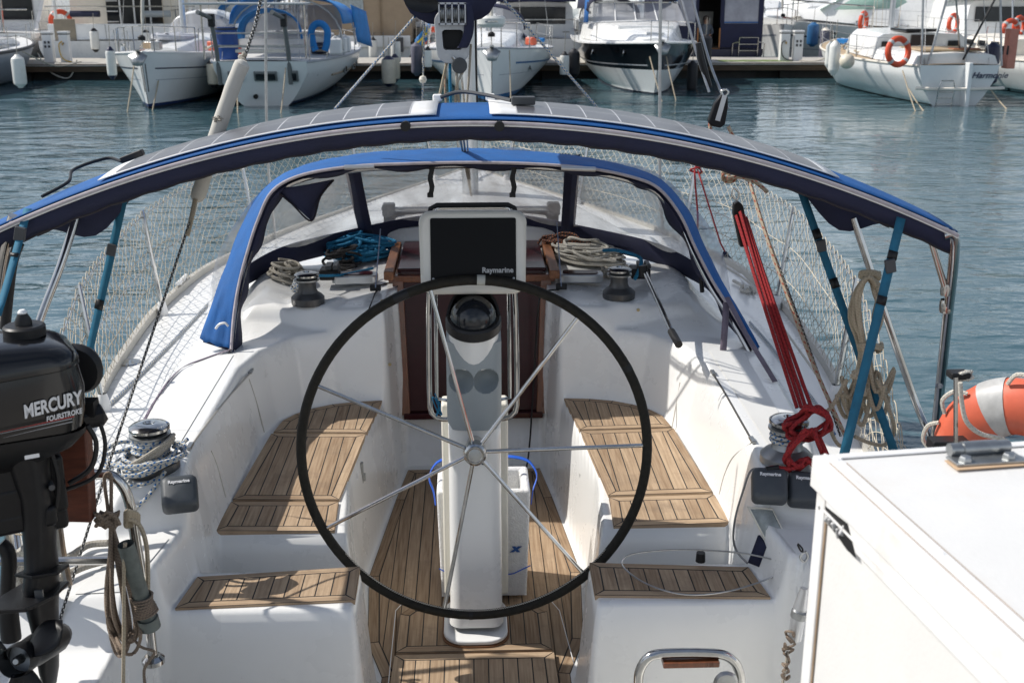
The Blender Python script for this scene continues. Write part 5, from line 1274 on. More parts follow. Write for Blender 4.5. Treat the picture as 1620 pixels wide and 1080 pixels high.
# leg: streamlined section tapering down, cavitation plate, gearcase, propeller
ax0, ax1 = U(84, 1010, y=2.42), U(33, 1041, y=2.20); pa = (ax1-ax0).normalized(); ps = pa.cross(V((0, 0, 1))).normalized()
mb = MB(); rows = []
for px, py, w_, d_, sh in ((45, 650, .046, .08, 0), (46, 690, .046, .08, 0), (47, 735, .043, .078, 0), (54, 765, .038, .075, 0), (60, 790, .034, .072, 0), (64, 860, .031, .072, 0), (66, 895, .031, .08, .0), (68, 925, .030, .10, .01), (70, 960, .026, .09, .01), (73, 1000, .022, .075, .0), (76, 1060, .016, .06, -.01), (76, 1085, .010, .045, -.015)):
    c = U(px, py, y=2.40); rows.append([c+ps*(w_*cos(t))-pa*(d_*sin(t))*(1 if sin(t) > 0 else 1.0)+pa*sh for t in np.linspace(0, 2*pi, 21)[:-1]])
mb.grid(rows, close=True).build('leg', BLKSAT, om, ang=60)
c = U(52, 938, y=2.36)
MB().prism([(-.055, -.10), (.055, -.10), (.062, .05), (.035, .17), (-.035, .17), (-.062, .05)], -.005, .005, fn=lambda x, y, z: c+ps*x+pa*y+V((0, 0, z-.10*y))).build('cavitation_plate', BLKSAT, om, bevel=.003)
c2 = U(70, 902, y=2.38)
MB().prism([(-.04, -.06), (.045, -.06), (.05, .05), (.0, .09), (-.045, .05)], -.004, .004, fn=lambda x, y, z: c2+ps*x+pa*y+V((0, 0, z-.06*y))).build('splash_plate', BLKSAT, om, bevel=.002)
L_ = (ax1-ax0).length
MB().tube([ax0-pa*.09, ax0-pa*.06, ax0-pa*.01, ax0+pa*L_*.6, ax1-pa*.03], [.008, .028, .037, .036, .032], 16).build('gearcase', BLKSAT, om)
pr_ = MB().tube([ax1-pa*.035, ax1+pa*.0, ax1+pa*.045], [.034, .036, .033], 18, caps=False).build('propeller', BLKSAT, om)
MB().tube([ax1-pa*.03, ax1-pa*.028], .033, 18).tube([ax1, ax1+pa*.03, ax1+pa*.036], [.011, .010, .006], 8).build('propeller_nut', STEELD, pr_)
e2 = ps.cross(pa).normalized()
for k in range(3):
    a0 = radians(-97+120*k); rows = []
    for i in range(9):
        r = lerp(.03, .112, i/8); sp = (.30+.42*sin(pi*min(1, .15+.85*i/8)))*(1 if i < 7 else [.8, .45][i-7]); rw = []
        for j in range(7):
            u = j/6-.5; aa = a0+u*sp*1.5*(.045/r)**.35; rw.append(ax1+(ps*cos(aa)+e2*sin(aa))*r+pa*(.035*u*2*.6)+pa*.005)
        rows.append(rw)
    MB().grid(rows).build('blade', BLKSAT, pr_, solid=.004, ang=80)
# dinghy anode
MB().box(U(62, 940, y=2.30), (.018, .006, .022)).build('anode', STEELD, om)

# things low on the port quarter behind the outboard
t = thing('fender_line', 'white three-strand mooring rope heaped on the port stern rail behind the outboard', 'rope', U(25, 900, y=2.85))
R = random.Random(81)
MB().tube(spline([U(28+R.uniform(-22, 24), 905+R.uniform(-45, 55), y=2.85+R.uniform(-.05, .05)) for k in range(22)], 4), .010, 7).build('coils', R_WHITE, t)
one(MB().tube(spline([U(0, 860, y=2.5), U(14, 880, y=2.5), U(12, 950, y=2.5), U(18, 1010, y=2.5)], 5), [.018]*10+[.024]*6, 12).build('rope_sleeve', BLACK), 'black padded sleeve on the mooring line beside the outboard leg', 'sleeve')
t = thing('stern_lashing', 'thin beige cord wound many times round the stern rail post behind the motor bracket', 'cord', U(33, 800, y=2.86))
MB().tube(spline([U(34+14*cos(k*2.0)+.10*k, 700+k*4.5+9*sin(k*1.3), y=2.85+.02*sin(k*2.)) for k in range(34)], 3), .003, 5).build('cord', R_BEIGE, t)

# ---- horseshoe lifebuoy on the starboard quarter
lc = U(1612, 732, y=2.78); Ml = Matrix.Rotation(radians(-38), 3, 'Z') @ Matrix.Rotation(radians(8), 3, 'X')
lb = thing('horseshoe_buoy', 'faded orange horseshoe lifebuoy with grey tape on the starboard stern rail', 'lifebuoy', lc)
fl_ = lambda a, rr, ww, k, n=18: lc+Ml @ (V((rr*1.0*cos(a), 0, rr*1.12*sin(a)))+V((cos(a)*.064*cos(k), .052*sin(k), sin(a)*.064*cos(k))))
def ringseg(a0, a1, n, sc=1.0):
    rows = []
    for i in range(n+1):
        a = radians(lerp(a0, a1, i/n)); rr = .150
        rows.append([lc+Ml @ V(((rr+.078*sc*cos(k))*cos(a), .060*sc*sin(k), (rr*1.12+.078*sc*cos(k))*sin(a))) for k in np.linspace(0, 2*pi, 21)[:-1]])
    return rows
rw = ringseg(-55, 235, 40)
mb = MB().grid(rw, close=True)
for e in (0, -1): mb.add(rw[e], [tuple(range(20))])
mb.build('cushion', ORANGE, lb, ang=60)
for a0, a1 in ((28, 46), (104, 123)): MB().grid(ringseg(a0, a1, 5, 1.03), close=True).build('reflective_tape', REFL, lb, ang=60)
for a0 in (60, 90, 140, 170):
    MB().tube(spline([lc+Ml @ V((r_*cos(radians(a)), -.03, r_*1.10*sin(radians(a)))) for a, r_ in ((a0-11, .222), (a0-5, .245), (a0+5, .248), (a0+11, .222))], 4), .006, 6).build('grab_line', R_WHITE, lb)
t = thing('buoy_holder', 'steel bracket rods and white cord holding the orange lifebuoy', 'bracket', U(1512, 690, y=2.72))
MB().tube(UL([(1512, 596), (1512, 700)], y=2.68), .006, 8).build('rod', STEEL, t)
MB().tube(spline(UL([(1519, 605), (1522, 640), (1530, 668), (1552, 686), (1585, 694), (1610, 712)], y=2.655), 6), .0062, 8).build('cord', R_WHITE, t)
MB().tube(spline([U(1525+18*cos(k*2.1)*(.6+.4*sin(k)), 594+7*sin(k*1.7), y=2.70+.02*sin(k*2)) for k in range(14)], 4), .005, 6).build('cord_knot', R_WHITE, t)
MB().box(U(1516, 592, y=2.70), (.05, .04, .018)).build('bracket_plate', BLACK, t, bevel=.004); MB().box(U(1500, 702, y=2.75), (.10, .05, .03)).build('bracket_plate', BLACK, t, bevel=.004)

# ---- white dock box in the near corner, on the quay
zl = 2.045
A0 = U(1290, 722, z=zl); A1 = U(1622, 1030, z=zl); Br_ = U(1640, 717, z=zl)
eL = (A1-A0).normalized(); eR = V((-eL.y, eL.x, 0)); eR = eR if eR.x > 0 else -eR
LEN_, WID = 1.05, .75; bx = thing('dock_box', 'white dock storage box with rusted steel hinge and aluminium edging beside the yacht stern', 'storage box', (A0+eL*LEN_/2+eR*WID/2).xy.to_3d()+V((0, 0, 1.03)))
def B3(u, v, z): return A0+eL*u+eR*v+V((0, 0, z))
LID = mat('off_white_panel', (.70, .695, .675), .42, var=.03, scale=5, dirt=(.62, .52, .40), dscale=7, damt=.22, bump=.05, bscale=140)
EDGE = mat('white_painted_aluminium', (.76, .76, .75), .32, var=.03, dirt=(.50, .38, .25), dscale=11, damt=.35)
lid = MB().prism([(0, 0), (LEN_, 0), (LEN_, WID), (0, WID)], -.047, -.003, fn=lambda u, v, z: B3(u, v, z)).build('lid', LID, bx, bevel=.003)
# angle trims: on the top along the near-left and far edges, and down the sides
def bar(u0, u1, v0, v1, z0, z1, name, par, m=EDGE, bev=.0025):
    return MB().prism([(u0, v0), (u1, v0), (u1, v1), (u0, v1)], z0, z1, fn=lambda u, v, z: B3(u, v, z)).build(name, m, par, bevel=bev)
bar(-.003, LEN_, -.003, .034, -.002, .0015, 'lid_trim', lid); bar(-.003, LEN_, .014, .018, .0015, .003, 'lid_trim', lid, bev=.001); bar(-.003, LEN_, -.0035, -.001, -.048, -.002, 'lid_trim', lid, bev=.001)
bar(-.003, .012, .0345, WID, -.002, .0015, 'lid_trim', lid)
bar(-.0035, -.001, -.0008, WID, -.048, -.002, 'lid_trim', lid, bev=.001)
body = MB().prism([(.012, .010), (LEN_, .010), (LEN_, WID-.01), (.012, WID-.01)], -.98, -.052, fn=lambda u, v, z: B3(u, v, z)).build('body', LID, bx, bevel=.003)
bar(.040, LEN_, .003, .0095, -.088, -.053, 'body_trim', body); bar(.040, LEN_, .0005, .003, -.072, -.068, 'body_trim', body, bev=.0008)
bar(.006, .036, .0035, .0095, -.98, -.053, 'body_trim', body); bar(.0045, .0115, .0095, .04, -.98, -.053, 'body_trim', body)
SEAM = mat('rusty_seam', (.34, .25, .17), .8, var=.4, scale=9)
for v0, z0, par in ((.0348, -.0005, lid), (.0085, -.0005, lid)): bar(.03, LEN_, v0, v0+.0013, -.003, .0005 if v0 > .02 else .0022, 'seam', par, SEAM, 0)
bar(.04, LEN_, .0025, .0062, -.0525, -.0505, 'seam', body, SEAM, 0); bar(.04, LEN_, .0066, .0082, -.0905, -.0882, 'seam', body, SEAM, 0)
bar(.0362, .0385, .0062, .0088, -.98, -.053, 'seam', body, SEAM, 0)
for u in (.02, .32, .62, .92): MB().lathe([(0, .0012), (.003, .001), (.0045, 0)], B3(u, .026, .0015), None, 10).build('rivet', EDGE, lid)
Mv = Matrix((eL, V((0, 0, 1)), -eR)).transposed()
for u, z in ((.02, -.075), (.085, -.070), (.30, -.070), (.55, -.070)): MB().lathe([(0, .0015), (.003, .0012), (.0048, 0)], B3(u, .0045, z), Matrix((eL, V((0, 0, 1)), -eR)).transposed() @ rot('X', 0), 10).build('rivet', STEELD, body)
# broken handle on the near side; black patch stands for shade in its hole
hl = MB()
hl.add([B3(u, .0025, z) for u, z in ((.040, -.062), (.115, -.055), (.150, -.092), (.120, -.094), (.085, -.088), (.052, -.085))], [(0, 1, 2, 3, 4, 5)])
hl.build('broken_handle', BLACK, body)
hb2 = MB(); R = random.Random(5)
for k in range(5): hb2.box(B3(.055+.012*k, .0045, -.076+R.uniform(-.006, .004)), (.016, .006, .012), Matrix.Rotation(R.uniform(0, 3), 3, 'Y'))
hb2.build('broken_handle', mat('torn_tape', (.42, .42, .42), .6, .2, var=.5, scale=60), body, bevel=.002)
# hinge
h0 = U(1553, 722, z=zl+.003)
uh = (h0-A0).dot(eL); vh = (h0-A0).dot(eR)
hg = MB().prism([(uh-.006, vh-.055), (uh+.028, vh-.055), (uh+.030, vh+.055), (uh-.006, vh+.055)], .0016, .006, fn=lambda u, v, z: B3(u, v, z)).build('hinge', STEELD, bx, bevel=.001)
MB().tube([B3(uh-.010, vh-.048, .013), B3(uh-.010, vh+.048, .013)], .010, 14).tube([B3(uh-.010, vh-.028, .013), B3(uh-.010, vh+.028, .013)], .0115, 14).build('hinge_barrel', STEELD, hg)
for dv in (-.036, .034): MB().lathe([(0, .008), (.008, .007), (.010, .004), (.010, 0)], B3(uh+.016, vh+dv, .006), None, 6).build('hinge_bolt', STEELD, hg)
MB().prism([(uh+.0, vh-.060), (uh+.036, vh-.060), (uh+.036, vh+.060), (uh+.0, vh+.060)], .0003, .0015, fn=lambda u, v, z: B3(u, v, z)).build('hinge_gasket', mat('rusty_sealant', (.55, .38, .24), .8), hg)
# the stone quay under it
tag(MB().prism([(-30, -6), (30, -6), (30, 1.95), (-30, 1.95)], -1.0, 1.03).build('quay', mat('pale_concrete', (.36, .34, .31), .85, var=.2, scale=4, bump=.3)), kind='structure')
# ============================================================ THE MARINA ACROSS THE FAIRWAY
ANTI = mat('dark_antifouling', (.012, .016, .030), .6, var=.3); BOOTB = mat('navy_boot_top', (.012, .03, .11), .4); BOOTBL = mat('blue_boot_top', (.03, .13, .30), .45)
HBLK = mat('black_hull_paint', (.008, .009, .011), .15, coat=.6, var=.2); HNAVY = mat('navy_hull', (.010, .013, .045), .35, var=.2); HGREY = mat('grey_hull', (.34, .36, .40), .35, var=.1)
ANTIG = mat('weedy_antifouling', (.035, .018, .014), .8, var=.6, scale=3); DECKT = mat('tan_deck', (.40, .30, .19), .7, var=.2); DECKW = mat('white_deck', (.76, .76, .74), .45, var=.05, dirt=(.5, .46, .4), dscale=2, damt=.3)
TARP = mat('tan_tarpaulin', (.36, .27, .18), .85, var=.12, scale=1.5, bump=.3, bscale=6); BLUET = mat('bright_blue_tarp', (.012, .17, .46), .75, var=.2, scale=4, bump=.4, bscale=12)
FEND = mat('white_fender', (.70, .70, .66), .45, var=.08, dirt=(.40, .36, .26), dscale=5, damt=.5); FENDC = mat('cream_fender', (.68, .62, .50), .5, var=.1, dirt=(.36, .30, .20), dscale=4, damt=.5); FENDG = mat('grey_fender', (.12, .12, .16), .7, var=.2); FENDB = mat('black_fender', (.012, .012, .015), .6)
SILL = mat('dock_concrete', (.42, .40, .36), .85, var=.18, scale=3); FASC = mat('dock_fascia_wood', (.085, .055, .032), .8, var=.5, scale=4, stretch=(.4, 4, 4)); FLOATM = mat('wet_dock_float', (.022, .020, .018), .7, var=.5, scale=2)
YELB = mat('yellow_canvas', (.62, .40, .06), .8, var=.15); REDH = mat('red_hull', (.30, .02, .02), .4); SKIN = mat('skin', (.42, .24, .17), .6); GREYSH = mat('grey_shirt', (.16, .18, .21), .9); DKTR = mat('dark_trousers', (.012, .012, .015), .9)
PALEBL = mat('pale_blue_cover', (.35, .45, .72), .7); TEAL = mat('green_bimini', (.02, .09, .085), .8); TANW = mat('warm_white', (.74, .69, .60), .4, var=.06)

class Boat:
    """local frame: stern at y=0, bow at y=L, waterline z=0"""
    def __init__(s, name, label, x, y, heading, L, B, f0, f1, tw=.7, fine=2.2, cat='boat', group=None, rake=.6, tr=.0, flare=.10, low=.28, amid=.42):
        s.L, s.B, s.f0, s.f1, s.tw, s.fine, s.rake, s.tr, s.flare, s.low, s.amid = L, B, f0, f1, tw, fine, rake, tr, flare, low, amid
        rz = pi if heading < 0 else 0
        s.root = thing(name, label, cat, (x, y, 0), rz, group); s.rz = rz
        s.R = Matrix.Rotation(rz, 3, 'Z')
    def w(s, p): return s.R @ V(p)+s.root.location
    def hw(s, t):
        h = s.B/2
        if t < s.amid: return h*lerp(s.tw, 1, sin(t/s.amid*pi/2))
        return h*max(.006, 1-((t-s.amid)/(1-s.amid))**s.fine)
    def sh(s, t): return lerp(s.f0, s.f1, t**1.6)-.06*sin(pi*t)
    def pt(s, t, q, side, out=0):
        """q: 0 waterline .. 1 sheer"""
        z = q*s.sh(t) if q >= 0 else q
        b = s.hw(t); qq = max(q, 0)
        f = (s.low+(1-s.low)*min(1, (qq+.10)/.85)**.55) if t < .55 else lerp(s.low+(1-s.low)*min(1, (qq+.10)/.85)**.55, (.56+.44*min(1, qq+.02)**.8), min(1, (t-.55)/.4))
        f = min(1, f*(1-s.flare*(1-qq))) if q >= 0 else f*.9
        y = s.L*t+(qq-1)*s.rake*max(0, (t-.6)/.4)**1.5+(1-qq)*s.tr*max(0, 1-t/.15)
        return V((side*(b*f+out), y, z))
    def hull(s, mats, boot=.10, band=None, nt=26, name='hull'):
        """mats: [topsides, boot top, antifouling, band]; band=(q0,q1) uses mats[3]"""
        qs = [-.35, -.02, .035, boot]+list(np.linspace(boot+.06, 1, 9))
        rows = []
        for i in range(nt+1):
            t = i/nt; L_ = [s.pt(t, q, -1) for q in qs[::-1]]; R_ = [s.pt(t, q, 1) for q in qs]; rows.append(L_+R_)
        n = len(qs)
        def mi(i, j):
            k = (n-2-j) if j < n-1 else (j-n)
            if j == n-1: return 2
            q = (qs[k]+qs[k+1])/2
            if k <= 1: return 2
            if k == 2: return 1
            if band and band[0] <= q <= band[1]: return 3
            return 0
        mb = MB().grid(rows, mif=mi); mb.add(rows[0], [tuple(range(2*n))])
        s.h = mb.build(name, mats, s.root, ang=50, local=True); return s.h
    def deck(s, m=None, camber=.05, z=0, t0=0, t1=1):
        rows = []
        for i in range(25):
            t = lerp(t0, t1, i/24); a = s.pt(t, 1, -1); b = s.pt(t, 1, 1); rows.append([a.lerp(b, k/8)+V((0, 0, camber*s.hw(t)/(s.B/2)*(1-(k/4-1)**2)+z)) for k in range(9)])
        return MB().grid(rows).build('deck', m or DECKW, s.root, local=True)
    def rail(s, q=1.0, out=.01, r=.02, m=None, name='rubbing_strake', t0=0, t1=.995):
        for sd in (-1, 1): MB().tube([s.pt(lerp(t0, t1, i/24), q, sd, out) for i in range(25)], r, 6).build(name, m or GELB, s.root, local=True)
    def trunk(s, secs, m, name='cabin'):
        """secs: list of (y, half width bottom, half width top, z bottom, z top)"""
        rows = [[V((-a, y, z0)), V((-lerp(a, b, .9), y, lerp(z0, z1, .85))), V((-b*.9, y, z1)), V((0, y, z1+.04)), V((b*.9, y, z1)), V((lerp(a, b, .9), y, lerp(z0, z1, .85))), V((a, y, z0))] for y, a, b, z0, z1 in secs]
        mb = MB().grid(rows)
        for e in (0, -1): mb.add(rows[e], [tuple(range(7))])
        return mb.build(name, m, s.root, ang=35, local=True)
    def stan(s, ts, h=.6, wires=(.5, 1.0), r=.012, sides=(-1, 1), name='guard_rail'):
        for sd in sides:
            for t in ts:
                p = s.pt(t, 1, sd, -.04); MB().tube([p, p+V((sd*.03, 0, h))], r, 6).build('stanchion', STEEL, s.root, local=True)
            for f in wires: MB().tube([s.pt(lerp(ts[0], ts[-1], i/12), 1, sd, -.04)+V((sd*.03*f, 0, h*f)) for i in range(13)], .007, 5).build(name, WIRE, s.root, local=True)
    def pulpit(s, t0=.86, h=.62, r=.016):
        P = [s.pt(lerp(t0, .99, i/6), 1, -1, -.03)+V((0, .0, h)) for i in range(7)]; P2 = [s.pt(lerp(.99, t0, i/6), 1, 1, -.03)+V((0, 0, h)) for i in range(7)]
        o = MB().tube(spline(P+P2, 3), r, 6).build('pulpit', STEEL, s.root, local=True)
        for t in (t0, (t0+.97)/2, .965):
            for sd in (-1, 1):
                p = s.pt(t, 1, sd, -.03); MB().tube([p, p+V((0, 0, h))], r*.9, 6).build('pulpit_leg', STEEL, o, local=True)
    def mast(s, y, z0, r=.075, h=13, m=None, boom=0, bz=1.1, cover=None, name='mast'):
        o = MB().tube([V((0, y, z0)), V((0, y, z0+h))], r, 12).build(name, m or ALU, s.root, local=True)
        for sd in (-1, 1):
            if h > 10: MB().tube([V((0, y, z0+h*.98)), s.pt(.02, 1, sd*.8, 0)], .008, 4).build('backstay', WIRE, s.root, local=True)
        if boom:
            b = MB().tube([V((0, y-.1, z0+bz)), V((0, y-boom, z0+bz+.05))], .06, 8).build('boom', ALU, s.root, local=True)
            if cover: MB().tube([V((0, y-.2, z0+bz+.28)), V((0, y-boom*.5, z0+bz+.2)), V((0, y-boom, z0+bz+.15))], [.2, .17, .10], 10).build('sail_cover', cover, b, local=True)
        return o
    def forestay(s, y, zt, roll=True, m=None):
        p = s.pt(.985, 1, 0)+V((0, -.05, .05)); p.x = 0; b = V((0, y, zt))
        o = MB().tube([p, p.lerp(b, .03), p.lerp(b, .06), p.lerp(b, 1)], [.012, .012, .045 if roll else .008, .045 if roll else .008], 8).build('furled_jib' if roll else 'forestay', m or R_WHITE, s.root, local=True)
        if roll: MB().lathe([(0, 0), (.09, 0), (.09, .08), (.04, .12)], p+V((0, -.02, .22)), None, 12).build('furler_drum', BLACK, o, local=True)
        for sd in (-1, 1): MB().tube([s.pt(y/s.L, 1, sd, -.05), b], .007, 5).build('shroud', WIRE, s.root, local=True)
    def anchor(s):
        p = s.pt(1, 1, 0); p.x = 0; p.z = s.sh(1)
        o = MB().box(p+V((0, .0, .05)), (.10, .5, .05)).build('bow_roller', STEEL, s.root, local=True, bevel=.01)
        MB().grid([[p+V((x, .16+.06*abs(x)*6, -.02-.16*(1-abs(x)*3.4)*0-.10*abs(x)*5+.06)) for x in np.linspace(-.22, .22, 7)], [p+V((x*.5, .34, -.30+.1*abs(x))) for x in np.linspace(-.22, .22, 7)]]).build('anchor', STEELD, s.root, local=True, solid=.03)
    def stripe(s, q0, q1, m, name='hull_stripe', t0=.05, t1=.97, sides=(-1, 1)):
        for sd in sides:
            MB().grid([[s.pt(lerp(t0, t1, i/24), q, sd, .006) for q in (q0, q1)] for i in range(25)]).build(name, m, s.h, local=True)
    def box(s, name, c, d, m, parent=None, bevel=.02, rx=0):
        return MB().box(c, d, rot('X', rx) if rx else None).build(name, m, parent or s.root, local=True, bevel=bevel)
    def gear(s, n, seed, t0=.1, t1=.8):
        g = random.Random(seed); ms = [WHITEP, DKGREY, BLUET, TARP, STEELD, HNAVY, ORANGE, CREAM]
        for k in range(n):
            t = g.uniform(t0, t1); sd = g.choice((-1, 1)); p = s.pt(t, 1, sd); p.x *= g.uniform(.55, .85); p.z += .06; m = g.choice(ms); q = g.random()
            if q < .35: MB().box(p+V((0, 0, .12)), (g.uniform(.15, .4), g.uniform(.2, .5), g.uniform(.12, .3)), rot('Z', g.uniform(0, 90))).build('deck_bag', m, s.root, local=True, bevel=.04)
            elif q < .6: MB().lathe([(0, .0), (.09, 0), (.07, .08), (.06, .14), (.07, .17), (0, .17)], p, None, 12).build('deck_winch', STEEL, s.root, local=True)
            else: MB().tube(spline([p+V((g.uniform(-.2, .2), g.uniform(-.25, .25), .03+g.uniform(0, .1))) for j in range(12)], 3), .018, 5).build('line_coil', g.choice((R_WHITE, R_GREY, R_BEIGE, R_BLUEF)), s.root, local=True)
        for k in range(n//2):
            t = g.uniform(.2, .8); y = s.L*t; MB().tube([V((g.uniform(-.3, .3), y, s.f0+.4)), V((g.uniform(-.1, .1), y+g.uniform(-1, 1), s.f0+9))], .006, 4).build('halyard', g.choice((WIRE, R_WHITE, R_BEIGE)), s.root, local=True)
    def tube(s, name, pts, r, m, parent=None, n=6): return MB().tube(pts, r, n).build(name, m, parent or s.root, local=True)
    def hood(s, y, w_, h, ln, z0, m, win=TINTGL, name='spray_hood'):
        """canvas spray hood, open aft, clear front: y of its aft hoop, sloping to y+ln"""
        rows = [[V((w_*cos(a)*f, y+ln*u, z0+h*(1-.0*u)*sin(a)**.7*g)) for a in np.linspace(0.02, pi-.02, 15)] for u, f, g in ((0, 1, 1), (.35, .97, .98), (.55, .93, .88))]
        o = MB().grid(rows).build(name, m, s.root, local=True, solid=.02, ang=80)
        rows = [[V((w_*cos(a)*f, y+ln*u, z0+h*sin(a)**.7*g)) for a in np.linspace(0.02, pi-.02, 15)] for u, f, g in ((.55, .93, .88), (1.0, .85, .02))]
        MB().grid(rows).build('hood_window', win, o, local=True, ang=80); return o

def fender(p, L=.62, r=.12, m=FEND, tip=None, label='', line=.5, group=None, ball=False):
    t = thing('boat_fender' if not ball else 'ball_fender', label, 'fender', p, 0, group)
    pr = [(0, -L/2), (r*.35, -L/2), (r*.5, -L/2+.04), (r*.92, -L/2+.10), (r, -L/2+.16), (r, L/2-.16), (r*.92, L/2-.10), (r*.5, L/2-.04), (r*.3, L/2), (0, L/2)] if not ball else [(r*sin(a), -r*cos(a)) for a in np.linspace(0, pi, 12)]+[(.05, r), (.03, r+.08), (0, r+.08)]
    n = len(pr)
    MB().lathe(pr, p, None, 16, mif=(lambda i, j: 1 if (tip and (i < 3 or i > n-5)) else 0)).build('float', [m, tip or m], t)
    MB().tube([V(p)+V((0, 0, L/2)), V(p)+V((.02, .03, L/2+line))], .010, 5).build('lanyard', R_GREY, t)
    return t
def ring(p, R_, r, rz, label, tilt=0, name='lifebuoy_ring', group=None):
    t = thing(name, label, 'lifebuoy', p, 0, group); M_ = Matrix.Rotation(rz, 3, 'Z') @ Matrix.Rotation(tilt, 3, 'X')
    MB().tube([V(p)+M_ @ V((R_*cos(a), 0, R_*sin(a))) for a in np.linspace(0, 2*pi, 33)[:-1]], r, 10, closed=True).build('ring', REDRING, t)
    for k in range(4):
        a0 = radians(45+90*k); MB().tube([V(p)+M_ @ V((R_*cos(a0+d), 0, R_*sin(a0+d))) for d in (-.12, 0, .12)], r*1.06, 10).build('reflective_band', REFL, t)
    return t

# ---- pontoon
PZ = .50
po = thing('pontoon', 'long floating pontoon with pale deck and dark timber fascia across the fairway', 'pontoon', (0, 39, 0))
MB().box((0, 39.35, .44), (110, 3.3, .12)).build('deck', SILL, po)
MB().box((0, 37.66, .36), (110, .10, .22)).build('fascia', FASC, po)
MB().box((0, 37.6, .445), (110, .04, .03)).build('edge_strip', SILL, po)
for k in range(-14, 15): MB().box((k*3.9, 39.3, .10), (3.1, 2.9, .44)).build('float', FLOATM, po)
MB().box((0, 39.3, .1), (108, 2.4, .3)).build('float', FLOATM, po)
one(MB().grid([[V((x, y, .506+.012*sin(x*9)*sin(y*7))) for y in (38.0, 38.5, 39)] for x in np.linspace(8.2, 10.6, 20)]).build('grass_mat', mat('green_mat', (.12, .17, .05), .95, var=.4, scale=20)), 'strip of green matting on the pontoon in front of the navy cabin boat', 'mat')
for i, (px, wpx, lab) in enumerate(((80, 15, 'white service pedestal with a row of sockets on the pontoon, nearer the grey boat'), (106, 14, 'white service pedestal with coiled yellow hose on the pontoon near the catamaran stern'), (1239, 13, 'white service pedestal with brass tap on the pontoon beside the navy cabin boat'), (1260, 14, 'white service pedestal with sockets on the pontoon, farther from the navy boat'))):
    p = U(px, 100, y=38.6); p.z = PZ
    t = thing('service_pedestal', lab, 'power pedestal', p, 0, 'service pedestals on the pontoon')
    w_ = .30
    MB().box(p+V((0, 0, .46)), (w_, .25, .92)).build('post', WHITEP, t, bevel=.015)
    MB().box(p+V((0, 0, .945)), (w_+.03, .28, .06)).build('cap', WHITEP, t, bevel=.01)
    MB().box(p+V((0, -.005, .885)), (w_+.012, .26, .03)).build('band', DKGREY, t)
    if i in (0, 3):
        for dx in (-.06, .06):
            for dz in (.5, .63): MB().box(p+V((dx, -.13, dz)), (.07, .02, .08)).build('socket', DKGREY, t, bevel=.01)
    else:
        MB().tube([p+V((0, -.13, .6)), p+V((0, -.22, .6)), p+V((0, -.23, .54))], .025, 8).build('tap', mat('brass', (.30, .2, .07), .4, .8) if i == 1 else bpy.data.materials['brass'], t)
        MB().tube(spline([p+V((-.02, -.2, .66)), p+V((-.14, -.18, .55)), p+V((-.10, -.18, .2)), p+V((.05, -.2, .06)), p+V((.25, -.3, .03))], 6), .018, 6).build('hose', YELB if i == 1 else DKGREY, t)

# ---- B1: white sloop, bow out
b = Boat('white_sloop', 'white sloop moored bow out, anchor at its stem and thin blue hull lines', -7.75, 38.4, -1, 10.5, 3.7, 1.05, 1.34, .72, 2.5, 'sailboat', rake=.30)
b.hull([GELB, BOOTB, ANTI], boot=.085); b.deck(); b.rail(1.0, .0, .022, WHITEP, 'gunwale'); b.stripe(.70, .725, HNAVY); b.stripe(.50, .512, HGREY)
b.trunk([(2.6, 1.05, .95, 1.05, 1.5), (5.2, .95, .85, 1.1, 1.55), (7.0, .7, .55, 1.18, 1.5), (8.2, .35, .25, 1.25, 1.30)], GEL)
b.box('portlight', (-.93, 4.6, 1.38), (.03, 1.6, .14), DARKGL); b.box('portlight', (.93, 4.6, 1.38), (.03, 1.6, .14), DARKGL)
b.stan([.12, .3, .48, .66, .84], .58); b.pulpit(.85, .60); b.mast(6.1, 1.5, .08, 13, boom=4.0, cover=None); b.forestay(6.1, 13.5, True); b.anchor()
b.hood(2.9, 1.05, .75, 1.6, 1.45, GEL)
b.box('windlass', (0, 9.0, 1.42), (.22, .3, .2), STEELD)
rr_ = random.Random(4); b.tube('flaked_sail', spline([V((rr_.uniform(-.5, .5), 7.0+rr_.uniform(-.7, .9), 1.50+.12*rr_.random())) for k in range(14)], 4), .075, GREYP if False else mat('grey_white_cloth', (.52, .53, .56), .8, var=.2), n=8)
bow = b.w(b.pt(1, 0, 0))
p = b.w(b.pt(1, .62, 0)); MB().prism([(-.05, -.50), (.07, -.46), (.13, .30), (-.06, .34)], -.12, .14, fn=lambda x, y, z: V((p.x+x, p.y-.02+z*.5-y*.10, p.z+y))).build('stem_guard', DKGREY, b.root, bevel=.02, local=False) if False else None
b.grid_ = MB().grid([[b.pt(.993, q, sd, .012) for sd in (-1, 1)] for q in np.linspace(.30, .80, 6)]).build('stem_guard', DKGREY, b.root, local=True, solid=.04)
b.gear(14, 1)
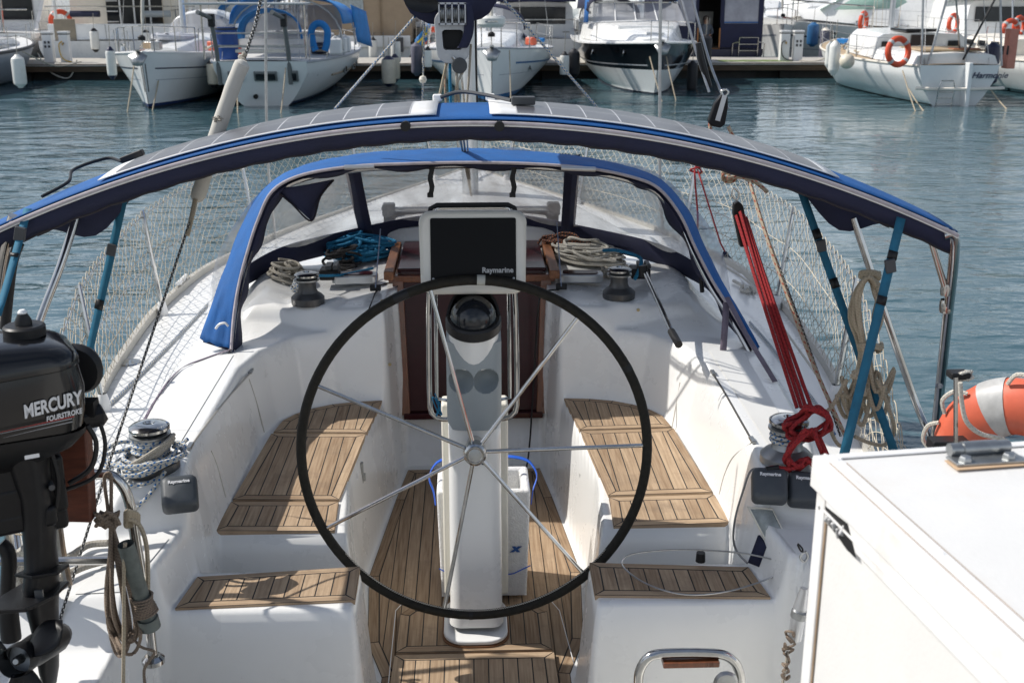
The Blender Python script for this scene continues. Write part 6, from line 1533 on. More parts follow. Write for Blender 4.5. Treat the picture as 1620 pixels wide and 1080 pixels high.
# ---- B2: old white ketch, stern out
b = Boat('white_ketch', 'old white ketch with square dark windows in its transom, stern davits and a blue awning', -5.05, 28.3, 1, 10.5, 3.75, 1.10, 1.32, .60, 2.6, 'sailboat', rake=.7, tr=.55, flare=.06, low=.30, amid=.5)
b.hull([GELB, BOOTB, ANTI], boot=.10); b.deck(DECKW); b.rail(.985, .012, .03, HGREY, 'rubbing_strake'); b.rail(.58, .012, .03, mat('weathered_strake', (.28, .23, .17), .7), 'rubbing_strake', .22, .9)
for x, w_, h_ in ((-.62, .36, .26), (.10, .56, .25), (.78, .22, .28)):
    fr = b.box('window', (x, .155, .74), (w_, .06, h_), mat('grey_window_frame', (.17, .18, .18), .5) if x < -.5 else bpy.data.materials['grey_window_frame'], rx=26.6, bevel=.015)
    MB().box((x, .122, .724), (w_-.09, .03, h_-.09), rot('X', 26.6)).build('pane', DARKGL, fr, local=True, bevel=.01)
MB().lathe([(0, 0), (.06, 0), (.06, .05)], (-.2, .36, .24), rot('X', 90), 12).build('exhaust', BLACK, b.root, local=True)
for t in (.34, .47, .60):
    fr = MB().box(b.pt(t, .66, 1, .0), (.05, .30, .26), Matrix.Rotation(-.10, 3, 'Z')).build('window', bpy.data.materials['grey_window_frame'], b.root, local=True, bevel=.02); MB().box(b.pt(t, .66, 1, .02), (.03, .2, .17)).build('pane', DARKGL, fr, local=True)
b.trunk([(3.2, 1.25, 1.15, 1.1, 1.55), (6.2, 1.2, 1.1, 1.15, 1.6), (8.0, .8, .6, 1.25, 1.55), (8.8, .5, .4, 1.3, 1.4)], GEL)
for sd in (-1, 1):
    for y in (3.8, 4.8, 5.8): b.box('portlight', (sd*1.21, y, 1.38), (.04, .5, .2), DARKGL)
b.stan([.03, .15, .3, .45, .6, .75, .88], .62, sides=(-1, 1))
for h in (.35, .65): b.tube('stern_rail', [V((-1.1, .1, 1.1+h)), V((0, -.02, 1.1+h)), V((1.1, .1, 1.1+h))], .03 if h < .5 else .02, STEELD)
for x in (-1.0, .70):
    o = b.tube('davit', [V((x, .15, .55)), V((x, .02, 1.3)), V((x-.05, -.15, 2.1)), V((x-.2, -.8, 2.25))], .055, mat('grey_davit', (.14, .15, .15), .5, .3) if x < 0 else bpy.data.materials['grey_davit'], n=8)
    b.box('davit_block', (x-.05, -.1, 2.05), (.14, .2, .3), BLACK, o)
b.box('solar_board', (-.35, .9, 2.42), (2.9, 1.2, .05), mat('aluminium_panel', (.42, .45, .45), .4, .4)); 
for x in (-1.5, 1.0): b.tube('board_post', [V((x, .9, 1.1)), V((x, .9, 2.4))], .025, STEEL)
# blue awning with arched sides
rows = [[V((1.45*cos(a)+.35, y, 1.75+(.85+.1*sin(y))*sin(a)**.6)) for a in np.linspace(.05, pi-.05, 17)] for y in np.linspace(2.2, 5.6, 8)]
o = MB().grid(rows).build('awning', BLUET, b.root, local=True, solid=.02, ang=80)
MB().grid([[V((1.75+.15*s+.3*t, lerp(4.9, 6.2, t), 2.35-1.0*s-.2*t)) for s in np.linspace(0, 1, 6)] for t in np.linspace(0, 1, 6)]).build('awning_flap', BLUET, o, local=True, solid=.02)
for y in (2.2, 5.6):
    b.tube('awning_hoop', [V((1.43*cos(a)+.35, y, 1.1+1.45*sin(a)**.6)) for a in np.linspace(.02, pi-.02, 15)], .025, STEELD)
b.box('windscreen', (.35, 5.7, 2.0), (2.1, .04, .7), TINTGL)
b.hood(1.6, .8, .8, 1.2, 1.5, BLUET)
b.mast(3.0, 1.5, .06, 9, name='mizzen_mast'); b.mast(6.6, 1.6, .085, 14)
b.box('dinghy_board', (-.1, .55, 1.32), (1.3, .3, .08), TANW)
b.gear(22, 2)
def prop(name, label, cat, fn, p): t = thing(name, label, cat, p); fn(t, V(p)); return t
def barrel(t, p): MB().lathe([(0, 0), (.24, 0), (.26, .1), (.27, .4), (.26, .7), (.22, .76), (0, .76)], p, None, 18).build('body', mat('blue_barrel', (.015, .07, .28), .5), t); MB().lathe([(.275, .70), (.285, .72), (.275, .74)], p, None, 18).build('lid_ring', DKGREY, t)
prop('plastic_barrel', 'blue plastic barrel standing on the after deck of the old ketch', 'barrel', barrel, b.w((-.85, .55, 1.12)))
def horseshoe(t, p):
    MB().tube([p+V((.20*cos(a)*(1 if sin(a) > -.1 else .95), 0, .24*sin(a) if sin(a) > 0 else .5*sin(a))) for a in np.linspace(-.95, pi+.95, 22)], .085, 10).build('cushion', BLUET, t)
prop('horseshoe_buoy', 'bright blue horseshoe buoy on the stern rail of the old ketch', 'lifebuoy', horseshoe, b.w((1.38, .7, 1.72)))
def jug(t, p): MB().box(p+V((0, 0, .22)), (.34, .24, .40)).build('can', WHITEP, t, bevel=.05); MB().tube([p+V((-.08, 0, .42)), p+V((0, 0, .47)), p+V((.08, 0, .42))], .02, 6).build('handle', WHITEP, t)
for k, (x, y, l) in enumerate(((1.62, 1.9, 'white jerrycan strapped to the ketch rail next to the blue horseshoe buoy'), (1.68, 2.5, 'middle white jerrycan along the ketch rail'), (1.72, 3.1, 'white jerrycan on the ketch rail, farthest from the blue horseshoe buoy'))):
    prop('jerrycan', l, 'jerrycan', jug, b.w((x, y, 1.14)))['group'] = 'jerrycans on the ketch rail'
# ---- B3: white cruising sloop, bow out, dead ahead
b = Boat('cruising_sloop', 'white cruising sloop moored bow out behind the mast, blue stripe and furled jib', .55, 40.2, -1, 11.0, 3.85, 1.12, 1.36, .78, 2.5, 'sailboat', rake=.25, flare=.10)
b.hull([GELB, BOOTBL, ANTI], boot=.13); b.deck(); b.rail(1.0, .0, .022, HGREY, 'gunwale'); b.stripe(.70, .735, BOOTBL, t0=.05, t1=.90); b.stripe(.50, .51, HGREY)
b.trunk([(2.6, 1.2, 1.1, 1.1, 1.55), (5.5, 1.1, 1.0, 1.15, 1.62), (7.6, .85, .7, 1.2, 1.58), (9.2, .4, .3, 1.3, 1.38)], GEL)
for sd in (-1, 1): b.box('portlight', (sd*1.10, 5.0, 1.42), (.04, 2.2, .14), HNAVY)
b.stan([.12, .3, .48, .66, .84], .60); b.pulpit(.84, .64); b.mast(6.6, 1.6, .09, 14); b.forestay(6.6, 14, True); b.anchor()
b.hood(2.4, 1.25, .85, 1.7, 1.5, NAVY); 
MB().lathe([(0, .02), (.09, .02), (.10, 0)], b.pt(.80, .60, -1, .0), rot('Y', -75), 14).build('hull_port', DARKGL, b.root, local=True)
MB().lathe([(0, -.14), (.30, -.14), (.36, -.06), (.36, .08), (.30, .14), (0, .14)], (0, 10.45, 1.98), None, 20).build('pulpit_fender', FEND, b.root, local=True)
b.gear(14, 3)
# ---- Swedish ensign astern of a boat by the tarpaulined one
p = U(664, 66, y=37.0)
t = thing('ensign', 'blue and yellow cross flag hanging from a staff beside the orange stern rings', 'flag', p)
MB().tube([p+V((.18, 0, -.55)), p+V((.42, 0, .75))], .015, 6).build('staff', WHITEP, t)
def flagpart(c0, c1, r0, r1, m):
    MB().grid([[p+V((.36-.62*u*.8-.25*v*.3, .07*sin(u*7), .62-.55*u-.55*v*(1-.2*u))) for v in np.linspace(r0, r1, 4)] for u in np.linspace(c0, c1, 5)]).build('flag_panel', m, t, solid=.006)
FB = mat('flag_blue', (.03, .20, .50), .8); FY = mat('flag_yellow', (.70, .55, .02), .8)
for c0, c1, r0, r1, m in ((0, .32, 0, .4, FB), (0, .32, .6, 1, FB), (.48, 1, 0, .4, FB), (.48, 1, .6, 1, FB), (.32, .48, 0, 1, FY), (0, .32, .4, .6, FY), (.48, 1, .4, .6, FY)): flagpart(c0, c1, r0, r1, m)
# ---- B4: black motor cruiser, bow out
b = Boat('motor_cruiser', 'black-sided white motor cruiser moored bow out with a wide pale windscreen', 5.05, 40.4, -1, 9.6, 3.45, 1.25, 1.42, .9, 2.6, 'motorboat', rake=.9, flare=.16, low=.42)
b.hull([HBLK, GELB, ANTI, GELB], boot=.10, band=(.1, .52)); b.deck(GEL, .10); b.rail(1.0, .0, .04, GEL, 'gunwale'); b.stripe(.50, .525, HBLK)
b.stripe(.55, .575, mat('grey_stripe', (.45, .46, .48), .5), t0=.2, t1=.96)
b.trunk([(2.0, 1.45, 1.35, 1.25, 1.75), (5.2, 1.35, 1.2, 1.3, 1.85), (7.0, .95, .75, 1.36, 1.66), (8.6, .4, .3, 1.40, 1.46)], GEL)
rows = [[V((1.42*cos(a)*f, y+.55*(1-sin(a)), z)) for a in np.linspace(.05, pi-.05, 13)] for f, y, z in ((1.0, 5.5-.55, 1.72), (.90, 4.55-.55, 2.38))]
o = MB().grid(rows).build('windscreen', TINTGL, b.root, local=True, ang=80)
MB().tube(rows[1], .03, 6).build('windscreen_frame', STEEL, o, local=True)
for a in (1.1, 1.57, 2.05): MB().tube([V((1.42*cos(a), 4.97+.55*(1-sin(a)), 1.73)), V((1.28*cos(a), 4.02+.55*(1-sin(a)), 2.37))], .02, 6).build('windscreen_frame', WHITEP, o, local=True)
rows = [[V((1.42*cos(a), y, 2.0+1.0*sin(a)**.5*h)) for a in np.linspace(.03, pi-.03, 17)] for y, h in ((4.3, .62), (3.6, .95), (2.0, 1), (.6, .9))]
MB().grid(rows).build('canopy', NAVY, b.root, local=True, solid=.02, ang=80)
for sd in (-1, 1): MB().grid([[V((sd*1.44, 4.5, 1.75)), V((sd*1.36, 4.0, 2.45))], [V((sd*1.46, 3.4, 1.75)), V((sd*1.38, 3.2, 2.7))]]).build('canopy_side', BLUE, b.root, local=True, solid=.02)
b.box('sun_pad', (0, 6.3, 1.72), (1.6, 1.0, .10), GEL); b.box('deck_hatch', (-.1, 7.7, 1.6), (.5, .5, .05), GEL)
b.pulpit(.45, .55, .014)
for sd, lab in ((1, ''),): pass
for x in (.9, .70): MB().lathe([(0, .02), (.09, .02), (.10, 0)], b.pt(x-.04, .80, 1, .0), rot('Y', 80), 14).build('hull_port', STEEL, b.root, local=True)
b.anchor()
# ---- B7: white yacht with script name, stern out
b = Boat('named_yacht', 'white yacht moored stern out with a script name on its transom and a boarding ladder', 12.0, 28.2, 1, 9.6, 3.15, .98, 1.25, .62, 2.6, 'sailboat', rake=.7, tr=.12, flare=.05, low=.40, amid=.5)
b.hull([GELB, GELB, ANTIG], boot=.09); b.deck(DECKT); b.rail(.99, .01, .03, TANW, 'gunwale')
TXTD = mat('dark_script', (.02, .03, .07), .6)
text_mesh('Harmonie', .20, TXTD, 'name_lettering', b.root, frame(V((.76, -.005, .73)), (1, .0, 0), (0, .10, 1)), shear=.4, bold=.004, local=True, xs=1.1)
b.tube('stern_platform', [V((-1.0, .12, .42)), V((-.6, -.10, .42)), V((0, -.22, .42)), V((.6, -.10, .42)), V((1.2, .10, .42))], .04, TANW)
b.box('rudder', (.18, -.06, .45), (.10, .34, 1.2), GELB)
ld = b.tube('swim_ladder', [V((-.55, -.1, -.05)), V((-.55, -.2, .42)), V((-.5, -.2, .62)), V((-.2, -.2, .62)), V((-.15, -.2, .42)), V((-.15, -.1, -.05))], .018, STEEL)
for z in (.05, .2, .35): MB().tube([V((-.55, -.13, z)), V((-.15, -.13, z))], .015, 6).build('ladder_rung', STEEL, ld, local=True)
b.trunk([(2.6, 1.25, 1.15, 1.0, 1.62), (5.2, 1.15, 1.0, 1.05, 1.68), (7.0, .7, .5, 1.15, 1.45)], GEL)
b.box('companionway', (.0, 2.58, 1.36), (.62, .06, .50), mat('companionway_shade', (.035, .025, .02), .6)); b.box('hatch', (0, 3.2, 1.72), (.9, 1.2, .08), DARKGL)  # dark box stands for the shaded companionway opening
b.box('portlight', (.85, 2.58, 1.38), (.30, .05, .16), DARKGL); b.box('portlight', (-.98, 2.58, 1.34), (.2, .05, .2), DARKGL)
b.trunk([(.25, 1.05, .95, .98, 1.22), (2.5, 1.3, 1.2, 1.0, 1.30)], GEL, 'coaming')
b.box('cockpit_seat', (.1, 1.5, 1.30), (1.6, 1.7, .05), DECKT); b.box('cockpit_seat', (.4, .8, 1.33), (.7, .35, .04), mat('orange_teak', (.30, .11, .05), .6))
for x, x2 in ((-.75, -.3), (1.1, .95), (-.9, -.95), (.2, .1)):
    b.tube('arch_leg', [V((x, .15, .95)), V((x2, .4, 2.75))], .030, STEELD)
b.tube('arch_leg', [V((-.2, .3, 2.75)), V((.35, .9, 1.2))], .022, STEELD); b.tube('arch_leg', [V((.9, .3, 2.75)), V((.1, .1, 1.1))], .028, BLACK)
b.box('bimini', (.15, 1.4, 2.80), (2.6, 2.0, .10), TEAL); b.mast(5.0, 1.6, .08, 13); b.stan([.15, .35, .55, .75, .92], .6)
for k in range(2): b.box('step_slot', (1.12+.12*k, .22, 1.32), (.05, .04, .22), DARKGL)
b.box('stern_bin', (1.38, .4, 1.35), (.22, .3, .95), mat('faded_pink_cover', (.55, .22, .16), .8))
b.gear(16, 5)
bH = b
# ---- B8: white hull at the edge of the frame
b = Boat('white_dayboat', 'white rounded dayboat with small cabin windows beside the named yacht', 16.0, 30.6, 1, 8.0, 2.7, .95, 1.15, .8, 2.4, 'boat', rake=.5, flare=.05, low=.45)
b.hull([GELB, HBLK, ANTI], boot=.12); b.deck(TANW); b.rail(.99, .01, .03, TANW, 'gunwale'); b.trunk([(2.0, .95, .85, .95, 1.4), (4.8, .9, .75, 1.0, 1.45), (6.2, .5, .35, 1.05, 1.2)], TANW)
for y in (2.6, 3.5, 4.3): b.box('portlight', (-.93, y, 1.24), (.04, .5, .18), DARKGL)
b.stan([.1, .35, .6, .85], .55)
# ---- B0: grey hull at the left edge
b = Boat('grey_workboat', 'grey-hulled boat at the left with a yellow cushion hung on its rail', -15.25, 31.5, 1, 9.0, 3.4, 1.05, 1.25, .9, 2.4, 'boat', rake=.5, flare=.05, low=.45)
b.hull([HGREY, HGREY, ANTI], boot=.1); b.deck(DECKW); b.rail(.98, .015, .05, DKGREY, 'rubbing_strake'); b.trunk([(1.5, 1.3, 1.2, 1.05, 1.3), (5.5, 1.2, 1.1, 1.1, 1.35), (7.0, .8, .6, 1.1, 1.2)], GEL)
b.stan([.03, .2, .4, .6, .8], .65); b.tube('stern_rail', [V((-1.4, .1, 1.7)), V((0, .02, 1.7)), V((1.45, .1, 1.7))], .018, STEEL)
b.box('engine_box', (.5, .6, 1.35), (1.2, .6, .5), BLACK)
cp_ = b.w((1.30, .0, 1.42))
t = thing('rail_cushion', 'yellow rescue cushion with white cord hung on the grey boat rail', 'cushion', cp_)
MB().box(cp_, (.40, .12, .62)).build('cover', YELB, t, bevel=.04); MB().tube(spline([cp_+V((.06, -.08, .28)), cp_+V((.0, -.09, .0)), cp_+V((.10, -.09, -.15)), cp_+V((.04, -.08, -.28))], 5), .025, 6).build('cord', R_WHITE, t)
b.gear(10, 6)
# ---- boats on the far side of the pontoon
b = Boat('white_catamaran', 'white catamaran beyond the pontoon with dark sliding doors and a taupe stern panel', -12.2, 41.6, 1, 12, 5.8, 1.05, 1.5, .98, 3, 'catamaran', rake=.5, flare=.02, low=.8)
b.hull([GEL, GEL, ANTI], boot=.08); b.deck(GEL)
b.trunk([(1.6, 2.2, 2.1, 1.0, 3.4), (7.5, 2.0, 1.8, 1.1, 3.3), (8.5, 1.6, 1.2, 1.2, 2.2)], TANW, 'saloon')
b.box('sliding_door', (.15, 1.55, 2.05), (2.0, .05, 1.9), HNAVY if False else DARKGL)
for x in (-.35, .15, .72): b.box('door_post', (x, 1.50, 2.05), (.06, .05, 1.95), WHITEP)
for k in range(5): b.box('door_shelf', (-.62, 1.48, 1.3+k*.36), (.42, .08, .05), ALU)
b.stan([.02, .1, .2, .32, .45], .62); b.gear(10, 31); b.tube('stern_rail', [V((-2.6, .3, 2.2)), V((0, .2, 2.2)), V((2.6, .3, 2.2))], .022, STEEL); b.stripe(.60, .66, DARKGL, 'hull_window', .1, .6)
for q_, m_ in ((-1.2, HNAVY), (1.25, GREYP)): b.tube('rail_roll', [V((q_-.5, .22, 1.95)), V((q_+.5, .22, 1.95))], .11, m_, n=10)
for x in (-.6, .9, 1.9): b.tube('drain_streak', [V((x, .37, 1.6)), V((x+.02, .37, 1.1))], .012, STEELD)
b.box('cockpit_coaming', (0, .5, 1.30), (5.2, .25, .62), GEL); b.box('stern_hatch', (-2.0, .36, 1.32), (.75, .04, .92), mat('taupe_cover', (.27, .23, .17), .7), bevel=.05)
for x in (-2.35, 2.35): b.tube('cockpit_post', [V((x, .6, 1.6)), V((x, .6, 3.5))], .06, GEL)
b.box('cockpit_roof', (0, 1.2, 3.52), (5.4, 3, .12), GEL)
b = Boat('white_motor_yacht', 'white motor yacht beyond the pontoon with slanted supports under its flybridge', -17.4, 41.8, 1, 13, 4.4, 1.3, 1.8, .95, 2.6, 'motorboat', rake=.8, flare=.08, low=.6)
b.hull([GEL, GEL, ANTI], boot=.07); b.deck(GEL); b.trunk([(2.6, 1.9, 1.6, 1.3, 2.9), (8.0, 1.7, 1.4, 1.4, 3.0), (10.5, 1.0, .6, 1.5, 1.9)], GEL); b.box('saloon_window', (0, 2.55, 2.2), (2.6, .06, 1.0), DARKGL)
for sd in (-1, 1):
    MB().prism([(0, 0), (.5, 0), (-.4, 2.0), (-.75, 2.0)], -.08, .08, fn=lambda u, z, s_: V((sd*1.75+s_, 2.0-u*2+.4, 1.35+z))).build('roof_support', GEL, b.root, local=True, bevel=.03)
b.box('flybridge', (0, 4.5, 3.35), (3.4, 5, .5), GEL); b.stripe(.62, .70, DARKGL, 'hull_window', .15, .6); b.stripe(.86, .90, HGREY); b.tube('stern_rail', [V((-2.0, .05, 2.1)), V((0, .0, 2.1)), V((2.0, .05, 2.1))], .025, STEEL); b.box('cockpit_sofa', (-.6, .5, 1.55), (2.2, .6, .5), mat('grey_cushion', (.30, .31, .33), .8)); b.box('orange_cover', (-1.75, 1.0, 2.35), (1.0, .5, .35), ORANGE); b.tube('davit_pole', [V((1.0, .3, 1.3)), V((1.1, .2, 3.4))], .05, STEEL); b.box('swim_platform', (0, -.35, .35), (3.8, .7, .10), GEL); b.stan([.02, .14, .26, .4], .75); b.box('transom_door', (1.0, -.02, .85), (.7, .05, .7), HGREY)
b = Boat('covered_boat', 'boat beyond the pontoon under a tall tan tarpaulin with a clear window', -3.9, 42.0, 1, 10, 4.0, .9, 1.3, .95, 2.6, 'boat', rake=.6, flare=.05, low=.6)
b.hull([GEL, GEL, ANTI], boot=.08); b.deck(GEL)
o = b.trunk([(.3, 1.85, 1.80, .98, 3.3), (3, 1.85, 1.8, .98, 3.5), (7.0, 1.5, 1.4, 1.05, 3.2)], TARP, 'tarpaulin'); b.box('tarpaulin_window', (-.35, .27, 2.1), (1.0, .05, .62), TINTP, o); b.box('tarpaulin_seam', (.75, .27, 2.1), (.05, .04, 2.2), mat('tan_seam', (.26, .19, .12), .9), o, bevel=0)
b.box('stern_rail', (0, -.05, 1.0), (3.6, .1, .4), GEL); b.box('stern_hatch', (-.9, -.11, 1.0), (.6, .03, .3), HGREY); b.tube('stern_ladder', [V((.5, -.15, .2)), V((.5, -.18, 1.3)), V((.85, -.18, 1.3)), V((.85, -.15, .2))], .02, STEEL); b.box('outboard_bracket', (1.4, -.25, .9), (.3, .35, .5), DKGREY)
b = Boat('navy_cabin_boat', 'navy boat at the pontoon under a navy enclosure with clear windows and open doorway', 8.55, 41.2, 1, 10, 3.75, .75, 1.3, .98, 2.8, 'boat', rake=.6, flare=.03, low=.75)
b.hull([HNAVY, HNAVY, ANTI], boot=.08); b.deck(DECKT)
mb = MB()
def wallq(x0, x1, z0, z1, y=.12): mb.box(((x0+x1)/2, y, (z0+z1)/2), (x1-x0, .05, z1-z0))
for q in ((-1.78, -.52, .7, 1.62), (.30, 1.78, .7, 1.62), (-1.78, -1.66, 1.62, 2.75), (-.60, -.50, 1.62, 2.75), (.28, .42, 1.62, 2.75), (1.62, 1.78, 1.62, 2.75), (-1.78, 1.78, 2.75, 3.2)): wallq(*q)
for sd in (-1, 1): mb.box((sd*1.78, 2.2, 1.9), (.05, 4.2, 2.5))
mb.box((0, 2.2, 3.2), (3.6, 4.4, .06)); mb.build('enclosure', NAVY, b.root, local=True)
for x0, x1 in ((-1.66, -.60), (.42, 1.62)):
    o = b.box('clear_window', ((x0+x1)/2, .12, 2.18), (x1-x0, .02, 1.13), mat('hazy_window', (.30, .31, .36), .15, var=.25, scale=2) if x0 < 0 else bpy.data.materials['hazy_window'], bevel=0); b.box('window_hem', ((x0+x1)/2, .09, 1.66), (x1-x0, .02, .04), BLUE, o, bevel=0)
for x in (-.50, .28): b.box('door_frame', (x, .09, 1.1), (.05, .05, .75), mat('orange_wood', (.38, .16, .05), .6) if x < 0 else bpy.data.materials['orange_wood'])
b.box('door_frame', (-.11, .09, .76), (.8, .05, .05), bpy.data.materials['orange_wood']); b.box('cabin_bulkhead', (0, 2.8, 1.9), (3.4, .06, 2.4), mat('dim_interior', (.08, .07, .06), .8)); b.box('cabin_locker', (.05, 2.1, 1.35), (.7, .4, 1.3), TANW)
ld = b.tube('stern_ladder', [V((.95, -.05, .5)), V((.95, -.10, 1.15)), V((1.62, -.10, 1.15)), V((1.62, -.05, .5))], .025, STEEL)
for z in (.7, .92): MB().tube([V((.95, -.08, z)), V((1.62, -.08, z))], .018, 6).build('ladder_rung', STEEL, ld, local=True)
for x in (.72, 1.85): MB().tube([V((x, -.05, .5)), V((x, -.10, .95)), V((x+(.2 if x < 1 else -.2), -.10, 1.0))], .02, 6).build('ladder_rail', STEEL, ld, local=True)
# seated person in the doorway
def seated(c):
    t = thing('person', 'person in grey shirt and dark trousers sitting in the doorway of the navy cabin boat', 'person', c)
    J = {'pel': (0, 0, .46), 'ch': (.0, .02, .78), 'nk': (0, .0, .95), 'hd': (.0, -.03, 1.10), 'top': (0, -.02, 1.20), 'ls': (-.19, .02, .90), 'rs': (.19, .02, .90), 'le': (-.25, -.06, .66), 're': (.25, -.06, .66), 'lh': (-.08, -.24, .58), 'rh': (.08, -.24, .58), 'lk': (-.14, -.42, .48), 'rk': (.12, -.42, .50), 'la': (-.12, -.40, .06), 'ra': (.16, -.38, .06), 'lt': (-.13, -.56, .02), 'rt': (.18, -.54, .02)}
    E = [('pel', 'ch'), ('ch', 'nk'), ('nk', 'hd'), ('hd', 'top'), ('ch', 'ls'), ('ch', 'rs'), ('ls', 'le'), ('rs', 're'), ('le', 'lh'), ('re', 'rh'), ('pel', 'lk'), ('pel', 'rk'), ('lk', 'la'), ('rk', 'ra'), ('la', 'lt'), ('ra', 'rt')]
    rad = dict(pel=.15, ch=.16, nk=.06, hd=.10, top=.07, ls=.07, rs=.07, le=.05, re=.05, lh=.035, rh=.035, lk=.075, rk=.075, la=.05, ra=.05, lt=.04, rt=.04)
    ks = list(J); me = bpy.data.meshes.new('body'); me.from_pydata([J[k] for k in ks], [(ks.index(a), ks.index(b_)) for a, b_ in E], [])
    ob = bpy.data.objects.new('body', me); COL.objects.link(ob); m = ob.modifiers.new('skin', 'SKIN')
    lay = me.skin_vertices[0] if me.skin_vertices else None
    if lay is None:
        bm = bmesh.new(); bm.from_mesh(me); bm.verts.layers.skin.verify(); bm.to_mesh(me); bm.free(); lay = me.skin_vertices[0]
    for i, k in enumerate(ks): lay.data[i].radius = (rad[k], rad[k])
    lay.data[0].use_root = True
    ob.modifiers.new('s', 'SUBSURF').levels = 1
    dg = bpy.context.evaluated_depsgraph_get(); m2 = bpy.data.meshes.new_from_object(ob.evaluated_get(dg)); bpy.data.objects.remove(ob)
    m2.materials.clear(); [m2.materials.append(x) for x in (GREYSH, DKTR, SKIN)]
    for p in m2.polygons:
        z = p.center.z; y = p.center.y; p.material_index = 2 if (z > .97 or (y < -.19 and z > .53 and abs(p.center.x) < .2 and z < .64)) else 1 if (z < .53 or y < -.25) else 0
    m2.shade_smooth(); m2.name = 'body'; o = bpy.data.objects.new('body', m2); COL.objects.link(o); o.parent = t
    MB().lathe([(.0, .125), (.06, .115), (.105, .06), (.112, .0), (.10, -.05)], c+V((0, .012, 1.14)), rot('X', -18), 16).build('hair', mat('grey_brown_hair', (.12, .09, .07), .8), t)
    for dx in (-.035, .035): MB().lathe([(0, -.008), (.012, 0), (0, .008)], c+V((dx, -.125, 1.12)), rot('X', 90), 8).build('eye', BLACK, t)
    return t
pc_ = b.w((-.12, .62, .62)); seated(pc_)
t = thing('folding_chair', 'pale folding seat under the person in the navy boat doorway', 'chair', pc_)
MB().box(pc_+V((0, .05, .30)), (.46, .42, .04)).build('seat', TANW, t, bevel=.01); MB().box(pc_+V((0, .28, .80)), (.46, .03, .75)).build('backrest', TANW, t, bevel=.01)
for dx in (-.2, .2):
    for dy in (-.12, .22): MB().box(pc_+V((dx, .05+dy, .15)), (.03, .03, .28)).build('leg', STEEL, t)
# sport fisher and others over on the right
b = Boat('sport_fisher', 'white sport fishing boat beyond the pontoon with tall bow rails and green windscreen', 21.0, 46.5, 1, 11, 4.0, 1.2, 1.9, .9, 2.4, 'motorboat', rake=2.0, flare=.35, low=.4)
b.root.rotation_euler = (0, 0, radians(78)); b.hull([GEL, GEL, ANTI], boot=.05); b.deck(GEL); b.trunk([(1.5, 1.6, 1.4, 1.3, 2.9), (4.8, 1.5, 1.2, 1.4, 3.1), (7.0, 1.2, .9, 1.6, 2.0), (9, .5, .4, 1.8, 1.9)], GEL)
for sd in (-1, 1): MB().grid([[V((sd*1.40, 2.0, 2.1)), V((sd*1.30, 2.2, 2.9))], [V((sd*1.36, 6.4, 2.0)), V((sd*1.22, 4.9, 2.95))]]).build('side_window', GREENGL, b.root, local=True, solid=.03)
MB().grid([[V((-1.1, 6.9, 2.0)), V((-1.0, 5.1, 3.0))], [V((1.1, 6.9, 2.0)), V((1.0, 5.1, 3.0))]]).build('windscreen', GREENGL, b.root, local=True, solid=.03)
b.stripe(.62, .66, HNAVY, t0=.05, t1=.9); b.stripe(.30, .32, HGREY, t0=.05, t1=.9)
for t in (.35, .47, .59):
    for sd in (-1, 1): MB().box(b.pt(t, .80, sd, .0), (.05, .5, .16)).build('portlight', DARKGL, b.root, local=True, bevel=.02)
b.stan([.02, .12, .24, .36, .48], .7); b.gear(10, 33); b.pulpit(.45, .8, .03); b.box('flybridge', (0, 3.2, 3.3), (2.6, 2.6, .5), GEL)
for y in (2.0, 4.3): b.tube('tower_leg', [V((1.2, y, 3.0)), V((.8, y-.3, 5.2))], .04, STEEL); b.tube('tower_leg', [V((-1.2, y, 3.0)), V((-.8, y-.3, 5.2))], .04, STEEL)
b = Boat('striped_motorboat', 'white motorboat with a navy topside stripe in the next row beyond the pontoon', 17.0, 64.0, -1, 10, 4.2, 1.3, 1.7, .95, 2.6, 'motorboat', rake=1.2, flare=.2, low=.45)
b.hull([GEL, GEL, ANTI, HNAVY], boot=.06, band=(.74, .92)); b.deck(GEL); b.trunk([(1.5, 1.7, 1.5, 1.4, 2.9), (5, 1.6, 1.3, 1.45, 3.0), (7.5, 1.0, .7, 1.6, 2.0)], GEL); b.pulpit(.5, .6, .025)
b = Boat('red_hulled_boat', 'small red-hulled boat half hidden behind the navy cabin boat', 13.6, 60.5, -1, 9, 3.4, 1.2, 1.7, .9, 2.4, 'boat', rake=.8); b.hull([REDH, GEL, ANTI], boot=.08); b.deck(GEL); b.trunk([(2, 1.2, 1.1, 1.2, 2.2), (5.5, 1.1, 1, 1.3, 2.3), (7, .6, .4, 1.4, 1.6)], GEL)
# the row of boats beyond: hulls, cabins, masts
fr_ = [(-30, 'white cabin cruiser with blue cover at the far left of the second row', GEL, BLUET, 0), (-24.5, 'white sloop with bare mast in the second row behind the motor yacht', GEL, NAVY, 1),
       (-9.6, 'white flybridge cruiser in the second row behind the catamaran', GEL, DARKGL, 0), (-5.2, 'white sloop with a tan sail cover in the second row behind the ketch', GEL, TARP, 1), (-.2, 'white cruiser with navy canopy in the second row behind the tarpaulined boat', GEL, NAVY, 0),
       (3.6, 'white sloop with navy hood in the second row behind the cruising sloop', GEL, NAVY, 1), (7.4, 'white flybridge motorboat in the second row behind the black cruiser', GEL, DARKGL, 0), (25.2, 'white sloop with blue cover in the second row behind the sport fisher', GEL, BLUET, 1), (29.5, 'low white cruiser with pale blue cover in the second row at the right', GEL, PALEBL, 0), (33.6, 'white sloop with teal canvas in the second row at the far right', GEL, TEAL, 1)]
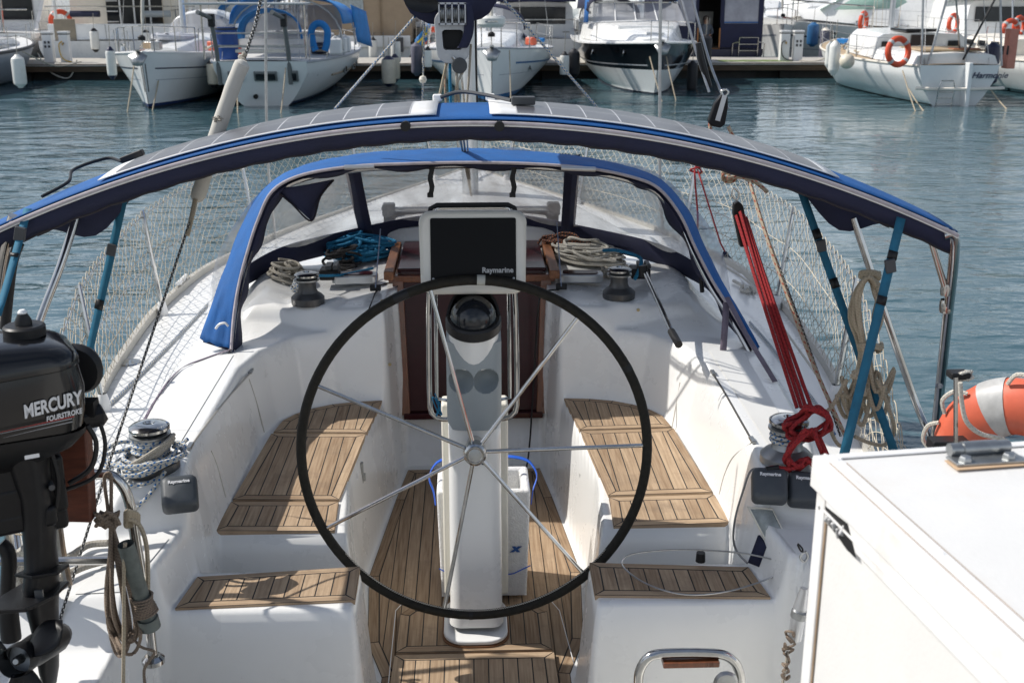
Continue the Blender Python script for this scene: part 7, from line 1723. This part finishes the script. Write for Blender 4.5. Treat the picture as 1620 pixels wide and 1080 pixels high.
for i, (x, lab, hm, cm, sail) in enumerate(fr_):
    b = Boat('moored_sloop' if sail else 'moored_cruiser', lab, x, 64+2*(i % 3), -1, 10.5, 3.6, 1.2, 1.6, .85, 2.4, 'sailboat' if sail else 'motorboat', 'boats moored in the second row', rake=.7)
    b.hull([hm, BOOTB if i % 2 else hm, ANTI], boot=.08, nt=14); b.deck()
    if sail:
        b.trunk([(2.6, 1.2, 1.1, 1.2, 1.8), (6, 1.1, 1, 1.3, 1.85), (8, .5, .4, 1.4, 1.5)], GEL); b.mast(6.2, 1.8, .09, 13, boom=4, cover=cm); b.hood(2.0, 1.2, .9, 1.6, 1.7, cm); b.forestay(6.2, 14, True); b.pulpit(.82, .6, .02)
    else:
        b.trunk([(1.0, 1.6, 1.5, 1.2, 2.7), (5.5, 1.5, 1.3, 1.35, 2.9), (7.8, .9, .6, 1.5, 1.8)], GEL); b.box('side_window', (0, 5.6, 2.35), (2.5, .5, .5), DARKGL); b.box('canopy', (0, 2.2, 3.15), (2.9, 3.6, .55), cm if cm is not DARKGL else GEL); b.pulpit(.5, .6, .02)
ex_ = [(-8.1, 41.4, 'white sloop beyond the pontoon behind the old ketch, mast and furled sail above its awning', 1, BLUET), (2.4, 41.6, 'white cruiser beyond the pontoon with a navy canopy behind the cruising sloop', 0, NAVY), (5.3, 42.2, 'white sloop beyond the pontoon behind the black cruiser', 1, NAVY), (23.4, 43.0, 'white sloop beyond the pontoon with a blue sail cover at the right', 1, BLUET), (27.2, 43.5, 'white cruiser beyond the pontoon at the right-hand end of its row', 0, NAVY), (-21.5, 43.0, 'white sloop beyond the pontoon behind the grey boat', 1, NAVY)]
for i, (x, y_, lab, sail, cm) in enumerate(ex_):
    b = Boat('moored_sloop' if sail else 'moored_cruiser', lab, x, y_, 1, 10.2, 3.4, 1.1, 1.5, .85, 2.4, 'sailboat' if sail else 'motorboat', 'boats moored beyond the pontoon', rake=.7)
    b.hull([GEL, BOOTB if i % 2 else GEL, ANTI], boot=.08, nt=14); b.deck(); b.stan([.02, .2, .4, .6, .8], .6); b.tube('stern_rail', [V((-1.3, .05, 1.75)), V((0, -.02, 1.75)), V((1.3, .05, 1.75))], .02, STEEL)
    b.gear(8, 20+i)
    if sail:
        b.trunk([(2.6, 1.2, 1.1, 1.1, 1.75), (6, 1.1, 1, 1.25, 1.8), (8, .5, .4, 1.35, 1.45)], GEL); b.mast(5.6, 1.8, .085, 13, boom=3.6, cover=cm); b.forestay(5.6, 14, True); b.hood(2.2, 1.15, .85, 1.5, 1.65, cm)
        MB().tube(arc((0, .9, 1.1), .62, 0, 360, 24), .014, 6, closed=True).build('wheel', STEEL, b.root, local=True)
    else:
        b.trunk([(2.0, 1.5, 1.4, 1.1, 2.3), (5.5, 1.4, 1.2, 1.3, 2.4), (7.6, .9, .6, 1.4, 1.6)], GEL); b.box('rear_window', (0, 1.97, 1.85), (2.3, .05, .6), DARKGL); b.box('canopy', (0, 2.2, 2.75), (2.8, 3.4, .8), cm); b.box('canopy_window', (0, .49, 2.7), (2.2, .04, .45), TINTP)
p2 = thing('pontoon', 'second pontoon behind the second row of boats', 'pontoon', (0, 76.5, 0)); MB().box((0, 76.5, .42), (120, 2.6, .2)).build('deck', SILL, p2); MB().box((0, 76.5, .1), (118, 2.2, .5)).build('float', FLOATM, p2)
# third row and shore
for i in range(13):
    x = -46+i*7.6+(i*37 % 5)*.5; sail = i % 3 != 1
    b = Boat('moored_sloop' if sail else 'moored_cruiser', 'small white '+('sloop' if sail else 'cruiser')+' in the distant third row of moored boats', x, 92+(i % 2)*2, -1, 11, 3.8, 1.3, 1.7, .85, 2.4, 'sailboat' if sail else 'motorboat', 'distant third row '+('sloops' if sail else 'cruisers'), rake=.7)
    b.hull([GEL, BOOTB, ANTI], boot=.08, nt=10); b.deck()
    b.trunk([(1.5, 1.4, 1.3, 1.3, 2.2 if sail else 3.2), (6, 1.2, 1, 1.4, 2.2 if sail else 3.2), (8, .5, .4, 1.5, 1.6)], GEL)
    if sail: b.mast(6, 2, .1, 13, boom=4, cover=(BLUET, NAVY, TARP)[i % 3])
    else: b.box('side_window', (0, 5.6, 2.5), (2.4, .7, .5), DARKGL)
rows = []
rh = random.Random(9)
for k in range(5):
    y = (150, 170, 230, 330, 420)[k]; rows.append([V((x, y+8*sin(x*.02), (-1, 2.5, 9, 26, 30)[k]*(1+.25*sin(x*.011+k)+.12*sin(x*.037)))) for x in np.linspace(-420, 420, 60)])
tag(MB().grid(rows).build('hills', mat('hazy_shore', (.16, .18, .15), .95, var=.35, scale=.05)), kind='structure')

# tall rigs that crowd the top of the view
for i, (x, y_, lab) in enumerate(((-10.3, 52, 'white sloop with furled sail between the catamaran and the tarpaulined boat'), (-6.6, 53, 'white sloop with navy sail cover behind the old ketch, nearer than the second pontoon'), (-1.2, 52, 'white sloop with blue sail cover behind the blue and yellow flag'), (1.2, 54, 'white sloop with tan cover behind the cruising sloop'), (12.2, 55, 'white sloop with grey hull stripe in the water gap by the service pedestals'), (19.3, 54, 'white sloop with navy hood between the sport fisher and the launch'), (22.0, 53, 'white sloop with blue hood behind the launch'))):
    b = Boat('moored_sloop', lab, x, y_, -1, 9.6, 3.2, 1.15, 1.5, .8, 2.4, 'sailboat', 'sloops in the middle row', rake=.6); cm = (NAVY, HNAVY, BLUET, TARP, GREYP, NAVY, BLUET)[i]
    b.hull([GEL, BOOTB if i % 2 else HBLK, ANTI], boot=.09, nt=14); b.deck(); b.trunk([(2.6, 1.15, 1.05, 1.15, 1.75), (5.6, 1.05, .95, 1.25, 1.8), (7.6, .5, .4, 1.35, 1.45)], GEL); b.stripe(.7, .74, HNAVY if i % 2 else HGREY)
    b.mast(5.6, 1.8, .10, 13, m=(ALU, WHITEP)[i % 2], boom=3.8, cover=cm); b.forestay(5.6, 14, True); b.hood(1.8, 1.15, .85, 1.5, 1.6, cm); b.pulpit(.82, .6, .02); b.stan([.1, .3, .5, .7, .85], .6); b.gear(8, 50+i)
for px, py, y, lab in ((150, 64, 41.0, 'white fender hanging at the catamaran stern beside the service pedestals'), (232, 66, 41.0, 'white fender at the catamaran stern behind the sloop bow'), (590, 78, 41.3, 'white fender on the stern of the tarpaulined boat')):
    fender(U(px, py, y=y), .8, .15, FEND, FENDB, lab)
# ---- fenders, rings, mooring lines
def fat(px, py, y, **k): return fender(U(px, py, y=y), **k)
fat(176, 100, 28.8, L=.78, r=.115, m=FEND, tip=HNAVY, label='white fender with navy ends hanging at the bow of the sloop with the anchor')
fat(337, 117, 29.6, L=.70, r=.15, m=FENDC, tip=FENDB, label='cream fender with black ends between the sloop and the old ketch')
fat(615, 113, 33.0, L=.85, r=.20, m=FENDC, tip=HNAVY, label='largest cream fender with blue ends at the ketch bow', group='fenders at the ketch bow'); fat(625, 108, 34.2, L=.8, r=.14, m=FENDC, tip=HNAVY, label='narrow cream fender just behind the largest one at the ketch bow', group='fenders at the ketch bow'); fat(626, 82, 35.5, L=.8, r=.15, m=FEND, tip=FENDB, label='upper white fender near the ketch pulpit', group='fenders at the ketch bow')
fat(659, 94, 36.2, L=1.0, r=.17, m=FENDG, tip=FENDG, label='faded grey fender beside the cruising sloop'); fat(677, 93, 30.6, L=.62, r=.10, m=FEND, tip=FENDB, label='slim white fender hanging on the stem side of the cruising sloop')
fat(893, 103, 32.5, L=.72, r=.13, m=FEND, tip=FENDB, label='white fender with black tip between cruising sloop and black cruiser'); fat(908, 100, 33.4, L=.8, r=.17, m=FENDB, label='round-ended black fender on the port bow of the black cruiser'); fat(1095, 122, 33.0, L=.9, r=.15, m=FENDB, label='black fender hanging low on the starboard side of the black cruiser'); fat(1116, 82, 35.5, L=1.0, r=.19, m=FENDB, label='large black fender between the black cruiser and the navy boat')
fat(30, 113, 31.0, L=.85, r=.17, m=FEND, label='white fender hanging from the quarter of the grey boat')
fat(1320, 92, 29.3, L=.85, r=.14, m=FEND, label='long white fender on the port side of the named yacht, in front', group='fenders on the named yacht'); fat(1313, 88, 30.2, L=.7, r=.12, m=FEND, label='shorter white fender behind the long one on the named yacht', group='fenders on the named yacht')
fat(1340, 97, 28.9, r=.19, ball=True, m=FENDC, label='round cream ball fender on the port quarter of the named yacht', L=.3)
fat(1568, 102, 30.0, L=1.1, r=.20, m=HNAVY, label='navy covered fender between the named yacht and the rounded dayboat'); fat(1286, 55, 44.5, L=.9, r=.22, m=BOOTBL, label='blue fender hanging from the sport fisher bow')
fat(1305, 70, 44.0, L=1.2, r=.2, m=FENDG, tip=TANW, label='weathered grey-brown fender under the sport fisher bow')
ring(U(96, 34, y=42.5), .33, .085, .5, 'orange life ring hung on the motor yacht rail above the service pedestals'); ring(U(1421, 82, y=28.4), .31, .075, .35, 'orange-red life ring with white bands on the stern rail of the named yacht', tilt=-.1)
ring(U(1508, 38, y=38), .28, .07, .7, 'orange-red life ring seen between the arch poles behind the named yacht'); ring(U(1598, 50, y=37), .33, .08, .4, 'larger orange-red life ring on the white boat beyond the dayboat'); ring(U(1612, 42, y=37.4), .28, .07, .6, 'orange-red life ring just behind the larger one'); ring(U(1366, 35, y=40), .3, .075, .9, 'orange-red life ring half hidden by the mast of the named yacht'); ring(U(686, 62, y=38), .3, .09, .8, 'orange-red ring by the blue and yellow flag')
b = Boat('white_launch', 'white launch with dark windows beyond the dayboat, carrying the orange life rings', 18.6, 38.6, 1, 9, 3.6, 1.1, 1.3, .9, 2.5, 'motorboat', rake=.8, low=.5); b.hull([GEL, GEL, ANTI], boot=.08); b.deck(GEL); b.trunk([(1.8, 1.4, 1.3, 1.1, 2.4), (5.5, 1.3, 1.1, 1.2, 2.5), (7, .8, .5, 1.2, 1.5)], GEL); b.box('rear_window', (0, 1.76, 1.95), (2.2, .05, .5), DARKGL); b.stan([.02, .2, .4, .6], .7); b.box('roof', (0, 2.6, 2.52), (3.0, 3.2, .1), GEL)
for x in (-.2, .8): b.tube('roof_post', [V((x*1.5, .4, 1.1)), V((x*1.5, .8, 2.5))], .03, STEEL)
def mooring(name, pts, r, m, label): one(MB().tube(spline(pts, 6), r, 6).build(name, m), label, 'mooring line')
GRPW = R_BEIGE
for px, py, y, dx, lab in ((213, 96, 28.6, 2, 'beige mooring line dropping from the sloop bow into the water, by the stem'), (257, 92, 28.9, -4, 'beige mooring line dropping from the sloop bow beside its name'), (375, 135, 28.2, 13, 'beige mooring line slanting from the ketch transom into the water'), (452, 108, 28.2, 0, 'beige mooring line hanging straight down the ketch transom'), (806, 80, 29.6, 0, 'beige mooring line at the stem of the cruising sloop'), (1028, 90, 30.8, 13, 'beige mooring line slanting from the bow roller of the black cruiser'), (1054, 90, 31.2, 8, 'second beige mooring line from the bow of the black cruiser'), (1428, 112, 28.1, 0, 'dark beige mooring line from the port quarter of the named yacht'), (1437, 140, 28.1, 4, 'short beige mooring line below the boarding ladder of the named yacht'), (1562, 135, 28.4, 8, 'beige mooring line off the starboard quarter of the named yacht')):
    a = U(px, py, y=y); e = V((a.x+dx/64, a.y-1.2, -.1)); mooring('mooring_line', [a, a.lerp(e, .5)+V((0, 0, -.03)), e], .016, R_BEIGE, lab)
a = U(36, 82, y=31.6); e = U(128, 98, y=37.7); mooring('mooring_line', [a, a.lerp(e, .5)+V((0, 0, -.25)), e], .02, R_GREY, 'grey mooring line from the grey boat to the pontoon')
a = U(1265, 96, y=38); e = U(1325, 85, y=31); mooring('mooring_line', [a, a.lerp(e, .5)+V((0, 0, -.1)), e], .018, R_GREY, 'grey mooring line from the pontoon to the named yacht')
a = U(60, 85, y=37.7); mooring('mooring_line', [a, a+V((.3, 0, -.55)), a+V((.9, -.05, -.75)), a+V((1.2, 0, -.2))], .022, R_WHITE, 'white line hanging in a bight from the pontoon edge')
